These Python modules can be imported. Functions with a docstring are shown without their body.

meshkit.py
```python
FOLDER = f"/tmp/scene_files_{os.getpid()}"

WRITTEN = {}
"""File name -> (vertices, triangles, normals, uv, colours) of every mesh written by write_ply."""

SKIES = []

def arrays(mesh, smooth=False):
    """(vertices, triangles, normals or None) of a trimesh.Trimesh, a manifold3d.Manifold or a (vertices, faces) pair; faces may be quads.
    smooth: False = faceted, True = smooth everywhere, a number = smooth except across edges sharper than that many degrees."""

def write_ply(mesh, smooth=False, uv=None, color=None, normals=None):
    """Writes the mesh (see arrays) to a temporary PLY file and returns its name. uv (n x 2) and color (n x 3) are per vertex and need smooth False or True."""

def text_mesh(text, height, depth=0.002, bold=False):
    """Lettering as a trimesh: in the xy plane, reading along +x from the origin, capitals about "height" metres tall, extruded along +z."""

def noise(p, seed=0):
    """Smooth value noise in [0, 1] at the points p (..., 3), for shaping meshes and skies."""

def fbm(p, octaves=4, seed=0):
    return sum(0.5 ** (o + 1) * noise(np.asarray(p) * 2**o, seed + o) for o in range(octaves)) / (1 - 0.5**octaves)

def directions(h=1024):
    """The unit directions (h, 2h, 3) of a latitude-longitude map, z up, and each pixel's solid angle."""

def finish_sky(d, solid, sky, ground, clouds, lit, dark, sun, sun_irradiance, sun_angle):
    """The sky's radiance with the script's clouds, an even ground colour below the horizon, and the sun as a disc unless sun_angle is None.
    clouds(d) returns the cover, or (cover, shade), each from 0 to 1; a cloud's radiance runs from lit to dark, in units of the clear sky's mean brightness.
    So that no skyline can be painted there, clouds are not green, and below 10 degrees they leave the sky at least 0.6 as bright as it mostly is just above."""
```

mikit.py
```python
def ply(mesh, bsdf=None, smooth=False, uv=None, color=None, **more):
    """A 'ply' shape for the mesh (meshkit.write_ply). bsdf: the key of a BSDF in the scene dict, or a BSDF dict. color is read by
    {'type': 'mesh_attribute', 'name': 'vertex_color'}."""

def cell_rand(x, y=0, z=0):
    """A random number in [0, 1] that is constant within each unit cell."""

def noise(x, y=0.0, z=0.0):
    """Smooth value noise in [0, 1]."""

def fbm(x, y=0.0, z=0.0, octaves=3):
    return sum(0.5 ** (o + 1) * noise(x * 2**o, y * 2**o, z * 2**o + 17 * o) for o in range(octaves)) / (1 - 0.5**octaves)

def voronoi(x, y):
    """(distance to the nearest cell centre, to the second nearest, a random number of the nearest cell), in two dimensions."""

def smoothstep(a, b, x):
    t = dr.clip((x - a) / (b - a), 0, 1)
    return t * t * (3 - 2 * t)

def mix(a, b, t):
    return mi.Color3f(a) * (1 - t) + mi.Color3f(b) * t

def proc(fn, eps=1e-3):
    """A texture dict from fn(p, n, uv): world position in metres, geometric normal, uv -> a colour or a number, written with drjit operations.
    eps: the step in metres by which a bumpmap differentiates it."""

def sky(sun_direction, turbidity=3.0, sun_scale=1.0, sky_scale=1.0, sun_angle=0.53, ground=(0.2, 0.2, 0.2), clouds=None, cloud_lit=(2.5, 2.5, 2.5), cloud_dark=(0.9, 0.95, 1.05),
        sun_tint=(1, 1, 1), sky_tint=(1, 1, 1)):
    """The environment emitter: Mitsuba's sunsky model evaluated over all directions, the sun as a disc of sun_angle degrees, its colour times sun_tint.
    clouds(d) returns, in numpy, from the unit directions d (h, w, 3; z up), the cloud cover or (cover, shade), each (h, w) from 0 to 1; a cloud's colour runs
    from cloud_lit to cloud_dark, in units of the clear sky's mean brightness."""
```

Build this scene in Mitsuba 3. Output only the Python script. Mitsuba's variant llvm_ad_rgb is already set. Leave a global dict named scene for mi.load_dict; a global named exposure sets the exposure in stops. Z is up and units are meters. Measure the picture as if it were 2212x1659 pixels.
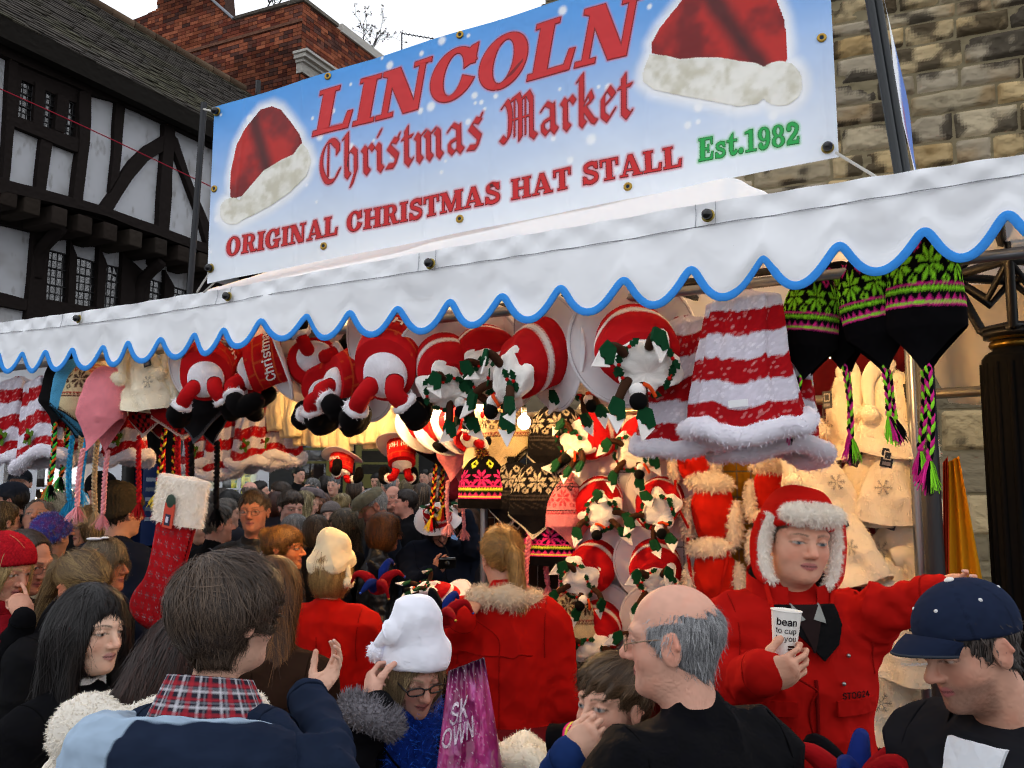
import math
import numpy as np, trimesh, mitsuba as mi, mikit, meshkit
import drjit as dr
import shapely
from shapely.geometry import Polygon, LineString, box as sbox, Point
from shapely import affinity
from shapely.ops import unary_union
from scipy.ndimage import map_coordinates
from mikit import noise as dnoise, fbm as dfbm, smoothstep as dsmooth, mix as dmix
import mapbox_earcut as earcut

# ------------------------------------------------------------------ camera, sky, exposure
T = mi.ScalarTransform4f
CAMZ, PITCH, FOC = 1.85, math.radians(6.5), 1901.0 / 1106.0      # eye height, upward tilt, focal length / half width
HFOV = math.degrees(2 * math.atan(1 / FOC))
scene = {'type': 'scene'}
labels = {}
scene['camera'] = {'type': 'perspective', 'fov': HFOV, 'fov_axis': 'x', 'near_clip': 0.05, 'far_clip': 400.0,
                   'to_world': T().look_at(origin=[0, 0, CAMZ], target=[0, math.cos(PITCH), CAMZ + math.sin(PITCH)], up=[0, 0, 1])}
def clouds(d):
    c = meshkit.fbm(d * np.array([2.2, 2.2, 4.0]) + 3.7, 4, 5)
    return np.ones(d.shape[:2]), np.clip((c - 0.45) * 1.6, 0, 1) * 0.2
scene['sky'] = mikit.sky([-0.35, -0.5, 0.8], turbidity=4, sun_scale=0.003, sun_angle=30, clouds=clouds, cloud_lit=(2.35, 2.42, 2.55), cloud_dark=(1.6, 1.65, 1.75))
exposure = 2.28

# ------------------------------------------------------------------ places: P = point seen along a pixel of a 2212 x 1659 survey of the view, at y metres
def ray(u, v):
    x, z = (u - 1106) / 1901.0, (829.5 - v) / 1901.0
    return np.array([x, math.cos(PITCH) - z * math.sin(PITCH), math.sin(PITCH) + z * math.cos(PITCH)])
EYE = np.array([0, 0, CAMZ])
def P(u, v, y):
    r = ray(u, v)
    return EYE + r * (y / r[1])
def on_plane(u, v, o, n):
    r = ray(u, v)
    return EYE + r * (np.dot(np.asarray(o, float) - EYE, n) / np.dot(r, n))
# the stall: s runs along its front to the left, t goes in behind the front, z is up
SE, SN = np.array([-0.8636, 0.5042, 0]), np.array([0.5042, 0.8636, 0])
SO = np.array([0.0, 2.84, 0])
def stall(u, v, t=0.0):
    return on_plane(u, v, SO + SN * t, SN)
def st(s, t, z):
    return SO + SE * s + SN * t + np.array([0, 0, z])
def ground(y):
    return 0.016 * max(0.0, y - 4.0)

# ------------------------------------------------------------------ colour
def lin(c):
    if isinstance(c, str):
        c = [int(c[i:i + 2], 16) / 255 for i in (0, 2, 4)]
    c = np.asarray(c, float)
    return np.where(c <= 0.04045, c / 12.92, ((c + 0.055) / 1.055) ** 2.4)
def mixc(a, b, t):
    t = np.asarray(t)[..., None]
    return np.asarray(a) * (1 - t) + np.asarray(b) * t
def sst(a, b, x):
    t = np.clip((x - a) / (b - a), 0, 1)
    return t * t * (3 - 2 * t)
def nz(p, s=1.0, seed=0):
    return meshkit.noise(np.asarray(p) * s, seed)
def fb(p, s=1.0, o=3, seed=0):
    return meshkit.fbm(np.asarray(p) * s, o, seed)

# ------------------------------------------------------------------ materials (colour comes from each mesh's vertices unless it is a pattern of the surface)
def paint_of(p, n, uv):
    """each triangle's own plain colour, kept in its uv as two whole numbers"""
    r = dr.floor(uv.x * (1 / 256.0)); g = dr.floor(uv.x - r * 256.0); b = dr.floor(uv.y)
    return mi.Color3f(dr.square(r / 255.0), dr.square(g / 255.0), dr.square(b / 255.0))
VC = mikit.proc(paint_of)
VC_SMOOTH = {'type': 'mesh_attribute', 'name': 'vertex_color'}
MATS = {}
def mat(name, bump=None, bscale=0.01, **k):
    b = {'type': 'principled', 'base_color': VC, **k}
    if bump:
        b = {'type': 'bumpmap', 'texture': bump, 'scale': bscale, 'bsdf': b}
    MATS[name] = b
    scene[name] = {'type': 'twosided', 'bsdf': b}
def blended(name):
    """the same material with colours that run smoothly from vertex to vertex (for the few large surfaces that need it)"""
    k = name + '_blended'
    if k not in scene:
        b = dict(MATS[name])
        if b['type'] == 'bumpmap': b['bsdf'] = {**b['bsdf'], 'base_color': VC_SMOOTH}
        else: b['base_color'] = VC_SMOOTH
        scene[k] = {'type': 'twosided', 'bsdf': b}
    return k
def weave(p, n, uv):
    return dnoise(p.x * 420, p.y * 420, p.z * 420) * 0.5 + dnoise(p.x * 90, p.y * 90, p.z * 90)
def pile(p, n, uv):
    return dnoise(p.x * 160, p.y * 160, p.z * 160) + 0.7 * dnoise(p.x * 330, p.y * 330, p.z * 330)
def vinyl(p, n, uv):
    return dfbm(p.x * 9, p.y * 9, p.z * 9, octaves=3) + 0.12 * dnoise(p.x * 60, p.y * 60, p.z * 60)
def rough_stone(p, n, uv):
    return dfbm(p.x * 22, p.y * 22, p.z * 22, octaves=4)
mat('cloth', mikit.proc(weave), 0.0012, roughness=0.95, specular=0.06)
mat('fleece', mikit.proc(pile), 0.0018, roughness=1.0, specular=0.05, sheen=0.5)
mat('felt', roughness=0.95, specular=0.1, sheen=0.3)
def pores(p, n, uv):
    return dnoise(p.x * 700, p.y * 700, p.z * 700) + 1.5 * dnoise(p.x * 190, p.y * 190, p.z * 190)
mat('skin', mikit.proc(pores), 0.0008, roughness=0.55, specular=0.35)
mat('hair', roughness=0.48, specular=0.35)
mat('fur', roughness=0.9, specular=0.1, sheen=0.4)
mat('vinyl', mikit.proc(vinyl), 0.005, roughness=0.42, specular=0.4)
mat('print', mikit.proc(vinyl), 0.006, roughness=0.4, specular=0.35)
mat('leather', mikit.proc(vinyl), 0.02, roughness=0.42, specular=0.5)
mat('gloss', roughness=0.16, specular=0.5)
mat('paint', roughness=0.45, specular=0.4)
mat('metal', roughness=0.32, metallic=0.9)
mat('stone', mikit.proc(rough_stone), 0.03, roughness=0.95, specular=0.15)
mat('wood', mikit.proc(rough_stone), 0.02, roughness=0.9, specular=0.08)
mat('dull', roughness=0.95, specular=0.1)
scene['canvas'] = {'type': 'principledthin', 'base_color': VC, 'roughness': 0.7, 'diff_trans': 0.3, 'spec_trans': 0.0}
scene['pane'] = {'type': 'thindielectric', 'int_ior': 1.5}
def plaster_tex(p, n, uv):
    a = dfbm(p.x * 3, p.y * 3, p.z * 3, octaves=4)
    b = dfbm(p.x * 14 + 5, p.y * 14, p.z * 5, octaves=3)
    return dmix(dmix(mi.Color3f(0.44, 0.45, 0.475), mi.Color3f(0.34, 0.34, 0.345), dsmooth(0.45, 0.8, a)), mi.Color3f(0.20, 0.19, 0.18), dsmooth(0.60, 0.82, b) * 0.6)
scene['plaster'] = {'type': 'twosided', 'bsdf': {'type': 'principled', 'base_color': mikit.proc(plaster_tex), 'roughness': 0.95, 'specular': 0.1}}
def cobble_tex(p, n, uv):
    d1, d2, r = mikit.voronoi(p.x * 8, p.y * 8)
    return dmix(mi.Color3f(0.03, 0.03, 0.03), mi.Color3f(0.09, 0.085, 0.08), dsmooth(0.03, 0.2, d2 - d1) * (0.6 + 0.4 * r))
scene['cobbles'] = {'type': 'twosided', 'bsdf': {'type': 'principled', 'base_color': mikit.proc(cobble_tex), 'roughness': 0.7}}

# ------------------------------------------------------------------ mesh builder: vertices, triangles, colours
class G:
    def __init__(self):
        self.v, self.f, self.c, self.n = [], [], [], 0
    def add(self, v, f, c):
        v = np.asarray(v, float).reshape(-1, 3); f = np.asarray(f, int)
        if len(v) == 0:
            return self
        if f.shape[1] == 4:
            f = np.vstack([f[:, [0, 1, 2]], f[:, [0, 2, 3]]])
        c = np.asarray(c, float)
        self.v.append(v); self.f.append(f + self.n); self.c.append(np.broadcast_to(c, (len(v), 3))); self.n += len(v)
        return self
    def join(self, g, M=None, off=None):
        v, f, c = g.get()
        if M is not None:
            v = v @ np.asarray(M)[:3, :3].T + (np.asarray(M)[:3, 3] if np.asarray(M).shape == (4, 4) else 0)
        if off is not None:
            v = v + off
        return self.add(v, f, c)
    def get(self):
        return np.vstack(self.v), np.vstack(self.f), np.vstack(self.c)
    def map(self, fn):
        v, f, c = self.get()
        self.v, self.f, self.c = [fn(v)], [f], [c]
        return self
    # shapes
    def box(self, lo, hi, c, M=None, bev=0.0, seed=None):
        lo, hi = np.asarray(lo, float), np.asarray(hi, float)
        if bev > 0:
            g = rbox_tpl(); ctr, h = (lo + hi) / 2, (hi - lo) / 2
            v = ctr + np.sign(g[0]) * (h - bev) + g[1] * bev; f = g[2]
        else:
            v, f = BOXV * (hi - lo) + lo, BOXF
        if M is not None:
            v = v @ M[:3, :3].T + M[:3, 3]
        return self.add(v, f, c)
    def tube(self, pts, r, c, n=8, closed=False, caps=True):
        p = np.asarray(pts, float); m = len(p)
        r = np.broadcast_to(np.asarray(r, float), (m,))
        t = np.gradient(p, axis=0) if not closed else np.roll(p, -1, 0) - np.roll(p, 1, 0)
        t = t / (np.linalg.norm(t, axis=1, keepdims=True) + 1e-12)
        a = np.cross(t[0], [0.31, 0.23, 0.92]); 
        if np.linalg.norm(a) < 0.1: a = np.cross(t[0], [1, 0, 0])
        A = []
        for i in range(m):
            a = a - t[i] * np.dot(a, t[i]); a = a / (np.linalg.norm(a) + 1e-12); A.append(a)
        A = np.array(A); B = np.cross(t, A)
        ang = np.arange(n) * 2 * np.pi / n
        v = p[:, None] + r[:, None, None] * (np.cos(ang)[None, :, None] * A[:, None] + np.sin(ang)[None, :, None] * B[:, None])
        rows = m if closed else m - 1
        i, j = np.meshgrid(np.arange(rows), np.arange(n), indexing='ij')
        i2 = (i + 1) % m
        f = np.stack([i * n + j, i * n + (j + 1) % n, i2 * n + (j + 1) % n, i2 * n + j], -1).reshape(-1, 4)
        c = np.asarray(c, float)
        cc = np.repeat(c, n, 0) if c.ndim == 2 and len(c) == m else c
        v = v.reshape(-1, 3)
        f = np.vstack([f[:, [0, 1, 2]], f[:, [0, 2, 3]]])
        if caps and not closed:
            e = np.vstack([p[0], p[-1]])
            k = len(v)
            v = np.vstack([v, e]); jj = np.arange(n)
            f = np.vstack([f, np.stack([jj * 0 + k, (jj + 1) % n, jj], 1), np.stack([jj * 0 + k + 1, (m - 1) * n + jj, (m - 1) * n + (jj + 1) % n], 1)])
            if np.ndim(cc) == 2: cc = np.vstack([cc, cc[:1], cc[-1:]])
        return self.add(v, f, cc)
    def ball(self, ctr, r, c, n=12, M=None):
        key = n
        if key not in _BALL:
            m = trimesh.creation.uv_sphere(1.0, count=[n, int(1.6 * n)]); _BALL[key] = (np.array(m.vertices), np.array(m.faces))
        v, f = _BALL[key]
        v = v * np.broadcast_to(np.asarray(r, float), (3,))
        if M is not None: v = v @ np.asarray(M)[:3, :3].T
        return self.add(v + np.asarray(ctr), f, c)
    def lathe(self, prof, c, n=24, ang0=0, flat=None):
        prof = np.asarray(prof, float); m = len(prof)
        a = np.arange(n) * 2 * np.pi / n + ang0
        v = np.stack([prof[:, None, 0] * np.cos(a), prof[:, None, 0] * np.sin(a), np.broadcast_to(prof[:, None, 1], (m, n))], -1)
        i, j = np.meshgrid(np.arange(m - 1), np.arange(n), indexing='ij')
        f = np.stack([i * n + j, i * n + (j + 1) % n, (i + 1) * n + (j + 1) % n, (i + 1) * n + j], -1).reshape(-1, 4)
        c = np.asarray(c, float)
        return self.add(v.reshape(-1, 3), f, np.repeat(c, n, 0) if c.ndim == 2 else c)
    def grid(self, V, c, wrap=False):
        V = np.asarray(V, float); m, n = V.shape[:2]
        i, j = np.meshgrid(np.arange(m - 1), np.arange(n if wrap else n - 1), indexing='ij')
        j2 = (j + 1) % n
        f = np.stack([i * n + j, i * n + j2, (i + 1) * n + j2, (i + 1) * n + j], -1).reshape(-1, 4)
        c = np.asarray(c, float)
        return self.add(V.reshape(-1, 3), f, c.reshape(-1, 3) if c.ndim == 3 else c)
    def prism(self, poly, fn, depth, c, n=None):
        """polygon (n,2) mapped to 3-D by fn(points2d, height) as a front sheet, a back sheet and sides"""
        for pg in (getattr(poly, 'geoms', None) or [poly]):
            if pg.is_empty or pg.area < 1e-12: continue
            rings = [np.array(pg.exterior.coords)[:-1]] + [np.array(r.coords)[:-1] for r in pg.interiors]
            rings = [r for r in rings if len(r) >= 3]
            p2 = np.vstack(rings); ends = np.cumsum([len(r) for r in rings]).astype(np.uint32)
            tri = earcut.triangulate_float64(p2, ends).reshape(-1, 3).astype(int)
            a, b = p2[tri[:, 1]] - p2[tri[:, 0]], p2[tri[:, 2]] - p2[tri[:, 0]]
            flip = (a[:, 0] * b[:, 1] - a[:, 1] * b[:, 0]) < 0
            tri[flip] = tri[flip][:, ::-1]
            top, bot = fn(p2, depth), fn(p2, 0.0)
            self.add(top, tri, c); self.add(bot, tri[:, ::-1], c)
            s = 0
            for r in rings:
                k = len(r); i = np.arange(k); j = (i + 1) % k
                t, bb = top[s:s + k], bot[s:s + k]
                q = np.stack([bb[i], bb[j], t[j], t[i]], 1).reshape(-1, 3)
                self.add(q, np.arange(4 * k).reshape(k, 4), c); s += k
        return self
_BALL = {}
_b = []
_f = []
for ax in range(3):
    for s in (0, 1):
        q = np.zeros((4, 3)); o = [i for i in range(3) if i != ax]
        q[:, ax] = s
        sq = np.array([[0, 0], [1, 0], [1, 1], [0, 1]]) if (s == 1) == (ax != 1) else np.array([[0, 0], [0, 1], [1, 1], [1, 0]])
        q[:, o] = sq
        _f.append(np.arange(4) + len(_b) * 4); _b.append(q)
BOXV, BOXF = np.vstack(_b), np.array(_f)
_RB = []
def rbox_tpl():
    if not _RB:
        sg = np.array([[x, y, z] for x in (-1, 1) for y in (-1, 1) for z in (-1, 1)], float)
        pts = np.vstack([sg * w for w in ([1, .35, .35], [.35, 1, .35], [.35, .35, 1])])
        sgn = np.vstack([sg] * 3)
        h = trimesh.convex.convex_hull(sgn * 10 + pts)
        d = np.linalg.norm(h.vertices[:, None] - (sgn * 10 + pts)[None], axis=2).argmin(1)
        f = np.array(h.faces)
        v0, n0 = sgn[d], pts[d]
        _RB.append((v0, n0, f))
    v0, n0, f = _RB[0]
    return v0, n0, f

def shape(g, m, smooth=True, blend=False):
    v, f, c = g.get() if isinstance(g, G) else g
    v, f, c = np.asarray(v, float), np.asarray(f, int), np.clip(np.asarray(c, float), 0, 1)
    if blend:
        return mikit.ply((v, f), blended(m), smooth=True, color=c)
    fn = np.cross(v[f[:, 1]] - v[f[:, 0]], v[f[:, 2]] - v[f[:, 0]])
    q = np.sqrt(c[f].mean(1)) * 255
    q = np.clip(np.round(q), 0, 255)
    code = (q[:, 0] * 65536 + q[:, 1] * 256 + q[:, 2]).astype(np.int64)
    if smooth:
        n = np.zeros_like(v)
        for k in range(3): np.add.at(n, f[:, k], fn)
        keys = f.astype(np.int64) * (1 << 24) + code[:, None]
    else:
        keys = np.arange(len(f) * 3).reshape(-1, 3)
    u, inv = np.unique(keys, return_inverse=True); inv = inv.reshape(f.shape)
    first = np.zeros(len(u), int); first[inv.ravel()] = np.arange(f.size)
    ov = f.ravel()[first]; oc = code[first // 3]
    nn = n[ov] if smooth else fn[first // 3]
    L = np.linalg.norm(nn, axis=1, keepdims=True); nn = np.where(L > 1e-20, nn / np.maximum(L, 1e-20), [0, 0, 1.0])
    uv = np.stack([(oc // 65536) * 256 + (oc // 256) % 256 + 0.5, oc % 256 + 0.5], 1)
    path = meshkit.write_ply((v[ov], inv), False, uv, None, nn)
    return {'type': 'ply', 'filename': path, 'face_normals': False, 'bsdf': {'type': 'ref', 'id': m}}
def put(key, g, m, smooth=True, blend=False):
    """one entry of the scene; a key that is taken gets the next number"""
    key = free(key)
    scene[key] = shape(g, m, smooth, blend)
    return key
_taken = set()
def free(key):
    k, i = key, 0
    while k in scene or k in _taken:
        i += 1; k = f'{key}_{i:03d}'
    _taken.add(k)
    return k
def thing(name, label, cat, group=None):
    k = free(name)
    labels[k] = {'label': label, 'category': cat}
    if group: labels[k]['group'] = group
    return k
def tag(k, label, cat, group=None, kind=None):
    labels[k] = {'label': label, 'category': cat}
    if group: labels[k]['group'] = group
    if kind: labels[k]['kind'] = kind
def rot(axis, deg):
    a = math.radians(deg); c, s = math.cos(a), math.sin(a)
    return {'x': np.array([[1, 0, 0], [0, c, -s], [0, s, c]]), 'y': np.array([[c, 0, s], [0, 1, 0], [-s, 0, c]]), 'z': np.array([[c, -s, 0], [s, c, 0], [0, 0, 1]])}[axis]
def frame(zdir, spin=0.0, xhint=(1, 0, 0)):
    """3 x 3 with its z axis along zdir"""
    z = np.asarray(zdir, float); z = z / np.linalg.norm(z)
    x = np.asarray(xhint, float); x = x - z * np.dot(x, z)
    if np.linalg.norm(x) < 1e-3: x = np.array([0, 1, 0]) - z * z[1]
    x /= np.linalg.norm(x)
    return np.stack([x, np.cross(z, x), z], 1) @ rot('z', spin)
def M4(R, t, s=1.0):
    m = np.eye(4); m[:3, :3] = np.asarray(R) * s; m[:3, 3] = t
    return m
def spline(pts, n):
    """smooth curve through the points"""
    p = np.asarray(pts, float)
    if len(p) < 3:
        t = np.linspace(0, 1, n)[:, None]; return p[0] * (1 - t) + p[-1] * t
    q = np.vstack([2 * p[0] - p[1], p, 2 * p[-1] - p[-2]])
    out = []
    for s in np.linspace(0, len(p) - 1 - 1e-9, n):
        i = int(s); t = s - i; a, b, c, d = q[i:i + 4]
        out.append(0.5 * (2 * b + (c - a) * t + (2 * a - 5 * b + 4 * c - d) * t * t + (3 * b - a - 3 * c + d) * t ** 3))
    return np.array(out)
def vnormals(v, f):
    n = np.zeros_like(v); fn = np.cross(v[f[:, 1]] - v[f[:, 0]], v[f[:, 2]] - v[f[:, 0]])
    for k in range(3): np.add.at(n, f[:, k], fn)
    return n / (np.linalg.norm(n, axis=1, keepdims=True) + 1e-20)
def ribbons(paths, side, w0, col, tip=0.25):
    """many strands at once: paths (n, k, 3), side (n, k, 3) unit, widths (n,), colours (n, 3) or (n, k, 3)"""
    n, k = paths.shape[:2]
    taper = np.linspace(1, tip, k)
    w = (np.broadcast_to(w0, (n,))[:, None] * taper[None])[..., None] * 0.5
    v = np.stack([paths - side * w, paths + side * w], 2).reshape(-1, 3)
    base = (np.arange(n) * 2 * k)[:, None]; i = np.arange(k - 1)[None] * 2
    a, b, c, d = base + i, base + i + 1, base + i + 3, base + i + 2
    f = np.stack([a, b, c, d], -1).reshape(-1, 4)
    col = np.asarray(col, float)
    if col.ndim == 2: col = np.repeat(col[:, None], k, 1)
    return v, f, np.repeat(col, 2, 1).reshape(-1, 3)
def fur(v, f, n, length, col, rng, droop=0.3, width=0.004, k=3, jitter=0.6, var=0.12):
    """short tufts standing on a surface"""
    nrm = vnormals(v, f)
    tri = v[f]; area = np.linalg.norm(np.cross(tri[:, 1] - tri[:, 0], tri[:, 2] - tri[:, 0]), axis=1)
    pick = rng.choice(len(f), n, p=area / area.sum())
    r = rng.random((n, 2)); r = np.where(r.sum(1, keepdims=True) > 1, 1 - r, r)
    w = np.stack([1 - r.sum(1), r[:, 0], r[:, 1]], 1)
    p = (v[f[pick]] * w[..., None]).sum(1); d = (nrm[f[pick]] * w[..., None]).sum(1)
    d = d + rng.normal(0, jitter, (n, 3)); d /= np.linalg.norm(d, axis=1, keepdims=True)
    L = length * (0.6 + 0.8 * rng.random(n))[:, None]
    pts = [p - d * 0.002]
    for i in range(1, k):
        t = i / (k - 1)
        pts.append(p + d * L * t + np.array([0, 0, -1]) * L * droop * t * t)
    paths = np.stack(pts, 1)
    side = np.cross(d, rng.normal(0, 1, (n, 3))); side /= np.linalg.norm(side, axis=1, keepdims=True) + 1e-9
    cc = np.clip(np.asarray(col) * (1 + rng.normal(0, var, (n, 1))), 0, 0.95)
    return ribbons(paths, np.repeat(side[:, None], k, 1), width, cc, 0.2)

# ------------------------------------------------------------------ solids from distance fields (bodies, heads, hands, clothes)
def surface_nets(F, o, h):
    S = F < 0
    cs = [(x, y, z) for x in (0, 1) for y in (0, 1) for z in (0, 1)]
    sl = lambda a: tuple(slice(k, (-1 if k == 0 else None)) for k in a)
    cnt = sum(S[sl(a)].astype(np.int8) for a in cs)
    act = (cnt > 0) & (cnt < 8)
    I = np.argwhere(act)
    idx = -np.ones(act.shape, int); idx[act] = np.arange(len(I))
    acc, num = np.zeros((len(I), 3)), np.zeros(len(I))
    val = {a: F[I[:, 0] + a[0], I[:, 1] + a[1], I[:, 2] + a[2]] for a in cs}
    for a in cs:
        for ax in range(3):
            if a[ax] == 0:
                b = list(a); b[ax] = 1; b = tuple(b)
                fa, fbv = val[a], val[b]; m = (fa < 0) != (fbv < 0)
                t = np.where(m, fa / np.where(m, fa - fbv, 1), 0)
                q = np.broadcast_to(np.array(a, float), (len(I), 3)).copy(); q[:, ax] += t
                acc += np.where(m[:, None], q, 0); num += m
    V = np.asarray(o) + h * (I + acc / num[:, None])
    faces = []
    for ax in range(3):
        b, c = [(1, 2), (2, 0), (0, 1)][ax]
        s0 = [slice(1, -1)] * 3; s0[ax] = slice(0, -1); s1 = list(s0); s1[ax] = slice(1, None)
        A, B = S[tuple(s0)], S[tuple(s1)]
        J = np.argwhere(A != B)
        inside = A[J[:, 0], J[:, 1], J[:, 2]]
        J = J + np.array([0 if k == ax else 1 for k in range(3)])
        def cell(db, dc):
            q = J.copy(); q[:, b] += db; q[:, c] += dc
            return idx[q[:, 0], q[:, 1], q[:, 2]]
        q = np.stack([cell(-1, -1), cell(0, -1), cell(0, 0), cell(-1, 0)], 1)
        q[~inside] = q[~inside][:, ::-1]
        faces.append(q)
    q = np.vstack(faces)
    q = q[(q >= 0).all(1)]
    return V, np.vstack([q[:, [0, 1, 2]], q[:, [0, 2, 3]]])
def smin(a, b, k):
    h = np.maximum(k - np.abs(a - b), 0) / k
    return np.minimum(a, b) - h * h * k * 0.25
def smax(a, b, k):
    return -smin(-a, -b, k)
def ell(p, c, r):
    q = p - np.asarray(c, np.float32); r = np.asarray(r, np.float32)
    k0 = np.linalg.norm(q / r, axis=-1); k1 = np.linalg.norm(q / (r * r), axis=-1)
    return k0 * (k0 - 1) / np.maximum(k1, 1e-6)
def cap(p, a, b, ra, rb=None, squash=None):
    a, b = np.asarray(a, np.float32), np.asarray(b, np.float32)
    if squash is not None:
        p = p / squash; a = a / squash; b = b / squash
    rb = ra if rb is None else rb
    ba = b - a; pa = p - a
    t = np.clip((pa @ ba) / max(float(ba @ ba), 1e-9), 0, 1)
    return np.linalg.norm(pa - t[..., None] * ba, axis=-1) - (ra + (rb - ra) * t)
def field(fn, lo, hi, h):
    lo, hi = np.asarray(lo, float), np.asarray(hi, float)
    n = np.ceil((hi - lo) / h).astype(int) + 1
    ax = [(lo[i] + np.arange(n[i]) * h).astype(np.float32) for i in range(3)]
    p = np.stack(np.meshgrid(*ax, indexing='ij'), -1)
    return fn(p).astype(np.float32)
def solid(fn, lo, hi, h):
    F = field(fn, lo, hi, h)
    F[0], F[-1] = np.maximum(F[0], 1e-3), np.maximum(F[-1], 1e-3)
    F[:, 0], F[:, -1] = np.maximum(F[:, 0], 1e-3), np.maximum(F[:, -1], 1e-3)
    F[:, :, 0], F[:, :, -1] = np.maximum(F[:, :, 0], 1e-3), np.maximum(F[:, :, -1], 1e-3)
    return surface_nets(F, lo, h) + (F,)
def smooth_mesh(v, f, n=2, lam=0.5):
    e = np.vstack([f[:, [0, 1]], f[:, [1, 2]], f[:, [2, 0]]])
    deg = np.bincount(e.ravel(), minlength=len(v)).astype(float)[:, None]
    for _ in range(n):
        acc = np.zeros_like(v)
        np.add.at(acc, e[:, 0], v[e[:, 1]]); np.add.at(acc, e[:, 1], v[e[:, 0]])
        v = v * (1 - lam) + lam * acc / np.maximum(deg, 1)
    return v
# ================================================================== THE SETTING
rng = np.random.default_rng(11)
class Plane:
    """an upright wall: o a point of it, e its run to the right as one faces it, out its outward normal"""
    def __init__(s, o, e, out):
        s.o, s.e, s.n = np.asarray(o, float), np.asarray(e, float), np.asarray(out, float)
    def ab(s, u, v, h=0.0):
        p = on_plane(u, v, s.o + s.n * h, s.n) - s.o
        return np.array([p @ s.e, p[2] + s.o[2]])
    def pt(s, ab, h=0.0):
        ab = np.asarray(ab, float)
        return np.array([s.o[0], s.o[1], 0]) + ab[..., :1] * s.e + ab[..., 1:2] * np.array([0, 0, 1.0]) + s.n * h
    def poly(s, px, h=0.0):
        return Polygon([s.ab(u, v, h) for u, v in px])
def slab(g, pl, poly, h0, h1, c):
    return g.prism(poly, lambda q, d: pl.pt(q, h0 + d), h1 - h0, c)
def rough_poly(p, seg=0.12, amp=0.008, seed=0):
    p = p.buffer(0)
    if p.geom_type != 'Polygon': p = max(p.geoms, key=lambda x: x.area)
    q = np.array(p.segmentize(seg).exterior.coords)[:-1]
    j = np.stack([nz(np.c_[q * 3.1, q[:, :1] * 0 + seed], 1, 1), nz(np.c_[q * 3.1, q[:, :1] * 0 + seed], 1, 2)], 1) - 0.5
    r = Polygon(q + j * 2 * amp)
    return r if r.is_valid else p

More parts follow.
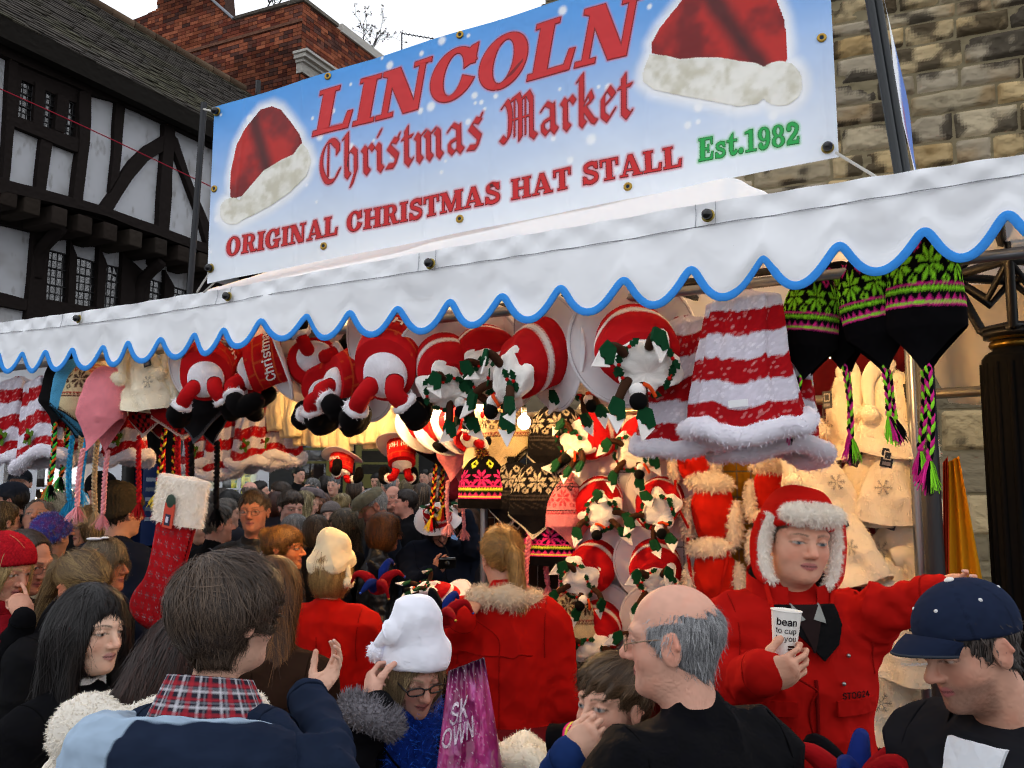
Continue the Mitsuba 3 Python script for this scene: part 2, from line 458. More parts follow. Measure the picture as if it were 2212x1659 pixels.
# ground
n = 60
gx, gy = np.meshgrid(np.linspace(-60, 60, n), np.r_[np.linspace(-12, 14, n // 2), np.linspace(15, 120, n // 2)])
gz = np.vectorize(ground)(gy) + 0.01 * (fb(np.stack([gx, gy, gx * 0], -1), 0.5) - 0.5)
g = G().grid(np.stack([gx, gy, gz], -1), lin('55524d'))
put('ground', g, 'cobbles'); labels['ground'] = {'label': 'dark cobbled market street under the crowd', 'category': 'ground', 'kind': 'structure'}

OAK, OAK2 = lin('211c1a'), lin('2b2521')
# ---------------------------------------------------------------- timber framed house (left)
HE, HO = np.array([0.4305, 0.9026, 0]), np.array([0.9026, -0.4305, 0])
hp = Plane(P(0, 500, 9.0), HE, HO)
K1 = 0.4231                                        # survey pixels of the enlarged view that the house was measured in
def hz(*pts): return [(x * K1, y * K1) for x, y in pts]
th = thing('timber_house', 'black and white timber framed house with jettied upper floor and tiled roof', 'house')
a_end = hp.ab(600, 300)[0]
ztop = hp.ab(230, 170)[1] + 0.1
# plaster walls: the upper floor stands out over the lower one
jz = hp.ab(220, 470)[1]
hpu = Plane(hp.o + HO * 0.0, HE, HO)
g = G(); slab(g, hp, sbox(-6, jz, a_end + 1.2, hp.ab(0, 62)[1] - 0.02), -0.4, 0.0, lin('b9bbc0')); put(th + '__wall', g, 'plaster')
g = G(); slab(g, hp, sbox(-6, 2.75, a_end + 1.2, jz), -0.9, -0.45, lin('b9bbc0')); put(th + '__wall', g, 'plaster')
g = G(); slab(g, hp, sbox(-6, jz - 0.03, a_end + 1.2, jz), -0.5, -0.02, OAK); put(th + '__soffit', g, 'wood')
def beam(px, h0=0.0, h1=0.06, c=None, hs=0.0, name='beam', amp=0.012):
    global _bs
    _bs += 1
    g = G(); slab(g, hp, rough_poly(hp.poly(px, hs), 0.14, amp, _bs), h0 + hs, h1 + hs + 0.004 * (_bs % 4), OAK if c is None else c)
    return put(f'{th}__{name}', g, 'wood')
_bs = 0
ZU = hz
# upper floor timbers
beam(hz((-60, 900), (-60, 1000), (0, 985), (500, 1110), (1060, 1310), (1300, 1390), (1300, 1340), (1060, 1262), (500, 1065), (0, 925)), 0, 0.12)
beam(hz((-80, 105), (1110, 690), (1300, 790), (1300, 880), (1100, 770), (830, 640), (560, 520), (440, 490), (-80, 260)), 0, 0.09)
beam(hz((440, 470), (440, 620), (395, 1050), (345, 1030), (375, 780), (380, 470)), 0, 0.08)
beam(hz((577, 520), (624, 540), (592, 905), (545, 985), (553, 905)))
beam(hz((820, 640), (876, 655), (840, 1195), (782, 1180)), 0, 0.075)
beam(hz((822, 690), (868, 720), (820, 768), (735, 830), (660, 915), (600, 1000), (545, 1092), (488, 1062), (545, 985), (590, 905), (650, 825), (730, 745)), 0, 0.065)
beam(hz((862, 690), (885, 720), (935, 870), (985, 1000), (1040, 1130), (1085, 1240), (1060, 1290), (1040, 1265), (985, 1080), (925, 920), (868, 780)), 0, 0.066)
beam(hz((1085, 700), (1130, 720), (1120, 1320), (1070, 1290)), 0, 0.07)
beam(hz((192, 700), (248, 725), (214, 990), (166, 965)))
beam(hz((30, 230), (75, 250), (50, 600), (22, 940), (-12, 925), (10, 500)), 0, 0.07)
beam(hz((30, 585), (440, 735), (430, 800), (375, 785), (245, 735), (192, 712), (52, 652), (22, 640)), 0, 0.068)
# dark window head and mullion zone of the upper floor: boards round the three lights
beam(hz((60, 250), (445, 480), (440, 545), (330, 515), (200, 455), (85, 405), (60, 390)), 0, 0.05)
for q in (((58, 380), (88, 400), (76, 600), (48, 600)), ((158, 425), (208, 455), (196, 655), (146, 630)), ((272, 480), (328, 510), (308, 690), (258, 670)), ((384, 530), (442, 540), (425, 745), (368, 720))):
    beam(hz(*q), 0, 0.064)
# joist ends under the jetty, with braces
for i, (x, y) in enumerate(((10, 1010), (130, 1052), (270, 1108), (400, 1150), (530, 1188), (660, 1222), (790, 1262), (905, 1300), (1010, 1335), (1110, 1368))):
    c = hp.ab(x * K1, y * K1)
    g = G().box((-0.10, -0.5, -0.11), (0.10, 0.10, 0.10), OAK2 * (0.8 + 0.4 * rng.random()), M4(np.stack([HE, HO, [0, 0, 1]], 1), hp.pt(c, 0.02)), bev=0.025)
    put(th + '__joist', g, 'wood')
for (x, y) in ((200, 1180), (715, 1350)):
    p0, p1 = hp.pt(hp.ab(x * K1, y * K1, -0.4) - [0, 0.55], -0.42), hp.pt(hp.ab(x * K1, y * K1, -0.4), -0.02)
    q = spline([p0, p0 + [0, 0, 0.3] + HO * 0.05, p1], 10)
    put(th + '__bracket', G().tube(q, 0.075, OAK, 6), 'wood')
# lower floor timbers, 0.45 m back
LB = -0.45
def lower(px, h1=0.06): return beam(px, 0, h1, hs=LB)
lower(hz((-80, 1140), (160, 1190), (1300, 1440), (1300, 1360), (1060, 1320), (0, 1010), (-80, 1000)), 0.08)
lower(hz((155, 1180), (232, 1200), (180, 1760), (105, 1760)), 0.07)
lower(hz((-60, 1490), (120, 1535), (112, 1590), (-60, 1560)))
lower(hz((140, 1520), (640, 1600), (1250, 1700), (1250, 1770), (180, 1650), (130, 1610)), 0.07)
for q in (((228, 1200), (236, 1280), (214, 1540), (190, 1540), (205, 1200)), ((340, 1220), (378, 1310), (362, 1575), (328, 1560)), ((484, 1250), (524, 1350), (508, 1590), (470, 1575)), ((610, 1290), (755, 1420), (735, 1620), (592, 1600)), ((826, 1380), (875, 1465), (862, 1640), (818, 1630)), ((955, 1400), (1250, 1500), (1250, 1720), (940, 1660))):
    lower(hz(*q), 0.064)
# leaded windows
def leaded(px, hs, cols, rows, label=None):
    q = [hp.ab(x * K1, y * K1, hs) for x, y in px]           # tl tr br bl
    tl, tr, br, bl = q
    k = free(th + '__window')
    g = G()
    slab(g, hp, Polygon(q).buffer(0.01), hs - 0.02, hs + 0.003, lin('0a0a0d'))
    pos = lambda a, b: (tl * (1 - a) + tr * a) * (1 - b) + (bl * (1 - a) + br * a) * b
    for a in range(cols + 1):
        g.tube([hp.pt(pos(a / cols, 0), hs + 0.02), hp.pt(pos(a / cols, 1), hs + 0.02)], 0.006, lin('1c1c1e'), 5)
    for b in range(rows + 1):
        g.tube([hp.pt(pos(0, b / rows), hs + 0.021), hp.pt(pos(1, b / rows), hs + 0.021)], 0.006 if b % 2 else 0.011, lin('161617'), 5)
    scene[k] = shape(g, 'paint')
    for a in range(cols):
        for b in range(rows):
            t = rng.normal(0, 0.0012, 3)
            c4 = [pos(a / cols, b / rows), pos((a + 1) / cols, b / rows), pos((a + 1) / cols, (b + 1) / rows), pos(a / cols, (b + 1) / rows)]
            h4 = [t[0] + t[1], t[0] - t[1], t[0] - t[1] + t[2], t[0] + t[1] + t[2]]
            gg = G().add([hp.pt(c, hs + 0.016 + h * 0.5) for c, h in zip(c4, h4)], [[0, 1, 2, 3]], lin('ffffff'))
            put(k + '__pane', gg, 'pane', smooth=False)
for px in (((88, 408), (160, 435), (148, 628), (78, 598)), ((207, 462), (275, 490), (260, 668), (196, 648)), ((328, 515), (386, 540), (368, 716), (308, 690))):
    leaded(px, 0.0, 3, 6)
for px in (((234, 1278), (344, 1304), (330, 1556), (214, 1536)), ((378, 1312), (490, 1345), (474, 1576), (362, 1566)), ((522, 1350), (616, 1374), (598, 1600), (508, 1586))):
    leaded(px, LB, 4, 6)
for px in (((755, 1425), (830, 1450), (820, 1630), (740, 1615)), ((874, 1465), (958, 1490), (944, 1655), (862, 1640))):
    leaded(px, LB, 3, 6)
# roof: courses of plain tiles
eave = lambda a: hp.pt([a, hp.ab(0, 55)[1] - 0.05], 0.30)
rdg0 = on_plane(203, 0, hp.o - HO * 2.4, HO); rdg1 = on_plane(545, 212, hp.o - HO * 2.4, HO)
ez = hp.ab(0, 62)[1] - 0.02
rz = (rdg0[2] + rdg1[2]) / 2
a_r = (rdg1 - hp.o) @ HE
up = np.array([-HO[0] * 2.7, -HO[1] * 2.7, rz - ez]); L = np.linalg.norm(up); up = up / L
rn = np.cross(HE, up); rn = rn if rn[2] > 0 else -rn
rk = th + '__roof'
g = G(); A0 = -3.2
o = hp.pt([0, ez], 0.30)
q = [o + HE * A0, o + HE * a_r, o + HE * a_r + up * L, o + HE * A0 + up * L]
g.add(np.array(q + [x - rn * 0.12 for x in q]), [[0, 1, 2, 3], [7, 6, 5, 4], [0, 4, 5, 1], [1, 5, 6, 2], [2, 6, 7, 3], [3, 7, 4, 0]], lin('2a2825'))
put(rk, g, 'dull', smooth=False)
gauge, tw = 0.115, 0.17
rows = int(L / gauge); tiles = []
for r in range(rows + 1):
    for k in range(int((a_r - A0) / tw) + 1):
        a = A0 + (k + 0.5 * (r % 2)) * tw
        if a > a_r - 0.05: continue
        tiles.append((r, a))
def tile_mesh(g, r, a, col):
    t = rng.normal(0, 1, 3)
    base = o + HE * a + up * (r * gauge) + rn * (0.014 + 0.004 * t[0])
    X = HE * (tw * 0.48); U = up * 0.155 - rn * 0.016
    v = np.array([base - X, base + X + rn * 0.003 * t[1], base + X + U, base - X + U])
    lo = v - rn * 0.014
    g.add(np.vstack([v, lo]), [[0, 1, 2, 3], [0, 4, 5, 1], [1, 5, 6, 2], [3, 7, 4, 0]], col)
def tile_col(p):
    m = nz(p, 1.3, 4)
    return mixc(lin('3e3a36'), lin('403e32'), sst(0.45, 0.75, m)) * (0.6 + 0.7 * rng.random())
tiles.sort(key=lambda x: (x[1] > 0.4, x[0]) if False else abs(x[1] - 1.2) + x[0] * 0.05)
gs = G()
for i, (r, a) in enumerate(tiles):
    p = o + HE * a + up * r * gauge
    if i < 290:
        g = G(); tile_mesh(g, r, a, tile_col(p)); put(rk + '__tile', g, 'dull', smooth=False)
    else:
        tile_mesh(gs, r, a, tile_col(p))
put(rk + '__roof_tiles', gs, 'dull', smooth=False); labels[rk + '__roof_tiles'] = {'label': 'mossy clay tiles of the roof', 'kind': 'stuff'}
g = G()
for k in range(int((a_r - A0) / 0.42)):
    p = o + HE * (A0 + k * 0.42) + up * L
    g.tube([p, p + HE * 0.40], 0.10, lin('5a4a3c') * (0.7 + 0.5 * rng.random()), 8)
put(th + '__ridge', g, 'dull')
g = G().box((-0.06, -0.14, -0.22), (a_r - A0, 0.0, 0.02), lin('1d1a18'), M4(np.stack([HE, HO, [0, 0, 1]], 1), o + HE * A0))
put(th + '__fascia', g, 'wood')
# ---------------------------------------------------------------- ground floor shop front under the timber house
sp = Plane(hp.o - HO * 0.35, HE, HO)
sh = thing('shop_front', 'white painted shop window front with small panes and fairy lights inside', 'shop front')
WHITE = lin('c9ccd2')
z0, z1 = 0.55, 2.75
def sab(u, v, h=0.0): return sp.ab(u, v, h)
xs = lambda u: sab(u, 1050)[0]
aL, aM, aD0, aD1, aW0, aW1 = xs(-260), xs(110), xs(255), xs(375), xs(390), xs(560)
g = G()
for (a0, a1, b0, b1) in ((-6, a_end + 1.2, z1 - 0.05, z1 + 0.25), (aL, aD0, 0.0, z0 - 0.1), (aW0, a_end + 1.2, 0.0, z0 - 0.1), (xs(56), xs(72), z0, z1), (aD0 - 0.42, aD0, z0 - 0.1, z1), (xs(552), xs(575), z0, z1)):
    slab(g, sp, sbox(a0, b0, a1, b1), -0.1, 0.05, WHITE)
put(sh + '__fascia', g, 'paint', smooth=False)
def shop_window(a0, a1, zb, zt, nx, nzz, room, lit=False):
    k = free(sh + '__window')
    g = G()
    for i in range(nx + 1):
        a = a0 + (a1 - a0) * i / nx
        slab(g, sp, sbox(a - 0.014, zb, a + 0.014, zt), -0.02, 0.03, WHITE)
    for i in range(nzz + 1):
        z = zb + (zt - zb) * i / nzz
        slab(g, sp, sbox(a0, z - 0.013, a1, z + 0.013), -0.02, 0.027, WHITE)
    slab(g, sp, sbox(a0 - 0.05, zb - 0.06, a1 + 0.05, zb - 0.015), -0.02, 0.09, WHITE)
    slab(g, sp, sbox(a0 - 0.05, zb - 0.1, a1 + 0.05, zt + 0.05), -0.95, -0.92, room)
    scene[k] = shape(g, 'paint', False)
    for i in range(nx):
        for j in range(nzz):
            A0_, A1_ = a0 + (a1 - a0) * i / nx, a0 + (a1 - a0) * (i + 1) / nx
            Z0_, Z1_ = zb + (zt - zb) * j / nzz, zb + (zt - zb) * (j + 1) / nzz
            put(k + '__pane', G().add(sp.pt(np.array([[A0_, Z0_], [A1_, Z0_], [A1_, Z1_], [A0_, Z1_]]), rng.normal(0, 0.002)), [[0, 1, 2, 3]], WHITE), 'pane', smooth=False)
    return k
zb = sab(200, 1100)[1] - 0.32; zmid = sab(120, 1040)[1]
zb = zmid - 0.95
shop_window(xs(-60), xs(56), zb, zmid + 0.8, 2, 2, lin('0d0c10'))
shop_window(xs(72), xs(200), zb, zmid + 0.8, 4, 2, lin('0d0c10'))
wl = shop_window(aW0, xs(552), zb, zmid + 0.75, 4, 2, lin('565a52'))
# posters and a lit strip in the right-hand window
for i, (u0, u1, v0, v1, c) in enumerate(((500, 518, 1022, 1062, 'd6c93a'), (522, 545, 1022, 1066, 'e2dc6e'), (410, 425, 1020, 1060, 'cfd3c0'), (430, 470, 1024, 1062, 'c5cab8'))):
    q0, q1 = sab(u0, v1, -0.35), sab(u1, v0, -0.35)
    g = G(); slab(g, sp, sbox(q0[0], q0[1], q1[0], q1[1]), -0.36, -0.352, lin(c))
    for j in range(5):
        zz = q0[1] + (q1[1] - q0[1]) * (0.15 + 0.16 * j); w = (q1[0] - q0[0]) * (0.25 + 0.5 * rng.random())
        slab(g, sp, sbox(q0[0] + 0.06, zz, q0[0] + 0.06 + w, zz + 0.035), -0.352, -0.35, lin(['4e7a34', '8f9a40', '3e6b52', 'b8a030', '6b6f3a'][j]) )
    k = put(sh + '__poster', g, 'dull', smooth=False)
q0, q1 = sab(405, 1012, -0.4), sab(545, 1010, -0.4)
scene[free(sh + '__strip_light')] = mikit.ply(G().tube([sp.pt([q0[0], q0[1] + 0.12], -0.4), sp.pt([q1[0], q0[1] + 0.12], -0.4)], 0.025, lin('ffffff'), 8).get()[:2], 'dull', smooth=True,
                                   emitter={'type': 'area', 'radiance': {'type': 'rgb', 'value': [4.5, 4.6, 1.6]}})
# fairy lights hanging inside the left windows
g = G(); ge = G()
for row in range(3):
    ax = np.linspace(xs(-60), xs(200), 26); zz = zmid - 0.14 - 0.09 * row + 0.05 * np.sin(np.arange(26) * 1.9 + row * 2) + rng.normal(0, 0.012, 26)
    pts = np.array([sp.pt([a, z], -0.28 - 0.06 * row + rng.normal(0, 0.02)) for a, z in zip(ax, zz)])
    g.tube(spline(pts, 80), 0.004, lin('101510'), 4)
    for p in pts: ge.ball(p, 0.011, lin('ffffff'), 6)
put(sh + '__light_string', g, 'dull')
scene[sh + '__fairy_lights'] = mikit.ply(ge.get()[:2], 'dull', smooth=True, emitter={'type': 'area', 'radiance': {'type': 'rgb', 'value': [9.0, 5.2, 2.2]}})
labels[sh + '__fairy_lights'] = {'label': 'tiny warm fairy light bulbs', 'kind': 'stuff'}
# dark doorway with a blue notice board
g = G(); slab(g, sp, sbox(aD0, 0.0, aW0 - 0.02, z1), -0.5, -0.46, lin('15130f')); 
for a in (aD0 + 0.02, aW0 - 0.08): slab(g, sp, sbox(a, 0, a + 0.06, z1), -0.46, 0.03, lin('1b1a18'))
put(sh + '__door', g, 'paint', smooth=False)
q0, q1 = sab(302, 1180, -0.3), sab(352, 1002, -0.3)
g = G(); slab(g, sp, sbox(q0[0], q0[1], q1[0], q1[1]), -0.45, -0.3, lin('14254f'))
for j in range(5):
    zz = q0[1] + (q1[1] - q0[1]) * (0.3 + 0.12 * j)
    slab(g, sp, sbox(q0[0] + 0.05, zz, q1[0] - 0.06 - 0.05 * (j % 2), zz + 0.05), -0.3, -0.297, lin('7e8796') * (0.5 if j % 2 else 1))
k = put(sh + '__notice_board', g, 'paint', smooth=False); labels[k] = {'label': 'blue notice board with pale lines of print'}
# small pictures low in the left window
for (u, v, c) in ((2, 990, 'b9a8a4'), (140, 985, '6f86a8'), (205, 1005, 'aab0b4')):
    q = sab(u, v, -0.02); g = G(); slab(g, sp, sbox(q[0] - 0.05, q[1] - 0.05, q[0] + 0.05, q[1] + 0.05), -0.018, -0.014, lin(c)); put(sh + '__sticker', g, 'dull', smooth=False)

# ---------------------------------------------------------------- dark shop with olive frames (behind the middle)
dp = Plane(P(650, 1000, 16.0), np.array([0.955, 0.296, 0]), np.array([0.296, -0.955, 0]))
ds = thing('dark_shop', 'dark shop front with olive green window frames behind the crowd', 'shop front')
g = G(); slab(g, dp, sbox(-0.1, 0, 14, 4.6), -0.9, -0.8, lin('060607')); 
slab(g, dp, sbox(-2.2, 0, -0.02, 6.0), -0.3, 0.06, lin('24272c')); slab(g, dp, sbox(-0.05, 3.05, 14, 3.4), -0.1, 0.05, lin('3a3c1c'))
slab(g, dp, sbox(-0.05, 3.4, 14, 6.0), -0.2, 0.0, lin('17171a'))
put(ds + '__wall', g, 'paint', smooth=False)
OL = lin('6b6630')
da = lambda u: dp.ab(u, 1000)[0]
dz = lambda u, v: dp.ab(u, v)[1]
for i, (u0, u1) in enumerate(((638, 652), (705, 716), (742, 752), (768, 780), (893, 903))):
    g = G(); slab(g, dp, sbox(da(u0), 0.2, da(u1), 3.05), -0.06, 0.06, OL * (1.0 if i % 2 else 0.85)); put(ds + '__post', g, 'paint', smooth=False)
for (u0, u1, v0, v1) in ((652, 705, 967, 972), (652, 705, 996, 1001), (655, 705, 1035, 1042), (780, 893, 967, 973), (780, 893, 998, 1003), (780, 893, 1024, 1054), (640, 905, 936, 944), (780, 893, 1062, 1068), (652, 705, 1066, 1074)):
    g = G(); slab(g, dp, sbox(da(u0), dz(u0, v1), da(u1), dz(u0, v0)), -0.05, 0.03, OL * 0.8); put(ds + '__rail', g, 'paint', smooth=False)
for (u0, u1) in ((652, 705), (716, 742), (752, 768), (780, 893)):
    put(ds + '__pane', G().add(dp.pt(np.array([[da(u0), 0.4], [da(u1), 0.4], [da(u1), 3.0], [da(u0), 3.0]]), -0.02), [[0, 1, 2, 3]], OL), 'pane', smooth=False)
# a further dark building closing the street behind the right of the crowd
bp = Plane(P(900, 1000, 20.0), np.array([1.0, 0.0, 0]), np.array([0.0, -1.0, 0]))
k = thing('gateway_building', 'shadowy dark stone building closing the street behind the crowd', 'building')
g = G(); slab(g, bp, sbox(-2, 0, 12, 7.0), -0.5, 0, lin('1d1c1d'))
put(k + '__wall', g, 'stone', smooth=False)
g = G(); slab(g, bp, sbox(0.75, 1.0, 1.35, 2.3), 0.0, 0.05, lin('45484e')); slab(g, bp, sbox(0.82, 1.08, 1.28, 2.22), 0.05, 0.055, lin('15171b')); put(k + '__window', g, 'paint', smooth=False)

# ---------------------------------------------------------------- brick house behind
BE, BO = np.array([0.9026, -0.4305, 0]), np.array([-0.4305, -0.9026, 0])       # its left face runs to the right towards us
cor = P(655, 0, 16.0)
bl = Plane(cor, BE, BO); br = Plane(cor, HE, HO)
bh = thing('brick_house', 'tall red brick house with chimney and white stone cornice behind the roof', 'house')
def bz(*pts): return [(x * K1, y * K1) for x, y in pts]
left = bl.poly(bz((640, 115), (800, 50), (806, -60), (1140, -60), (1150, 62), (1200, 102), (1548, 2), (1520, 480), (1480, 900), (600, 900)))
zlow = bl.ab(640, 400)[1] - 0.3
left = left.intersection(sbox(-20, zlow - 2, 0.0, 30))
rz_ = br.ab(655, 2)[1]
right = sbox(0, zlow - 2, 6.5, rz_ - 0.02)
MORT = lin('4a3a34')
g = G(); slab(g, bl, left, -0.3, -0.012, MORT); k = put(bh + '__wall', g, 'dull', smooth=False)
g = G(); slab(g, br, sbox(0.02, zlow - 2, 6.5, rz_ - 0.02), -0.3, -0.012, MORT); k2 = put(bh + '__wall', g, 'dull', smooth=False)
BR = [lin(x) for x in ('834832', '733b2c', '8f523c', '62342a', '543832', '96583f', '6a4237')]
bricks = []
for pl, poly, key in ((bl, left, k), (br, right, k2)):
    x0, y0, x1, y1 = poly.bounds
    for r in range(int((y1 - y0) / 0.0775) + 1):
        z = y0 + r * 0.0775; kk = 0; a = x0 - 0.225 + (0.11 if r % 2 else 0)
        while a < x1:
            w = 0.225 if r % 3 else 0.1125
            q = sbox(a + 0.005, z + 0.005, a + w - 0.005, z + 0.0725)
            if poly.contains(q) or (poly.intersects(q) and poly.intersection(q).area > 0.4 * q.area):
                q = poly.intersection(q)
                bricks.append((pl, q.bounds, key))
            a += w
bricks.sort(key=lambda b: (b[0] is br) * 3 + abs(b[1][1] - (rz_ - 1.2)) + abs(b[1][0] + 1.5) * 0.3)
rest = {k: G(), k2: G()}
def brick_geo(g, pl, b, c):
    d = 0.004 * rng.random()
    M = M4(np.stack([pl.e, -pl.n, [0, 0, 1]], 1), pl.pt(np.array([0, 0.0]), 0))
    lo, hi = (b[0], -d, b[1]), (b[2], 0.014, b[3])
    v = BOXV * (np.array(hi) - lo) + lo
    g.add(v @ M[:3, :3].T + M[:3, 3], BOXF, c)
for i, (pl, b, key) in enumerate(bricks):
    p = pl.pt(np.array([b[0], b[1]]))
    c = BR[rng.integers(len(BR))] * (0.65 + 0.5 * rng.random()) * (0.75 + 0.5 * nz(p, 0.8, 3))
    if nz(p, 1.1, 9) > 0.68: c = c * 0.55
    if i < 290:
        g = G(); brick_geo(g, pl, b, c); put(key + '__brick', g, 'dull', smooth=False)
    else:
        brick_geo(rest[key], pl, b, c)
for key in (k, k2):
    if rest[key].n: put(key + '__brickwork', rest[key], 'dull', smooth=False); labels[key + '__brickwork'] = {'label': 'red bricks of the wall', 'kind': 'stuff'}
ST = lin('b4b0a8')
g = G()
pa = [bl.ab(x * K1, y * K1) for x, y in ((1195, 95), (1560, -4))]
g.tube([bl.pt(pa[0], 0.0), bl.pt(pa[1], 0.02)], 0.05, lin('5a544c'), 6)
slab(g, br, sbox(-0.05, rz_ - 0.02, 1.05, rz_ + 0.05), -0.35, 0.06, lin('6b655c'))
slab(g, bl, sbox(-3.2, rz_ - 0.42, 0.0, rz_ - 0.36), -0.01, 0.03, lin('6b4a3c'))
put(bh + '__coping', g, 'stone', smooth=False)
a1 = br.ab(540 + .3581 * 545, .3581 * 185)
g = G(); slab(g, br, sbox(a1[0], rz_ - 0.06, 6.5, rz_ + 0.12), -0.3, 0.05, ST); slab(g, br, sbox(a1[0], rz_ - 0.98, 6.5, rz_ - 0.86), -0.3, 0.05, ST * 0.9); put(bh + '__balustrade', g, 'stone', smooth=False)
for i in range(14):
    g = G().lathe([(0.0, rz_ - 0.86), (0.07, rz_ - 0.86), (0.07, rz_ - 0.8), (0.045, rz_ - 0.74), (0.085, rz_ - 0.58), (0.05, rz_ - 0.36), (0.04, rz_ - 0.2), (0.07, rz_ - 0.12), (0.07, rz_ - 0.05)], ST, 10)
    v = br.pt(np.array([a1[0] + 0.2 + i * 0.27, 0.0]), -0.1)
    put(bh + '__baluster', g.map(lambda q, v=v: q + v), 'stone')
c0 = br.ab(540 + .3581 * 300, .3581 * 330)[1]
g = G()
for (dz0, dz1, o_) in ((0.0, 0.05, 0.24), (-0.08, 0.0, 0.18), (-0.14, -0.08, 0.10), (-0.34, -0.14, 0.05)):
    slab(g, br, sbox(-o_ * 0.6, c0 + dz0, 6.5, c0 + dz1), -0.1, o_, ST * (0.8 if o_ < 0.1 else 1))
put(bh + '__cornice', g, 'stone', smooth=False)
p = P(558, 175, 15.5); g = G().tube([p, p - [0, 0, 3]], 0.05, lin('15161a'), 8); put(bh + '__drainpipe', g, 'paint')
# lead flashing against the chimney
q = [bl.pt(bl.ab(x * K1, y * K1), 0.05) for x, y in ((1075, -10), (1200, 100))]
put(bh + '__flashing', G().tube(q, 0.03, lin('7b7f86'), 6), 'paint')

# bare twigs and an aerial on the skyline
def twigs(name, label, u, v, y, h, seed):
    r = np.random.default_rng(seed); base = P(u, v, y); g = G(); gl = G()
    def grow(p, d, L, rad, n):
        q = [p]
        for i in range(4):
            d = d + r.normal(0, 0.16, 3) + [0, 0, 0.05]; d = d / np.linalg.norm(d); q.append(q[-1] + d * L / 4)
        g.tube(q, np.linspace(rad, rad * 0.6, 5), lin('3b3a3c'), 4)
        if n == 0:
            for i in range(3):
                gl.ball(q[-1] + r.normal(0, L * 0.1, 3), L * 0.07, lin('35332f'), 4)
            return
        for i in range(3 if n > 1 else 4):
            grow(q[2 + r.integers(3)], d + r.normal(0, 0.55, 3), L * 0.62, rad * 0.55, n - 1)
    for i in range(4): grow(base + r.normal(0, 0.08, 3), np.array([r.normal(0, 0.35), r.normal(0, 0.3), 1.0]), h * 0.5, 0.016, 2)
    t = thing(name, label, 'tree'); put(t + '__trunk', g, 'dull'); put(t + '__crown', gl, 'dull')
twigs('bare_tree', 'bare grey twiggy tree top against the white sky beside the balustrade', 790, 128, 19, 1.25, 4)
twigs('rooftop_shrub', 'sprig of bare twigs growing on the brick parapet', 590, 16, 17, 0.45, 9)
p = P(868, 150, 22); q0, q1 = P(868, 72, 22), P(938, 84, 22)
g = G().tube([p, q0], 0.02, lin('4a4c50'), 5).tube([q0, q1], 0.014, lin('4a4c50'), 5)
for i in range(9):
    c = q0 + (q1 - q0) * (0.05 + i * 0.115); g.tube([c - [0.02, 0.2, 0.06], c + [0.02, 0.2, 0.06]], 0.008, lin('4a4c50'), 4)
put('television_aerial', g, 'dull'); tag('television_aerial', 'thin rooftop television aerial against the white sky', 'aerial')
# thin red wire across the old house
q = spline([P(-60, 165, 6.5), P(200, 282, 7.0), P(460, 405, 7.5)], 30)
put('overhead_wire', G().tube(q, 0.005, lin('8a2030'), 5), 'dull'); tag('overhead_wire', 'thin red overhead wire strung in front of the timber framed house', 'wire')

# ---------------------------------------------------------------- stone tower (right)
tp = Plane(P(2000, 200, 7.0), np.array([0.922, -0.387, 0]), np.array([-0.387, -0.922, 0]))
tw_ = thing('stone_tower', 'weathered limestone tower wall of coursed blocks behind the stall', 'tower')
aA, aB = tp.ab(1178, 100)[0], tp.ab(2212, 100)[0] + 1.6
g = G(); slab(g, tp, sbox(aA, 0, aB, 13.5), -0.6, -0.006, lin('84785f')); put(tw_ + '__wall', g, 'stone', smooth=False)
def stone(a0, z0, a1, z1, seed, tone):
    r = np.random.default_rng(seed)
    n, m = max(8, int((a1 - a0) / 0.022)), max(7, int((z1 - z0) / 0.022))
    x, y = np.meshgrid(np.linspace(0, 1, n), np.linspace(0, 1, m))
    a, z = a0 + (a1 - a0) * x, z0 + (z1 - z0) * y
    d = np.minimum(np.minimum(x, 1 - x) * (a1 - a0), np.minimum(y, 1 - y) * (z1 - z0))
    p = np.stack([a, z, a * 0 + seed * 1.7], -1)
    wob = (fb(p, 6, 2, 2) - 0.5) * 0.035 * (d < 0.02)
    h = 0.018 * sst(0, 0.02, d) * (0.7 + 0.6 * r.random()) + (fb(p, 7, 4) - 0.5) * 0.016 - 0.03 * sst(0.70, 0.85, nz(p, 9, 5)) * (d > 0.01) + (0.006 * r.normal())
    h[d < 1e-6] = -0.012
    V = tp.pt(np.stack([a + wob * np.sign(x - .5), z + wob * np.sign(y - .5) * 0.7], -1)) + h[..., None] * tp.n
    cols = [lin(c) for c in ('b0a286', 'b8a47e', 'a89c86', 'c0a87c', 'a0947e')]
    base = cols[tone % 5] * (0.75 + 0.35 * r.random())
    c = base * (0.75 + 0.5 * fb(p, 9, 3, 7))[..., None]
    c = mixc(c, lin('8a6a3a'), sst(0.52, 0.75, fb(p * 1.0, 4, 3, 21)) * 0.55)
    world = np.stack([a, z, a * 0], -1)
    lich = sst(0.565, 0.66, fb(world, 5.5, 4, 31) + 0.10 * sst(2.9, 5.2, z) - 0.06 + 0.05 * (d < 0.03))
    c = mixc(c, lin('2a241e'), lich * 0.85)
    return G().grid(V, c)
z = 0.0; row = 0; ss = 0; r_ = np.random.default_rng(77)
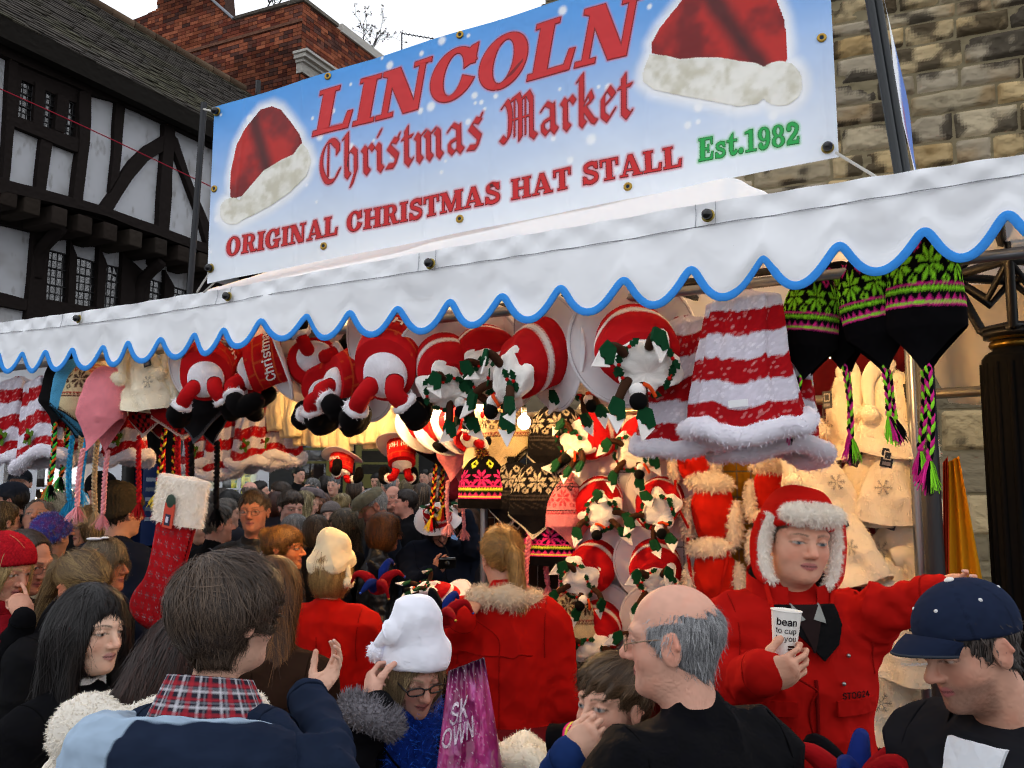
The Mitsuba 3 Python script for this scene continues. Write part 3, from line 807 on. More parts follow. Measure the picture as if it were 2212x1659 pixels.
while z < 7.2:
    h = r_.choice([0.13, 0.19, 0.21, 0.24, 0.33]); a = aA + 0.02 - 0.3 * r_.random()
    while a < aB:
        w = r_.uniform(0.26, 0.72) if h < 0.3 else r_.uniform(0.42, 0.85)
        ss += 1
        vis = a > tp.ab(1500, 300)[0] and 3.0 < z < 6.2 or a > tp.ab(2020, 1000)[0]
        if vis:
            put(tw_ + '__wall__stone', stone(a + 0.004, z + 0.004, a + w - 0.006, z + h - 0.006, ss, int(r_.integers(5))), 'stone')
        elif ss % 1 == 0:
            g = G(); slab(g, tp, sbox(a + 0.01, z + 0.01, a + w - 0.012, z + h - 0.012), -0.04, 0.01 * r_.random(), lin('847860') * (0.6 + 0.5 * r_.random())); put(tw_ + '__wall__stone', g, 'stone', smooth=False)
        a += w
    z += h; row += 1

# ---------------------------------------------------------------- cast iron lamp post (right)
lpz = lambda v: P(2202, v, 3.1)[2]
lx, ly = P(2202, 900, 3.1)[:2]
lp = thing('lamp_post', 'black cast iron street lamp post with brass rings and open lantern frame', 'lamp post')
IRON = lin('0a0a0c')
g = G(); prof = [(0.0, 0), (0.16, 0), (0.16, 0.25), (0.108, 0.32), (0.108, lpz(775)), (0.095, lpz(765)), (0.07, lpz(755)), (0.07, lpz(725)), (0.0, lpz(724))]
g.lathe(prof, IRON, 28)
for i in range(14):
    t = i / 14 * 2 * np.pi
    g.tube([[0.111 * math.cos(t), 0.111 * math.sin(t), 0.35], [0.105 * math.cos(t), 0.105 * math.sin(t), lpz(785)]], 0.012, IRON, 5)
put(lp + '__column', g.map(lambda q: q + [lx, ly, 0]), 'dull')
for v in (727, 745):
    zz = lpz(v); a = np.linspace(0, 2 * np.pi, 25)[:-1]
    g = G().lathe([(0.06, zz - 0.012), (0.078, zz - 0.012), (0.084, zz), (0.078, zz + 0.012), (0.06, zz + 0.012)], lin('6e5622'), 24)
    put(lp + '__ring', g.map(lambda q: q + [lx, ly, 0]), 'metal')
g = G()
zb_, zt_ = lpz(712), lpz(585)
g.lathe([(0.0, zb_ - 0.03), (0.10, zb_ - 0.03), (0.10, zb_), (0.0, zb_)], IRON, 20)
cb, ct = [], []
for i in range(4):
    t = math.pi / 4 + i * math.pi / 2 + 0.25
    cb.append(np.array([0.10 * math.cos(t), 0.10 * math.sin(t), zb_])); ct.append(np.array([0.19 * math.cos(t), 0.19 * math.sin(t), zt_]))
for i in range(4):
    j = (i + 1) % 4
    g.tube([cb[i], ct[i]], 0.017, IRON, 6); g.tube([ct[i], ct[j]], 0.017, IRON, 6); g.tube([cb[i], cb[j]], 0.017, IRON, 6)
    m = (cb[i] + cb[j]) / 2 * 0.5 + (ct[i] + ct[j]) / 2 * 0.5
    g.tube([ct[i], m, ct[j]], 0.013, IRON, 5)
    g.tube([ct[i], [0, 0, zt_ + 0.16]], 0.011, IRON, 6)
g.ball([0, 0, zt_ + 0.18], 0.03, IRON, 8)
put(lp + '__lantern', g.map(lambda q: q + [lx, ly, 0]), 'paint')
# ================================================================== THE STALL
ms = thing('market_stall', 'market stall with white vinyl canopy and blue edged scalloped valance', 'stall')
TOP = np.array([(-700, 806), (-300, 745), (0, 698), (170, 676), (493, 624), (930, 545), (1230, 494), (1530, 440), (1880, 386), (2212, 336), (2600, 290)], float)
NOT = np.array([(-320, 800), (-200, 790), (-90, 778), (10, 765), (60, 764), (113, 761), (168, 756), (233, 750.6), (294, 742), (360, 734), (432, 724), (502, 715), (580, 695), (672, 684), (766, 677), (870, 669), (984, 654), (1100, 643.5), (1225, 626), (1362, 610), (1503, 585), (1659, 562), (1821, 535), (2003, 503), (2179, 468), (2390, 430), (2640, 390)], float)
LOW = np.array([(-320, 830), (-100, 815), (0, 802), (35, 805), (85, 803), (137, 800), (197, 797), (255, 790), (315, 783), (381, 774), (454, 768), (525, 754), (600, 734), (700, 733), (795, 726), (920, 718), (1020, 708), (1155, 696), (1288, 679), (1420, 665), (1580, 647), (1735, 624), (1901, 592), (2077, 565), (2280, 530), (2520, 490)], float)
def sz(u, v, t=0.0):
    p = stall(u, v, t) - SO
    return p @ SE, p[2]
topc = np.array([sz(u, v) for u, v in TOP]); notc = np.array([sz(u, v) for u, v in NOT]); lowc = np.array([sz(u, v) for u, v in LOW])
topc, lowc = topc[topc[:, 0].argsort()], lowc[lowc[:, 0].argsort()]
sn = np.sort(notc[:, 0]); notc = notc[notc[:, 0].argsort()]
zt_at = lambda s: np.interp(s, topc[:, 0], topc[:, 1])
znot = lambda s: np.interp(s, notc[:, 0], notc[:, 1])
zlow_ = lambda s: np.interp(s, lowc[:, 0], lowc[:, 1])
def zbot_raw(s):
    i = np.clip(np.searchsorted(sn, s) - 1, 0, len(sn) - 2)
    f = np.clip((s - sn[i]) / (sn[i + 1] - sn[i]), 0, 1)
    g = np.abs(2 * f ** 1.18 - 1) ** 2.1
    return zlow_(s) + (znot(s) - zlow_(s)) * g * 1.12
from scipy.ndimage import gaussian_filter1d
_sg = np.linspace(sn[0], sn[-1], 9000); _zg = gaussian_filter1d(zbot_raw(_sg), 0.0115 / (_sg[1] - _sg[0]))
def zbot(s): return np.interp(s, _sg, _zg)
S0, S1 = sn[0] + 0.01, sn[-1] - 0.01
ns = 900; S = np.linspace(S0, S1, ns)
def rip(s, w):
    """sag and ripples of the hanging cloth: w from 0 at the top edge to 1 at the hem"""
    q = np.stack([s * 1.0, w * 0.4, s * 0], -1)
    return -(0.012 + 0.02 * w) + (fb(q, 3.2, 3, 3) - 0.5) * 0.05 * (0.25 + w) + 0.009 * np.sin(s * 37 + 2 * np.sin(s * 5)) * np.exp(-((w - 0.12) / 0.13) ** 2)
wv = np.linspace(0, 1, 26)
SS, WW = np.meshgrid(S, wv)
zt, zb2 = zt_at(SS), zbot(SS)
ZZ = zt + (zb2 - zt) * WW
V = SO + SS[..., None] * SE + rip(SS, WW)[..., None] * SN + np.stack([ZZ * 0, ZZ * 0, ZZ], -1)
cc = np.broadcast_to(lin('e9ebee'), V.shape).copy()
dirt = sst(0.60, 0.80, fb(np.stack([SS, ZZ, SS * 0], -1), 9, 4, 8)) * 0.35 + 0.5 * sst(0.75, 0.86, fb(np.stack([SS * 0.8, ZZ * 3.5, SS * 0 + 4], -1), 7, 3, 18)) * (nz(np.stack([SS, ZZ, SS * 0], -1), 1.5, 2) > 0.5)
cc = mixc(cc, lin('9a9490'), dirt * 0.3)
seam = np.abs(WW - 0.27) < 0.012
g = G().grid(V, cc)
put(ms + '__valance', g, 'vinyl', blend=True)
# stitching along the hem
zl = zt_at(S) + (znot(S) - zt_at(S)) * 0.36
g = G()
p = SO + S[:, None] * SE + (rip(S, np.full(ns, 0.25)) - 0.006)[:, None] * SN + np.stack([S * 0, S * 0, zl], -1)
g.tube(p, 0.0016, lin('8f9298'), 4); put(ms + '__stitching', g, 'dull')
for u_ in (150, 190, 478, 510, 912, 948, 1508, 1552):
    s_ = sz(u_, 560)[0]; zt0 = zt_at(s_); w_ = np.linspace(0.0, 0.36, 12); z_ = zt0 + (znot(s_) - zt0) * w_
    p = SO + s_ * SE + (rip(np.full(12, s_), w_ * 0.8) - 0.005)[:, None] * SN + np.stack([w_ * 0, w_ * 0, z_], -1)
    put(ms + '__stitching', G().tube(p, 0.0013, lin('a3a6ab'), 4), 'dull')
# blue piping on the scallops
Sd = np.linspace(S0, S1, 2200)
pp = SO + Sd[:, None] * SE + rip(Sd, np.ones(2200))[:, None] * SN + np.stack([Sd * 0, Sd * 0, zbot(Sd)], -1)
tn = np.gradient(pp, axis=0); tn /= np.linalg.norm(tn, axis=1, keepdims=True)
bn = np.cross(tn, SN); bn /= np.linalg.norm(bn, axis=1, keepdims=True)
ring = [(-0.0115, -0.0022), (0.0, -0.003), (0.0115, -0.0022), (0.0115, 0.0022), (-0.0115, 0.0022)]
VV = np.stack([pp + bn * a + SN * b for a, b in ring], 1)
put(ms + '__piping', G().grid(VV, lin('3f92e6'), wrap=True), 'cloth')
# roof: a low front slope and a raised hipped middle
ROOF = lin('e6e8ea')
s440, s834, s1645 = sz(440, 632)[0], sz(834, 559)[0], sz(1660, 422)[0]
def roofz(s, t):
    sl = 0.46 + 0.14 * sst(s834 + 0.06, s834 - 0.12, s)
    h = np.minimum(np.minimum(sl * t, 2.5 * (s440 + 0.05 - s)), np.minimum(0.9 * (s - s1645), 0.55 * (1.75 - t)))
    return zt_at(s) + np.maximum(np.maximum(h, 0.04 * np.minimum(t, 1.75 - t)), 0)
tv = np.linspace(0.0, 1.75, 40)
S2 = np.linspace(S0, S1, 260)
SS, TT = np.meshgrid(S2, tv)
Z = roofz(SS, TT) + 0.008 * (fb(np.stack([SS, TT, SS * 0], -1), 5, 3, 6) - 0.5) * np.minimum(TT * 6, 1) + 0.006 * np.minimum(TT * 30, 1)
V = SO + SS[..., None] * SE + TT[..., None] * SN + np.stack([Z * 0, Z * 0, Z], -1)
put(ms + '__canopy', G().grid(V, ROOF), 'canvas')
# frame of the stall: eaves bar, back rail, rafters, posts
BLK = lin('17181b'); STEEL = lin('8f9195')
RAILZ = stall(850 * 1.0, 868, 1.35)[2]
def rail_pt(u, v, t=1.35): return stall(u, v, t)
r0, r1 = rail_pt(1035, 905), rail_pt(1990, 838)
r1[2] = r0[2] + 0.02
put(ms + '__rail', G().tube([r0 - (r1 - r0) * 0.03, r1 + (r1 - r0) * 0.25], 0.021, lin('9a9282'), 10), 'metal')
fz = stall(1106, 690, 0.14)[2]
put(ms + '__rail', G().tube([st(S0, 0.14, fz + 0.03), st(S1, 0.14, fz + 0.03)], 0.016, STEEL, 8), 'metal')
sL = sz(-200, 800)[0]
for i, s in enumerate(np.linspace(sz(2150, 500)[0], sL, 9)):
    a, b = st(s, 0.04, zt_at(s) - 0.03), st(s, 1.74, zt_at(s) + 0.10)
    put(ms + '__rafter', G().tube([a, b], 0.018, BLK, 6), 'paint')
for t in (0.62, 1.18):
    put(ms + '__purlin', G().tube([st(s, t, zt_at(s) + 0.055 * t) for s in np.linspace(S0, S1, 20)], 0.016, BLK, 6), 'paint')
put(ms + '__back_rail', G().tube([st(S0, 1.72, fz + 0.02), st(S1, 1.72, fz + 0.02)], 0.016, STEEL, 8), 'metal')
for (u, v, t, rr, m, c) in ((1994, 1250, 1.2, 0.026, 'metal', STEEL), (2024, 1300, 0.95, 0.032, 'paint', lin('202226')), (1046, 1000, 1.38, 0.02, 'metal', STEEL)):
    p = stall(u, v, t); put(ms + '__post', G().tube([[p[0], p[1], 0], [p[0], p[1], fz + 0.2]], rr, c, 12), m)
# wire grid panel that the hats hang on
g = G()
for s in np.linspace(sz(1046, 1000, 1.42)[0], sz(1994, 1000, 1.42)[0], 34): g.tube([st(s, 1.42, 0.5), st(s, 1.42, r0[2])], 0.003, lin('6c6a66'), 4)
for z in np.linspace(0.55, r0[2] - 0.05, 15): g.tube([st(sz(1046, 1000, 1.42)[0], 1.424, z), st(sz(1994, 1000, 1.42)[0], 1.424, z)], 0.003, lin('6c6a66'), 4)
put(ms + '__grid_panel', g, 'metal')
# cloth hung behind the grid: dark red, mustard, and the red and mustard drape at the right end
def sheet(key, s0, s1, z0, z1, t, col, seed, amp=0.02):
    a, b = np.meshgrid(np.linspace(s0, s1, 60), np.linspace(z0, z1, 30))
    h = amp * (np.sin(a * 26 + seed + 2 * fb(np.stack([a, b * 0.3, a * 0], -1), 2, 2, seed)) + (fb(np.stack([a, b, a * 0], -1), 4, 3, seed) - 0.5) * 2)
    V = SO + a[..., None] * SE + (t + h)[..., None] * SN + np.stack([b * 0, b * 0, b], -1)
    return put(key, G().grid(V, col), 'cloth')
sx = lambda u, t=1.5: sz(u, 1000, t)[0]
k = sheet(ms + '__backcloth', sx(1250), sx(1440), 0.3, r0[2] - 0.02, 1.53, lin('7a1a18'), 3); labels[k] = {'label': 'dark red cloth behind the hat panel'}
k = sheet(ms + '__backcloth', sx(1440), sx(1700), 0.3, r0[2] - 0.02, 1.55, lin('a87a1c'), 5); labels[k] = {'label': 'mustard yellow cloth behind the red fur hats'}
k = sheet(ms + '__backcloth', sx(1690), sx(2000), 0.3, r0[2] + 0.30, 1.58, lin('5e1418'), 7); labels[k] = {'label': 'maroon cloth behind the cream hats'}
k = sheet(ms + '__backcloth', sx(1040), sx(1255), 0.3, r0[2] - 0.35, 1.56, lin('2a1c14'), 8); labels[k] = {'label': 'dark brown cloth behind the nordic hats'}
def drape(key, quad, t, col, seed):
    tl, tr, brr, bll = [stall(u, v, t) for u, v in quad]
    a, b = np.meshgrid(np.linspace(0, 1, 30), np.linspace(0, 1, 30))
    a, b = a[..., None], b[..., None]
    V = (tl * (1 - a) + tr * a) * (1 - b) + (bll * (1 - a) + brr * a) * b
    V = V + SN * 0.012 * np.sin(a * 16 + seed + 3 * b)
    return put(key, G().grid(V, col), 'cloth')
k = drape(ms + '__side_drape', ((2044, 1000), (2072, 985), (2150, 1400), (2040, 1400)), 1.0, lin('b57a12'), 1); labels[k] = {'label': 'mustard yellow drape by the black post'}
k = drape(ms + '__side_drape', ((2036, 1000), (2048, 985), (2054, 1500), (2040, 1500)), 0.985, lin('b5371c'), 2); labels[k] = {'label': 'orange red strip of cloth by the black post'}
# pale side sheet behind the lamp post
k = drape(ms + '__side_sheet', ((1840, 470), (2420, 330), (2420, 900), (2050, 870)), 1.62, lin('cbbda6'), 4); labels[k] = {'label': 'cream canvas side sheet at the right end of the stall'}
# black knobs on the valance
def knob(key, p, nrm, r=0.016):
    R = frame(nrm)
    g = G().lathe([(0.0, 0.034), (0.010, 0.033), (0.019, 0.026), (0.021, 0.016), (0.016, 0.006), (0.012, 0.0)], lin('0b0c0e'), 14)
    gr = G().lathe([(0.012, 0.001), (0.017, 0.004), (0.022, 0.004), (0.026, 0.001)], lin('8d7a3a'), 16)
    M = M4(R, p, r / 0.021)
    k = put(key, G().join(g, M), 'gloss'); put(k + '__eyelet', G().join(gr, M), 'metal')
for (u, v) in ((170, 689), (493, 641), (930, 570), (1530, 466)):
    p = stall(u, v, -0.03); knob(ms + '__knob', p, -SN + [0, 0, 0.1])

# ---------------------------------------------------------------- banner
ban = thing('banner', 'blue printed vinyl banner with red lettering and two printed santa hats above the stall', 'banner')
C_TL, C_BL, C_BR = P(465, 232, 3.5), P(447, 613, 3.5), P(1812, 339, 2.62)
C_TR = P(1786, -178, 2.62)
BN = np.cross(C_BR - C_BL, C_TL - C_BL); BN /= np.linalg.norm(BN)
if BN[1] > 0: BN = -BN
def ban_pt(ab, h=0.0):
    ab = np.asarray(ab, float); a, b = ab[..., :1], ab[..., 1:2]
    p = (C_BL * (1 - a) + C_BR * a) * (1 - b) + (C_TL * (1 - a) + C_TR * a) * b
    q = np.concatenate([a * 3.3, b, a * 0], -1)
    w = 0.006 * (fb(q, 2.5, 3, 12) - 0.5) + 0.004 * np.sin(q[..., 0] * 9 + 1.5 * q[..., 1]) + 0.010 * (0.5 - np.abs(b[..., 0] - 0.5)) * np.sin(a[..., 0] * 5)
    w = w + 0.0016 * np.exp(-((np.mod(q[..., 0] * 2.6 + 0.05 * np.sin(b[..., 0] * 5), 1) - 0.5) / 0.03) ** 2)
    w = w - 0.02 * np.sin(a[..., 0] * np.pi) * (1 - b[..., 0]) * 0
    return p + BN * (w + h)[..., None]
from functools import lru_cache
def ban_ab(u, v):
    r = ray(u, v); t = np.dot(C_BL - EYE, BN) / np.dot(r, BN); p = EYE + r * t
    ab = np.array([0.5, 0.5])
    for _ in range(12):
        q = (C_BL * (1 - ab[0]) + C_BR * ab[0]) * (1 - ab[1]) + (C_TL * (1 - ab[0]) + C_TR * ab[0]) * ab[1]
        da = (C_BR - C_BL) * (1 - ab[1]) + (C_TR - C_TL) * ab[1]; db = (C_TL - C_BL) * (1 - ab[0]) + (C_TR - C_BR) * ab[0]
        ab = ab + np.linalg.lstsq(np.stack([da, db], 1), p - q, rcond=None)[0]
    return ab
# slab serif letters, capital height 1: (shape, advance)
def stem(x, w, y0=0, y1=1): return sbox(x, y0, x + w, y1)
SF, TK, TH = 0.085, 0.26, 0.11
def ring(w, t=TK, h=0.10, x=0.0, y0=-0.02, y1=1.02):
    o = affinity.scale(Point(0.5, 0.5).buffer(0.5, 24), 1, 1, origin=(0, 0)); o = affinity.translate(affinity.scale(Point(0, 0).buffer(1, 24), w / 2, (y1 - y0) / 2), x + w / 2, (y0 + y1) / 2)
    i = affinity.translate(affinity.scale(Point(0, 0).buffer(1, 24), w / 2 - t, (y1 - y0) / 2 - h), x + w / 2, (y0 + y1) / 2)
    return o, i
def thick(pts, w, n=40):
    return LineString(spline(pts, n)).buffer(w / 2, cap_style='flat', join_style='round')
def slabL():
    D = {}
    sf = lambda x, w, y, o=0.09: sbox(x - o, y - (SF if y > 0.5 else 0), x + w + o, y + (0 if y > 0.5 else SF))
    I = unary_union([stem(0.1, TK), sf(0.1, TK, 0), sf(0.1, TK, 1)])
    D['I'] = (I, 0.47)
    D['L'] = (unary_union([stem(0.1, TK), sf(0.1, TK, 1), sbox(0, 0, 0.78, SF + 0.02), Polygon([(0.62, 0), (0.80, 0), (0.84, 0.36), (0.74, 0.36), (0.68, 0.1)])]), 0.87)
    D['N'] = (unary_union([stem(0.12, 0.12), sf(0.12, 0.12, 0, 0.12), Polygon([(0.0, 1), (0.36, 1), (0.90, 0), (0.60, 0), (0.12, 0.86), (0.0, 0.92)]), stem(0.80, 0.12), sf(0.80, 0.12, 1, 0.12), sbox(0.0, 1 - SF, 0.25, 1)]), 1.08)
    o, i = ring(0.92); D['O'] = (o.difference(i), 0.98)
    o, i = ring(0.92)
    c = o.difference(i).difference(Polygon([(0.5, 0.5), (1.2, 0.86), (1.2, 0.22)]))
    D['C'] = (unary_union([c, Polygon([(0.74, 0.98), (0.86, 1.02), (0.86, 0.64), (0.77, 0.64), (0.66, 0.9)]), Polygon([(0.62, 0.06), (0.76, 0.12), (0.90, 0.34), (0.80, 0.36)])]), 0.95)
    D['G'] = (unary_union([c, Polygon([(0.74, 0.98), (0.86, 1.02), (0.86, 0.66), (0.77, 0.66), (0.66, 0.9)]), sbox(0.62, 0.0, 0.86, 0.42), sbox(0.52, 0.36, 0.96, 0.44)]), 1.0)
    bo = sbox(0.1, 0.46, 0.52, 1).union(affinity.translate(affinity.scale(Point(0, 0).buffer(1, 20), 0.31, 0.27), 0.5, 0.73))
    bi = sbox(0.3, 0.55, 0.52, 0.91).union(affinity.translate(affinity.scale(Point(0, 0).buffer(1, 20), 0.10, 0.18), 0.5, 0.73)).difference(sbox(0, 0, 0.36, 1))
    D['R'] = (unary_union([stem(0.1, TK), sf(0.1, TK, 0), sf(0.1, TK, 1), bo.difference(bi), Polygon([(0.42, 0.5), (0.66, 0.52), (0.82, 0.1), (0.98, 0.12), (0.94, 0), (0.62, 0)])]), 0.96)
    D['A'] = (unary_union([Polygon([(0.10, 0), (0.42, 1), (0.62, 1), (0.98, 0), (0.70, 0), (0.46, 0.76), (0.22, 0)]), sbox(0.28, 0.25, 0.72, 0.34), sbox(0, 0, 0.36, SF), sbox(0.60, 0, 1.06, SF)]), 1.07)
    D['H'] = (unary_union([stem(0.1, TK), stem(0.68, TK), sf(0.1, TK, 0), sf(0.1, TK, 1), sf(0.68, TK, 0), sf(0.68, TK, 1), sbox(0.3, 0.45, 0.7, 0.55)]), 1.05)
    D['T'] = (unary_union([stem(0.31, TK), sf(0.31, TK, 0, 0.11), sbox(0.02, 1 - SF - 0.02, 0.86, 1), Polygon([(0, 1), (0.13, 1), (0.10, 0.66), (0, 0.66)]), Polygon([(0.75, 1), (0.88, 1), (0.88, 0.66), (0.78, 0.66)])]), 0.90)
    D['M'] = (unary_union([stem(0.12, 0.12), stem(0.92, TK), sf(0.12, 0.12, 0, 0.12), sf(0.92, TK, 0), sf(0.92, TK, 1), Polygon([(0, 1), (0.36, 1), (0.68, 0.28), (0.60, 0.0), (0.54, 0), (0.12, 0.86), (0, 0.92)]), Polygon([(0.54, 0), (0.66, 0), (1.0, 0.86), (1.0, 1), (0.9, 1)])]), 1.28)
    D['E'] = (unary_union([stem(0.1, TK), sf(0.1, TK, 0), sf(0.1, TK, 1), sbox(0.1, 0, 0.8, SF + 0.01), sbox(0.1, 1 - SF - 0.01, 0.78, 1), sbox(0.3, 0.46, 0.58, 0.55), sbox(0.53, 0.34, 0.60, 0.68), Polygon([(0.66, 0), (0.82, 0), (0.84, 0.34), (0.76, 0.34)]), Polygon([(0.66, 1), (0.80, 1), (0.80, 0.68), (0.73, 0.68)])]), 0.90)
    s_ = thick([(0.70, 0.74), (0.62, 0.90), (0.42, 0.94), (0.20, 0.84), (0.22, 0.64), (0.46, 0.52), (0.68, 0.38), (0.68, 0.17), (0.46, 0.06), (0.24, 0.10), (0.12, 0.28)], 0.19)
    D['S'] = (unary_union([s_, Polygon([(0.68, 1.0), (0.77, 1.0), (0.78, 0.66), (0.68, 0.66), (0.60, 0.82)]), Polygon([(0.05, 0), (0.14, 0), (0.24, 0.16), (0.14, 0.36), (0.05, 0.36)])]), 0.84)
    D['s'] = (affinity.scale(D['S'][0], 0.74, 0.68, origin=(0, 0)), 0.64)
    D['t'] = (unary_union([Polygon([(0.14, 0.2), (0.36, 0.2), (0.36, 0.98), (0.24, 0.9), (0.14, 0.75)]), sbox(0, 0.60, 0.56, 0.69), thick([(0.25, 0.25), (0.28, 0.09), (0.42, 0.06), (0.56, 0.18)], 0.15)]), 0.60)
    D['.'] = (Point(0.14, 0.12).buffer(0.13), 0.32)
    D['1'] = (unary_union([stem(0.22, 0.22), sbox(0.04, 0, 0.62, SF), Polygon([(0.02, 0.84), (0.22, 0.86), (0.44, 1.0), (0.3, 1.0), (0.02, 0.92)])]), 0.66)
    o, i = ring(0.62, 0.19, 0.09, 0.04, 0.38, 1.02)
    D['9'] = (unary_union([o.difference(i), thick([(0.56, 0.72), (0.58, 0.40), (0.46, 0.12), (0.26, 0.06), (0.12, 0.16)], 0.17), Point(0.16, 0.2).buffer(0.11)]), 0.72)
    o, i = ring(0.60, 0.18, 0.08, 0.06, 0.46, 1.02); o2, i2 = ring(0.68, 0.19, 0.08, 0.02, -0.02, 0.54)
    D['8'] = (o.difference(i).union(o2.difference(i2)), 0.74)
    D['2'] = (unary_union([thick([(0.12, 0.74), (0.18, 0.92), (0.40, 0.96), (0.58, 0.80), (0.50, 0.54), (0.28, 0.30), (0.10, 0.08)], 0.18), sbox(0.04, 0, 0.62, 0.17), Polygon([(0.54, 0), (0.66, 0), (0.68, 0.32), (0.60, 0.32)]), Point(0.16, 0.76).buffer(0.12)]), 0.72)
    D[' '] = (Polygon(), 0.45)
    return D
# black letter, x height 1, drawn with a broad pen
def pen(pts, w=0.30, ang=42, n=0):
    w *= 0.8
    p = spline(pts, n) if n else np.asarray(pts, float)
    d = np.array([math.cos(math.radians(ang)), math.sin(math.radians(ang))]) * w / 2
    out = []
    for a, b in zip(p[:-1], p[1:]): out.append(Polygon([a - d, a + d, b + d, b - d]).convex_hull.buffer(0.004))
    return unary_union(out)
def minim(x, top=1.0, foot=True): return pen([(x - 0.10, top - 0.10), (x + 0.02, top - 0.2), (x + 0.02, 0.18), (x + 0.16, 0.06) if foot else (x + 0.02, 0.1)])
def blackL():
    D = {}
    D['i'] = (unary_union([minim(0.2), pen([(0.16, 1.22), (0.28, 1.38)], 0.16)]), 0.5)
    D['r'] = (unary_union([minim(0.2), pen([(0.24, 0.80), (0.46, 0.95), (0.60, 0.80)], 0.22)]), 0.68)
    D['m'] = (unary_union([minim(0.2), minim(0.68), minim(1.16), pen([(0.22, 0.78), (0.56, 0.98)], 0.12), pen([(0.70, 0.78), (1.04, 0.98)], 0.12)]), 1.5)
    D['a'] = (unary_union([pen([(0.62, 0.86), (0.64, 0.2), (0.78, 0.08)]), pen([(0.16, 0.80), (0.36, 0.95), (0.62, 0.82)], 0.2), pen([(0.62, 0.52), (0.20, 0.40), (0.20, 0.20), (0.36, 0.06), (0.6, 0.22)], 0.20)]), 0.96)
    D['s'] = (unary_union([pen([(0.62, 0.88), (0.40, 0.96), (0.20, 0.74), (0.60, 0.40), (0.46, 0.10), (0.12, 0.12)], 0.27), pen([(0.58, 0.9), (0.72, 1.12)], 0.10)]), 0.82)
    D['t'] = (unary_union([pen([(0.24, 1.22), (0.24, 0.2), (0.42, 0.05), (0.5, 0.14)]), pen([(0.04, 0.90), (0.52, 0.94)], 0.16)]), 0.62)
    D['h'] = (unary_union([pen([(0.10, 1.42), (0.22, 1.5), (0.22, 0.16), (0.34, 0.06)]), pen([(0.26, 0.78), (0.50, 0.96), (0.68, 0.82), (0.68, 0.2), (0.46, -0.25)], 0.26)]), 0.94)
    D['k'] = (unary_union([pen([(0.10, 1.42), (0.22, 1.5), (0.22, 0.16), (0.34, 0.06)]), pen([(0.28, 0.62), (0.56, 0.96), (0.66, 0.74), (0.32, 0.56), (0.68, 0.14), (0.82, 0.08)], 0.22)]), 0.92)
    D['e'] = (unary_union([pen([(0.62, 0.30), (0.40, 0.06), (0.18, 0.22), (0.18, 0.72), (0.42, 0.96), (0.62, 0.74), (0.22, 0.46)], 0.24)]), 0.78)
    D['C'] = (unary_union([pen([(1.00, 1.18), (0.74, 1.40), (0.40, 1.34), (0.16, 0.96), (0.14, 0.48), (0.40, 0.06), (0.78, 0.04), (1.04, 0.34)], 0.24, 42, 50), pen([(0.50, 1.30), (0.46, 0.2)], 0.09), pen([(0.74, 1.36), (0.98, 1.16), (0.98, 0.96)], 0.26)]), 1.20)
    D['M'] = (unary_union([pen([(0.06, 0.2), (0.24, 0.1), (0.40, 0.30), (0.44, 0.9), (0.30, 1.28), (0.12, 1.18)], 0.26, 42, 40), pen([(0.46, 1.30), (0.78, 1.42), (0.88, 1.2), (0.88, 0.1)], 0.26), pen([(0.92, 1.28), (1.22, 1.42), (1.36, 1.2), (1.36, 0.18), (1.54, 0.06)], 0.26), pen([(0.62, 1.3), (0.62, 0.2)], 0.06), pen([(1.1, 1.3), (1.1, 0.2)], 0.06), pen([(0.44, 0.7), (1.36, 0.74)], 0.08)]), 1.66)
    D[' '] = (Polygon(), 0.7)
    return D
def typeset(font, text, space=0.05):
    x, out = 0, []
    for ch in text:
        sh_, adv = font[ch]
        if not sh_.is_empty: out.append(affinity.translate(sh_, x, 0))
        x += adv + space
    return out, x - space
def lay_text(font, text, quad, cap, shear=0.0, space=0.05, desc=0.0):
    """letters as banner-plane polygons; quad = pixel corners of the line: base left, base right, top right, top left (measured once)"""
    ls, w = typeset(font, text, space)
    c = [ban_ab(*p) for p in quad]
    def tr(x, y):
        x, y = (np.asarray(x) + shear * np.asarray(y)) / w, np.asarray(y) / cap
        q = [(c[0][i] * (1 - x) + c[1][i] * x) * (1 - y) + (c[3][i] * (1 - x) + c[2][i] * x) * y for i in (0, 1)]
        return q[0], q[1]
    from shapely.ops import transform
    return [transform(tr, l.segmentize(0.12)) for l in ls]
SL, BLK_F = slabL(), blackL()
lines = {
    'LINCOLN': lay_text(SL, 'LINCOLN', ((677, 296), (1372, 114), (1384, -14), (684, 202)), 1.0, 0.10, 0.03),
    'CM': lay_text(BLK_F, 'Christmas Market', ((692, 400), (1368, 252), (1368, 176), (692, 338)), 1.0, 0.0, 0.0),
    'OCHS': lay_text(SL, 'ORIGINAL CHRISTMAS HAT STALL', ((490, 555), (1474, 358), (1470, 312), (492, 516)), 1.0, 0.02, 0.06),
    'EST': lay_text(SL, 'Est.1982', ((1509, 349), (1728, 309), (1726, 264), (1509, 300)), 1.0, 0.0, 0.05),
}
def pxpoly(pts, fx=lambda x, y: (x, y)): return Polygon([ban_ab(*fx(x, y)) for x, y in pts]).buffer(0)
z1_ = lambda x, y: (x * K1, y * K1)
z7_ = lambda x, y: (972 + .3906 * x, .3906 * y)
hatL = pxpoly(((1185, 1010), (1182, 900), (1215, 740), (1260, 650), (1330, 560), (1385, 542), (1430, 560), (1480, 620), (1530, 690), (1545, 740), (1500, 790), (1440, 815), (1350, 870), (1300, 930), (1240, 1000), (1200, 1015)), z1_)
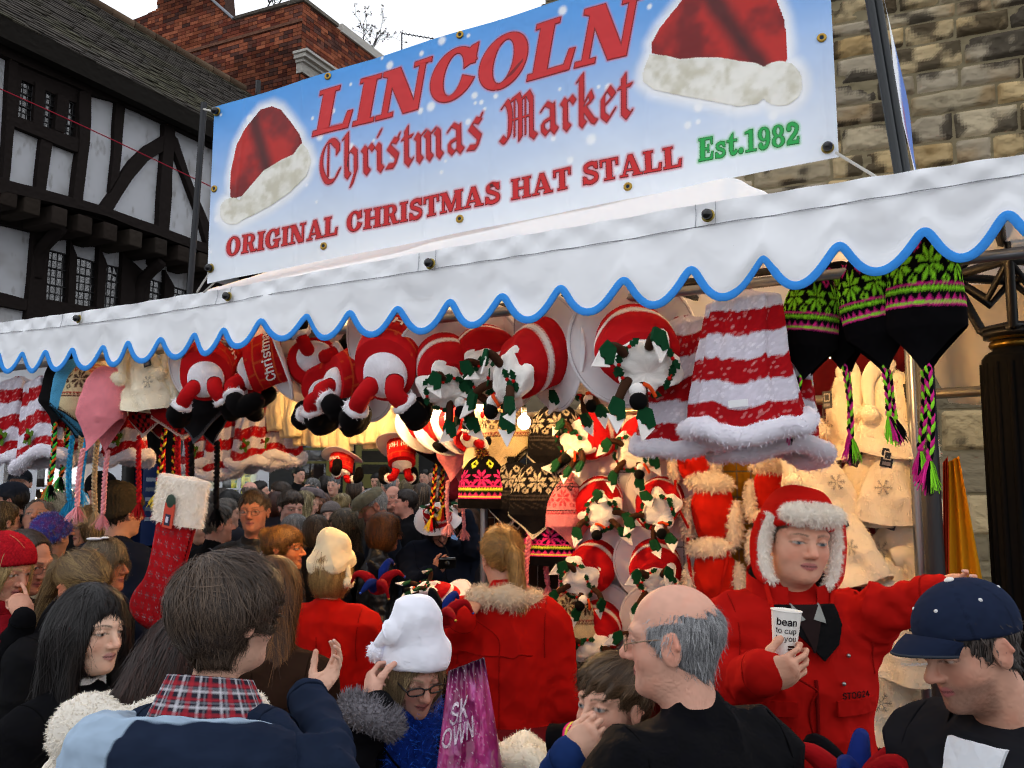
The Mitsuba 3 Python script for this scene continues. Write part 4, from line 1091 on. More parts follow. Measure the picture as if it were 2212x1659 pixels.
furL = pxpoly(((1235, 1010), (1300, 930), (1350, 870), (1440, 815), (1500, 790), (1545, 735), (1575, 770), (1592, 830), (1565, 900), (1480, 980), (1380, 1050), (1300, 1095), (1240, 1125)), z1_).union(pxpoly([(1192 + 62 * math.cos(t), 1080 + 68 * math.sin(t)) for t in np.linspace(0, 6.28, 24)[:-1]], z1_))
hatR = pxpoly(((1120, 290), (1115, 240), (1165, 150), (1230, 70), (1290, 0), (1350, -70), (1500, -120), (1690, -90), (1800, 0), (1840, 100), (1860, 230), (1857, 330), (1830, 372), (1760, 388), (1690, 352), (1600, 342), (1480, 322), (1350, 322), (1270, 328), (1180, 306)), z7_)
furR = pxpoly(((1075, 380), (1108, 300), (1180, 304), (1270, 326), (1350, 320), (1480, 320), (1600, 340), (1690, 350), (1760, 386), (1790, 480), (1700, 575), (1600, 592), (1450, 560), (1300, 530), (1130, 492), (1066, 445)), z7_).union(pxpoly([(1825 + 120 * math.cos(t), 460 + 125 * math.sin(t)) for t in np.linspace(0, 6.28, 24)[:-1]], z7_))
# printed ground: blue at the top fading to white, snow dots, pale glow round hats and red glow round letters
na, nb = 620, 200
AA, BB = np.meshgrid(np.linspace(0, 1, na), np.linspace(0, 1, nb))
XY = np.stack([AA * 2.45, BB * 0.72], -1)
c = mixc(lin('f2f7fc'), lin('469eee'), sst(-0.05, 1.05, BB * 0.95 + 0.12 * (fb(np.stack([AA * 3, BB * 2, AA * 0], -1), 2, 3, 5) - 0.5)) ** 0.85)
rr_ = np.random.default_rng(5)
for _ in range(75):
    x, y, r0_ = rr_.random() * 2.45, 0.1 + rr_.random() * 0.62, 0.006 + 0.011 * rr_.random() ** 2
    d = np.hypot(XY[..., 0] - x, XY[..., 1] - y); c = mixc(c, lin('fafdff'), sst(r0_ * 1.5, r0_ * 0.5, d) * 0.9)
def metric(geom): return affinity.scale(geom, 2.45, 0.72, origin=(0, 0))
pts = shapely.points(XY.reshape(-1, 2))
for geom, col, rad, k in ((unary_union([hatL, furL, hatR, furR]), 'fdfeff', 0.05, 0.95), (unary_union(lines['LINCOLN'] + lines['CM'] + lines['OCHS']), 'd8606a', 0.013, 0.85), (unary_union(lines['EST']), '7fd08a', 0.012, 0.85)):
    d = shapely.distance(pts, metric(geom)).reshape(AA.shape)
    c = mixc(c, lin(col), sst(rad, 0.0, d) * k)
put(ban + '__sheet', G().grid(ban_pt(np.stack([AA, BB], -1)), c), 'print', blend=True)
def printed(key, geoms, col, lab, h=0.0012, m='print', shade=None):
    g = G()
    for p_ in geoms:
        for q in (getattr(p_, 'geoms', None) or [p_]):
            if q.area < 1e-9: continue
            q = q.segmentize(0.012)
            g.prism(q, lambda z, d: ban_pt(z, h * (d > 0)), 1.0, col)
    return put(key, g, m, smooth=False)
for nm, col, dk, lab in (('LINCOLN', 'd4282c', '8a141c', 'large red slab serif capitals'), ('CM', 'c82226', '5e0c10', 'red black letter script'), ('OCHS', 'cc1e22', '4e0c0e', 'small red slab serif capitals'), ('EST', '22a84c', '0f5a28', 'green lettering')):
    w = 0.0035 if nm == 'LINCOLN' else 0.0018
    out = [affinity.scale(metric(x).buffer(w), 1 / 2.45, 1 / 0.72, origin=(0, 0)) for x in lines[nm]]
    k = printed(ban + '__lettering', out, lin(dk), lab, 0.0010)
    labels[k] = {'label': 'dark outline of the ' + lab}
    k = printed(ban + '__lettering', lines[nm], lin(col), lab, 0.0020)
    labels[k] = {'label': lab}
def print_hat(key, hat_, fur_, ax):
    for poly, kind in ((hat_, 0), (fur_, 1)):
        x0, y0, x1, y1 = poly.bounds
        A, B = np.meshgrid(np.linspace(x0, x1, 130), np.linspace(y0, y1, 130)); q = np.stack([A * 2.45, B * 0.72], -1)
        ins = shapely.contains_xy(poly.buffer(0.002), A, B)
        nn = np.concatenate([q, q[..., :1] * 0], -1)
        if kind == 0:
            f = fb(nn, 9, 4, 6); cr = np.abs(((q[..., 0] - ax[0]) * ax[2] + (q[..., 1] - ax[1]) * ax[3]))
            cc_ = mixc(lin('c02018'), lin('7c0e10'), sst(0.35, 0.7, f)); cc_ = mixc(cc_, lin('2c0c10'), sst(0.05, 0.0, cr + 0.03 * (f - 0.5)) * 0.85)
            hgt = 0.0016
        else:
            f = fb(nn * [1, 1, 1], 34, 3, 3) * 0.6 + fb(nn, 10, 3, 8) * 0.4
            cc_ = mixc(lin('f4f2e8'), lin('d2cdb8'), sst(0.35, 0.75, f)); hgt = 0.0024
        idx = np.arange(A.size).reshape(A.shape)
        m = ins[:-1, :-1] & ins[1:, :-1] & ins[1:, 1:] & ins[:-1, 1:]
        fq = np.stack([idx[:-1, :-1][m], idx[:-1, 1:][m], idx[1:, 1:][m], idx[1:, :-1][m]], 1)
        used, inv = np.unique(fq, return_inverse=True)
        k = put(key, G().add(ban_pt(np.stack([A, B], -1), hgt).reshape(-1, 3)[used], inv.reshape(fq.shape), cc_.reshape(-1, 3)[used]), 'print')
        labels[k] = {'label': 'printed red cone of a santa hat' if kind == 0 else 'printed white fur trim of a santa hat'}
cL = metric(hatL).centroid; cR = metric(hatR).centroid
print_hat(ban + '__printed_hat', hatL, furL, (cL.x - 0.005, cL.y, 0.94, 0.33)); print_hat(ban + '__printed_hat', hatR, furR, (cR.x + 0.02, cR.y, 0.85, 0.5))
for (u, v) in ((710, 166), (995, 77), (700, 532), (995, 474), (1357, 404), (465, 409), (1775, 80)):
    ab = ban_ab(u, v); p = ban_pt(ab, 0.003)
    g = G().lathe([(0.006, 0.0), (0.008, 0.003), (0.013, 0.003), (0.015, 0.0)], lin('a9873c'), 18).lathe([(0.0, 0.001), (0.006, 0.001)], lin('1d2a3a'), 12)
    put(ban + '__grommet', G().join(g, M4(frame(BN), p)), 'metal')
for (u, v) in ((471, 243), (456, 580), (1788, 320)):
    knob(ban + '__knob', ban_pt(ban_ab(u, v), 0.004), BN, 0.0155)
# cords
def cord(key, a, b, r=0.004, sag=0.0):
    m = (a + b) / 2 - [0, 0, sag]
    return put(key, G().tube(spline([a, m, b], 12), r, lin('b9b7ae'), 6), 'cloth')
pL = P(410, 632, 3.74), P(441, 222, 3.70)
cord(ban + '__cord', P(440, 236, 3.69), P(471, 243, 3.49)); cord(ban + '__cord', P(452, 590, 3.5), P(425, 632, 3.52)); cord(ban + '__cord', P(476, 598, 3.48), P(440, 632, 3.52))
cord(ban + '__cord', P(1806, 330, 2.6), P(1902, 388, 2.36), 0.005)
d = pL[1] - pL[0]
put(ms + '__banner_pole', G().tube([pL[0] - d * 0.2, pL[1]], 0.0135, lin('1a1b20'), 10), 'paint')
# upright on the right with the edge of a second banner
q0, q1 = P(1960, 440, 2.36), P(1880, -40, 2.36)
ax_ = (q1 - q0) / np.linalg.norm(q1 - q0); sd = np.array([1.0, 0.1, 0]); sd -= ax_ * (sd @ ax_)
g = G()
for o_ in (-0.011, 0.012): g.tube([q0 + sd * o_, q1 + sd * o_], 0.0125, lin('2b2f31'), 8)
put(ms + '__upright', g, 'paint')
b2 = thing('side_banner', 'second banner seen almost edge on beside the dark upright', 'banner')
zz = np.linspace(0, 1, 60); h0 = q1 + sd * 0.028; h1 = q0 + sd * 0.03
wv_ = 0.006 * np.sin(zz * 9)
A = np.array([h0 + (h1 - h0) * t + sd * w for t, w in zip(zz, wv_)]); dirb = np.array([0.55, 1.0, 0.0])
V = np.stack([A + dirb * x for x in np.linspace(0, 0.55, 12)], 0)
tt = np.linspace(0, 1, 12)[:, None] + 0 * zz[None]
c = mixc(lin('eef1f6'), lin('4a74c8'), sst(0.25, 0.4, tt)); c = mixc(c, lin('a02838'), (np.abs(tt - 0.45) < 0.07) * (zz[None] > 0.4))
put(b2 + '__sheet', G().grid(V, c), 'print')

# ---------------------------------------------------------------- lamps of the stall (lit)
def bulb(key, label, p, r, rad):
    t = thing(key, label, 'lamp')
    g = G().ball(p, (r, r, r * 1.15), lin('ffffff'), 10)
    scene[t + '__bulb'] = mikit.ply(g.get()[:2], 'dull', smooth=True, emitter={'type': 'area', 'radiance': {'type': 'rgb', 'value': rad}})
    put(t + '__cap', G().tube([p + [0, 0, r * 1.05], p + [0, 0, r * 2.2]], r * 0.45, lin('c9c4b8'), 8), 'paint')
    put(t + '__flex', G().tube([p + [0, 0, r * 2.2], [p[0], p[1], fz + 0.2]], 0.004, lin('1a1a1a'), 5), 'dull')
WARM = np.array([1.0, 0.56, 0.20])
bulb('pendant_bulb', 'glowing bare bulb beside the black nordic hat', stall(1132, 912, 0.80), 0.028, list(WARM * 120))
bulb('pendant_bulb', 'glowing bulb hanging behind the black and green hats', stall(1800, 745, 0.60), 0.04, list(WARM * 50))
bulb('pendant_bulb', 'glowing bulb under the canopy above the woman in red fleece', stall(735, 800, 0.85), 0.04, list(WARM * 95))
t = thing('strip_lamp', 'bright fluorescent strip lamp behind the hanging hats', 'lamp')
a, b = stall(880, 858, 1.1), stall(1070, 868, 1.3)
scene[t + '__tube'] = mikit.ply(G().tube([a, b], 0.018, lin('ffffff'), 8).get()[:2], 'dull', smooth=True, emitter={'type': 'area', 'radiance': {'type': 'rgb', 'value': [18, 14, 7.5]}})
put(t + '__housing', G().tube([a + [0, 0, 0.03], b + [0, 0, 0.03]], 0.02, lin('d0ccc0'), 6), 'paint')
# ================================================================== THE GOODS: one of each kind is built with its parts, copies reuse its meshes
class Kind:
    def __init__(s): s.parts = []
    def add(s, name, g, m, smooth=True, label=None, blend=False):
        s.parts.append((name, shape(g, m, smooth, blend), label)); return s
def copy_of(kind, name, label, cat, M, group=None):
    t = thing(name, label, cat, group)
    for pn, d, lb in kind.parts:
        k = free(f'{t}__{pn}'); scene[k] = {**d, 'to_world': T(np.asarray(M).tolist())}
        if lb: labels[k] = {'label': lb}
        if pn in ('berry', 'holly', 'blanket_stitch'): labels[k] = {'label': {'berry': 'red holly berries', 'holly': 'green felt holly leaves', 'blanket_stitch': 'blanket stitched edge'}[pn], 'kind': 'stuff'}
    return t
OUT = -SN                                             # towards the customers
def facing(yaw=0.0, tilt=0.0, roll=0.0):
    """x to the right, y to the back, z up, turned about the upright, tipped towards us, rolled in the picture plane"""
    R = np.stack([-SE, SN, [0, 0, 1]], 1)
    return R @ rot('z', yaw) @ rot('x', tilt) @ rot('y', roll)
def axis_to(yaw=0.0, pitch=0.0, spin=0.0):
    """z (a hat's crown) pointing at the customers, turned aside by yaw (+ to the right) and up by pitch; -y hangs down"""
    R = np.stack([-SE, [0, 0, 1], OUT], 1)
    return R @ rot('y', yaw) @ rot('x', -pitch) @ rot('z', spin)
def px(u, v, t, size=None):
    return stall(u, v, t)
gr = np.random.default_rng(3)
WHT, CREAM, RED_, DKRED = lin('dfdde0'), lin('e6dcc4'), lin('b3141a'), lin('8a0f14')
def sparkle(c, v, amt=0.5, dens=0.06, seed=0):
    r = np.random.default_rng(seed); m = r.random(len(v)) < dens
    c = np.array(np.broadcast_to(c, (len(v), 3))) * (0.9 + 0.2 * r.random((len(v), 1)))
    c[m] = np.minimum(c[m] + amt, 0.95)
    return c
def fur_ring(R, r, z, flat, col, n_f, L, seed, lump=0.15, nseg=60):
    a = np.linspace(0, 2 * np.pi, nseg + 1)[:-1]
    p = np.stack([R * np.cos(a), R * flat * np.sin(a), z + 0 * a], -1)
    rad = r * (1 + lump * (fb(p * 1.0 + seed, 14, 2, seed) - 0.5) * 2)
    g = G().tube(p, rad, col, 12, closed=True)
    v, f, _ = g.get(); v = v + 0.005 * (fb(v, 40, 2, seed)[:, None] - 0.5) * vnormals(v, f) * 3
    h = G().add(v, f, col * 0.92)
    h.add(*fur(v, f, n_f, L, col, np.random.default_rng(seed), 0.3, 0.004))
    return h
def leaf(p, d, nrm, L, col):
    """felt leaf with a wavy edge and a little thickness"""
    R = frame(nrm, 0, d)
    a = np.linspace(0, 1, 9); w = 0.28 * np.sin(np.pi * a) ** 0.7 * (1 + 0.35 * np.cos(a * 6 * np.pi)); w[0] = w[-1] = 0.02
    pl = Polygon(np.vstack([np.c_[a, w], np.c_[a[::-1], -w[::-1]]]) * L).buffer(0)
    return G().prism(pl, lambda q, dd: np.c_[q, dd + 0.08 * q[:, 0] + 0 * q[:, 1]] @ R.T + p, 0.003, col)
def mitten_arm(g_, p0, d, L, bend, seed):
    """brown felt stick arm with a green mitten and a pale felt cuff point"""
    q = spline([p0, p0 + d * L * 0.5, p0 + d * L + np.array([0, -1, 0]) * bend * 0.35], 8)
    st_ = G().tube(q, np.r_[0.010, np.full(6, 0.0115), 0.010], lin('3c2418'), 8)
    e = q[-1]; dd = q[-1] - q[-3]; dd = dd / np.linalg.norm(dd) * 0.5 + np.array([0, -0.8, 0.15]); dd /= np.linalg.norm(dd)
    r = np.random.default_rng(seed); n_ = np.array([r.normal(0, .5), 0.3, 1.0]); R = frame(n_, 0, dd)
    pl = Polygon([(-0.01, -0.013), (0.022, -0.022), (0.040, -0.011), (0.036, 0.003), (0.054, 0.008), (0.044, 0.026), (0.0, 0.018)]).buffer(0.003)
    mt = G().prism(pl, lambda q_, h: np.c_[q_ * 0.8, h + 1.2 * q_[:, 0] ** 2] @ R.T + e, 0.010, lin('0e3c22'))
    e2 = e + R @ [0.034, 0.0, 0.004]; R2 = frame(n_ + [0.3, 0.2, 0], 25 * r.normal(), dd)
    tr = G().prism(Polygon([(0, -0.028), (0.058, 0.004), (0.0, 0.028), (0.006, 0.0)]).buffer(0.002), lambda q_, h: np.c_[q_ * 0.75, h + 2.2 * q_[:, 1] ** 2 + 1.5 * q_[:, 0] ** 2] @ R2.T + e2, 0.004, lin('e4e0da'))
    return st_, mt, tr
def brim(R, seed, curl=0.014, inner=0.085):
    prof = [(inner, 0.0), (R * 0.8, -0.002), (R - 0.004, 0.0), (R, 0.004), (R - 0.004, 0.008), (R * 0.8, 0.006), (inner, 0.008)]
    g = G().lathe(prof, WHT, 64)
    v, f, _ = g.get(); rr = np.hypot(v[:, 0], v[:, 1]); th_ = np.arctan2(v[:, 1], v[:, 0])
    v[:, 2] += curl * np.cos(2 * th_ + seed) * (rr / R) ** 2 + 0.010 * (fb(v, 6, 2, seed) - 0.5)
    ed = (rr > R * 0.955) & (rr < R * 0.985)
    g2 = G().add(v, f, WHT)
    a = np.linspace(0, 2 * np.pi, 65)[:-1]; rs = R * 0.95
    sti = np.stack([rs * np.cos(a), rs * np.sin(a), 0.0085 + curl * np.cos(2 * a + seed) * 0.9], -1)
    g2.tube(sti, 0.0012, lin('b9b6bb'), 4, closed=True)
    return g2
def snow_hat(seed, squash=0.85):
    r = np.random.default_rng(seed); K = Kind()
    K.add('brim', brim(0.165, seed), 'felt')
    z = np.linspace(0, 0.125, 22); rad = 0.094 - 0.010 * z / 0.125 + 0.010 * np.sin(z / 0.125 * 2.6) - 0.02 * sst(0.10, 0.125, z)
    g = G().lathe(np.vstack([np.c_[rad, z], [[0.07, 0.133], [0.0, 0.135]]]), RED_, 48)
    v, f, _ = g.get()
    def warp(v):
        w = v.copy(); k = np.clip(v[:, 2] / 0.13, 0, 1.3)
        nzv = fb(v + seed * 3.1, 11, 3, seed) - 0.5
        w[:, :2] *= (1 + 0.45 * nzv * k)[:, None]
        w[:, 1] *= 1 - (1 - squash) * k; w[:, 2] += 0.05 * nzv * k
        w[:, 1] -= 0.035 * k ** 2
        return w
    c = np.where(((v[:, 2] > 0.058) & (v[:, 2] < 0.074))[:, None], lin('e0d8d4'), RED_ * (0.85 + 0.3 * nz(v, 30, 3))[:, None])
    K.add('crown', G().add(warp(v), f, c), 'felt')
    # icing top
    a, b = np.meshgrid(np.linspace(0, 2 * np.pi, 49)[:-1], np.linspace(0, 1, 16))
    edge = 0.083 + 0.012 * np.sin(a * 4 + seed) + 0.007 * np.sin(a * 7)
    rr = edge * np.sin(b * np.pi / 2) ** 0.8; zz = 0.130 + 0.040 * np.cos(b * np.pi / 2) - 0.004 * b ** 6 
    V = np.stack([rr * np.cos(a) + 0.020 * math.sin(seed * 2.1), rr * 0.94 * np.sin(a) - 0.016, zz - 0.25 * np.clip(rr - 0.070, 0, 1)], -1)
    V += 0.012 * (fb(V + seed, 22, 2, seed) - 0.5)[..., None] * np.array([0.3, 0.3, 1.0])
    g = G().grid(V, WHT, wrap=True); v, f, _ = g.get(); v2 = warp(v)
    K.add('icing', G().add(v2, f, sparkle(lin('e6e2dc'), v, 0.1, 0.05, seed)), 'fleece')
    hl, br_ = G(), G()
    for i in range(7):
        t = i / 7 * 6.28 + r.normal(0, 0.3); hr = 0.072 * (0.75 + 0.3 * r.random()); p = warp(np.array([[hr * math.cos(t) + 0.020 * math.sin(seed * 2.1), hr * math.sin(t) - 0.016, 0.130 + 0.040 * math.sqrt(max(0, 1 - (hr / 0.088) ** 2))]]))[0] + [0, 0, 0.008]
        for s_ in (-1, 1): hl.join(leaf(p, np.array([math.cos(t + 1.57 * s_), math.sin(t + 1.57 * s_), 0.0]), np.array([math.cos(t) * .5, math.sin(t) * .5, 1.0]), 0.030, lin('0e3a20')))
        br_.ball(p + [0, 0, 0.004], 0.005, lin('c01818'), 6)
    K.add('holly', hl, 'felt', smooth=False); K.add('berry', br_, 'felt')
    for i, (t, L, bnd) in enumerate(((0.5 + r.normal(0, .5), 0.066, 0.04), (2.7 + r.normal(0, .5), 0.066, 0.04), (4.4 + r.normal(0, .4), 0.06, 0.03), (5.4 + r.normal(0, .4), 0.06, 0.03))):
        p = warp(np.array([[0.05 * math.cos(t), 0.05 * math.sin(t), 0.16]]))[0]
        s1, s2, s3 = mitten_arm(None, p, np.array([math.cos(t) * 0.8, math.sin(t) * 0.8, 0.55]), L, bnd, seed * 7 + i)
        K.add('stick_arm', s1, 'felt'); K.add('mitten', s2, 'felt', False); K.add('felt_point', s3, 'felt', False)
    p = warp(np.array([[0.045 * math.sin(seed * 1.7), -0.035 + 0.02 * math.cos(seed), 0.165]]))[0] + [0, -0.008, 0.014]
    K.add('doll_head', G().ball(p, 0.020, lin('e8e4e0'), 10), 'fleece')
    g = G().ball(p + [0.0, -0.022, 0.016], (0.019, 0.019, 0.016), lin('0c0b0c'), 10).lathe([(0, 0), (0.028, 0), (0.028, 0.003), (0, 0.003)], lin('0c0b0c'), 14)
    K.add('doll_cap', G().ball(p + [0.0, -0.022, 0.016], (0.021, 0.021, 0.018), lin('0c0b0c'), 10), 'felt')
    q = spline([p + [0.012, 0.018, 0.006], p + [0.026, 0.010, 0.012], p + [0.040, -0.012, 0.010]], 8); K.add('doll_scarf', G().tube(q, 0.005, lin('d8481c'), 6), 'felt')
    return K
from functools import lru_cache as _lc
def curved_text(text, h, R, z0, ang0, col, bold=True, sign=1):
    m = meshkit.text_mesh(text, h, 0.0015, bold); v = np.array(m.vertices)
    a = ang0 + sign * v[:, 0] / R
    rr = R + v[:, 2]
    return np.stack([rr * np.cos(a), rr * np.sin(a), z0 + v[:, 1]], 1), np.array(m.faces)
def chimney_hat(seed, text, spread=0.06):
    r = np.random.default_rng(seed); K = Kind()
    K.add('brim', brim(0.168, seed, 0.02), 'felt')
    n_, m_ = 120, 60
    z = np.linspace(0, 0.138, m_); rad = 0.096 - 0.010 * z / 0.138 + 0.004 * np.sin(z / 0.138 * 2.4); rad[-1] = 0.03
    g = G().lathe(np.c_[rad, z], RED_, n_); v, f, _ = g.get()
    row = np.floor(v[:, 2] / 0.034); ang = np.arctan2(v[:, 1], v[:, 0]) / (2 * np.pi) * 9 + 0.5 * (row % 2)
    mort = (np.abs((v[:, 2] / 0.034) % 1 - 0.5) > 0.455) | (np.abs((ang + 0.06 * fb(v, 20, 2)) % 1 - 0.5) > 0.475)
    mort &= v[:, 2] < 0.132
    c = np.where(mort[:, None], lin('c9552e'), RED_ * (0.85 + 0.3 * nz(v, 40))[:, None])
    def warp(v):
        w = v.copy(); k = np.clip(v[:, 2] / 0.135, 0, 1.2); q = fb(v + seed * 2.7, 9, 2, seed) - 0.5
        w[:, :2] *= (1 + 0.28 * q * k)[:, None]; w[:, 2] += 0.03 * q * k; w[:, 1] -= 0.03 * k ** 2
        return w
    K.add('crown', G().add(warp(v), f, c), 'felt')
    tv, tf = curved_text(text, 0.032, 0.0955, 0.04, -0.9, None)
    tv[:, :2] *= 1.015
    K.add('lettering', G().add(warp(tv), tf, lin('e8e4e2')), 'felt', False)
    g = G().ball([0, -0.010, 0.142], (0.066, 0.062, 0.036), WHT, 18); v, f, _ = g.get(); v = v * (1 + 0.10 * (fb(v + seed, 14, 2) - 0.5)[:, None]); w = warp(v)
    K.add('padded_seat', G().add(w, f, sparkle(lin('dcdae0'), v, 0.12, 0.04, seed)), 'fleece')
    for s_ in (-1, 1):
        a = s_ * spread
        p0 = np.array([a * 0.6, -0.058, 0.158]); d = np.array([s_ * (0.02 + 0.02 * r.random()), -0.030 - 0.02 * r.random(), 0.03])
        q = spline([p0, p0 + d * 0.5 + [0, 0, 0.03], p0 + d * 1.25], 10)
        K.add('trouser_leg', G().tube(q, np.linspace(0.026, 0.024, 10), lin('a81218'), 12), 'fleece')
        e = q[-1]; dd = q[-1] - q[-2]; dd /= np.linalg.norm(dd)
        K.add('cuff', fur_ring(0.023, 0.011, 0, 1, lin('e2dfe2'), 90, 0.008, seed + 3) .map(lambda v, e=e, dd=dd: v @ frame(dd).T + e), 'fur')
        x = frame(dd)
        g = G().ball([0, 0, 0.034], (0.036, 0.034, 0.044), lin('0b0a0b'), 14); g.ball([s_ * 0.012, 0.030, 0.058], (0.039, 0.060, 0.035), lin('0b0a0b'), 14); g.ball([s_ * 0.012, 0.055, 0.06], (0.037, 0.039, 0.032), lin('0b0a0b'), 12)
        K.add('boot', g.map(lambda v, e=e, x=x: v @ (x @ rot('z', 180)).T + e), 'fleece')
    return K
def striped_hat(seed, holly=True, H=0.40, w0=0.095, w1=0.165, flat=0.5, nband=6):
    r = np.random.default_rng(seed); K = Kind(); n_, m_ = 140, 90
    a, b = np.meshgrid(np.linspace(0, 2 * np.pi, n_ + 1)[:-1], np.linspace(0, 1, m_))
    w = w1 + (w0 - w1) * b ** 0.9
    fold = 0.12 * np.cos(9 * a + seed + 2.0 * np.sin(b * 2 + seed)) * (0.35 + 0.9 * b) + 0.05 * np.sin(4 * a + 3 * b + seed)
    rr = w * (1 + fold) * (1 - 0.75 * sst(0.92, 1.0, b))
    p = np.stack([a * 0.5, b, a * 0], -1)
    V = np.stack([rr * np.cos(a), rr * flat * np.sin(a), b * H + 0.020 * np.sin(2 * a + seed) * (1 - b) + 0.008 * np.sin(5 * a) * (1 - b)], -1)
    V[..., 0] += 0.03 * math.sin(seed) * b ** 2
    V += 0.012 * (fb(V + seed, 10, 3, seed) - 0.5)[..., None] * np.stack([np.cos(a), np.sin(a), a * 0], -1)
    bb = b * nband + 0.30 * (fb(p * [3, 1, 1], 4, 2, seed) - 0.5)
    red = (np.floor(bb) % 2 == 0)
    c = np.where(red[..., None], lin('a01018'), lin('cbc6d2'))
    c = sparkle(c.reshape(-1, 3), V.reshape(-1, 3), 0.30, 0.05, seed).reshape(V.shape)
    K.add('body', G().grid(V, c, wrap=True), 'felt')
    K.add('fur_trim', fur_ring(w1 * 1.05, 0.030, -0.01, flat, lin('e2dfe8'), 1900, 0.007, seed).map(lambda v: v + np.stack([v[:, 0] * 0, v[:, 0] * 0, 0.020 * np.sin(2 * np.arctan2(v[:, 1] / flat, v[:, 0]) + seed) + 0.008 * np.sin(5 * np.arctan2(v[:, 1] / flat, v[:, 0]))], 1)), 'fur')
    if holly:
        g = G(); br_ = G(); p = np.array([0.05, -w1 * flat * 0.98, 0.09])
        for t in (0.4, 2.0, 3.6, 5.2): g.join(leaf(p, np.array([math.cos(t), 0.0, math.sin(t)]), np.array([0, -1.0, 0.1]), 0.05, lin('4c6a1e')))
        for t in (0, 2, 4): br_.ball(p + [0.009 * math.cos(t), -0.012, 0.009 * math.sin(t)], 0.009, lin('8a1018'), 8)
        K.add('holly', g, 'felt', False); K.add('berry', br_, 'felt')
    else:
        K.add('label', G().box((-0.02, -w1 * flat - 0.012, 0.05), (0.035, -w1 * flat - 0.008, 0.07), lin('e4e4e6')), 'dull', False)
    return K
def flake(g, fn, R, c):
    """six armed snowflake stitched flat: thin strips on the surface fn(x, y)"""
    for k in range(6):
        t = k * math.pi / 3; d = np.array([math.cos(t), math.sin(t)]); nn = np.array([-d[1], d[0]])
        g.tube([fn(d * x) for x in np.linspace(0.1, 1, 5) * R], 0.0012, c, 4)
        for x in (0.45, 0.7):
            for s_ in (-1, 1): g.tube([fn(d * x * R), fn((d * (x + 0.2) + nn * s_ * 0.2) * R)], 0.001, c, 4)
def cream_hat(seed, fold=1, tag_=True, col=None, pom=True):
    col = lin('f0e5cd') if col is None else col
    r = np.random.default_rng(seed); K = Kind(); n_, m_ = 72, 46
    a, b = np.meshgrid(np.linspace(0, 2 * np.pi, n_ + 1)[:-1], np.linspace(0, 1, m_))
    w = 0.155 * (1 - 0.72 * b ** 1.35) * (1 - 0.9 * sst(0.93, 1, b)); th_ = 0.072 * (1 - 0.45 * b) * (1 - 0.9 * sst(0.93, 1, b))
    V = np.stack([w * np.cos(a) + fold * 0.05 * b ** 2, th_ * np.sin(a), 0.34 * b + 0.012 * np.cos(2 * a) * (1 - b)], -1)
    V[..., 1] += 0.035 * (fb(V + seed, 7, 3, seed) - 0.5) + 0.012 * np.sin(V[..., 0] * 40 + seed + 9 * b) * (1 - b * 0.5)
    V[..., 1] -= 0.008 * sst(0.035, 0.0, np.abs(b * 0.34 - 0.10 - 0.1 * V[..., 0]))
    c = col * (0.93 + 0.12 * fb(V, 18, 2, 5))[..., None]
    g = G().grid(V, c, wrap=True); v, f, _ = g.get(); g.add(*fur(v, f, 2600, 0.009, col, r, 0.3, 0.003, jitter=0.8, var=0.08))
    K.add('body', g, 'fleece')
    q = spline([(fold * 0.045, -0.01, 0.325), (fold * 0.085, -0.035, 0.335), (fold * 0.115, -0.06, 0.27), (fold * 0.10, -0.07, 0.17)], 16)
    tg = G().tube(q, np.linspace(0.044, 0.016, 16), col, 14); v, f, _ = tg.get(); v[:, 1] = v[:, 1] * 0.8 - 0.012 + 0.006 * fb(v, 20, 2, seed)
    K.add('folded_tip', G().add(v, f, col), 'fleece')
    if pom:
        pg = G().ball(q[-1] + [0, -0.01, -0.02], 0.031, col, 14); v, f, _ = pg.get(); hh = G().add(v, f, col); hh.add(*fur(v, f, 260, 0.008, col, r, 0.2, 0.004)); K.add('pompom', hh, 'fur')
    if tag_:
        tx = -fold * 0.035
        M = M4(rot('y', 12 * fold), [tx, -0.052, 0.245])
        K.add('tag', G().box((-0.022, -0.002, -0.04), (0.022, 0.0, 0.03), lin('15131c'), M).box((-0.014, -0.004, -0.012), (0.014, -0.0025, 0.02), lin('b9b2ac'), M).box((-0.010, -0.006, -0.008), (0.010, -0.0045, 0.016), lin('1c1a22'), M).box((-0.015, -0.004, -0.033), (0.015, -0.0025, -0.02), lin('6f6a70'), M), 'paint', False)
    fx = -fold * 0.06; gk = G()
    flake(gk, lambda q_: np.array([fx + q_[0], -0.066, 0.13 + q_[1]]), 0.033, lin('8b8378')); K.add('stitched_snowflake', gk, 'dull')
    return K
def star8(x, y):
    m = np.zeros(np.shape(x), bool)
    for k in range(8):
        t = k * np.pi / 4 + np.pi / 8; p = x * np.cos(t) + y * np.sin(t); q = -x * np.sin(t) + y * np.cos(t)
        m |= (p > 0.07) & (p < 0.47) & (np.abs(q) < 0.074 * np.minimum(p / 0.30, (0.49 - p) / 0.14))
    return m
PAL = {'neon': ('0b0a0c', '8fe032', 'd22a86'), 'pinkblack': ('0b0a0c', 'e8307c', 'd8e04a'), 'nordic': ('131215', 'a89e8c', '3c3632'), 'beige': ('c4b28c', '4c3428', 'a04030'), 'pinknordic': ('d8808a', 'c43a4a', '3a2a34')}
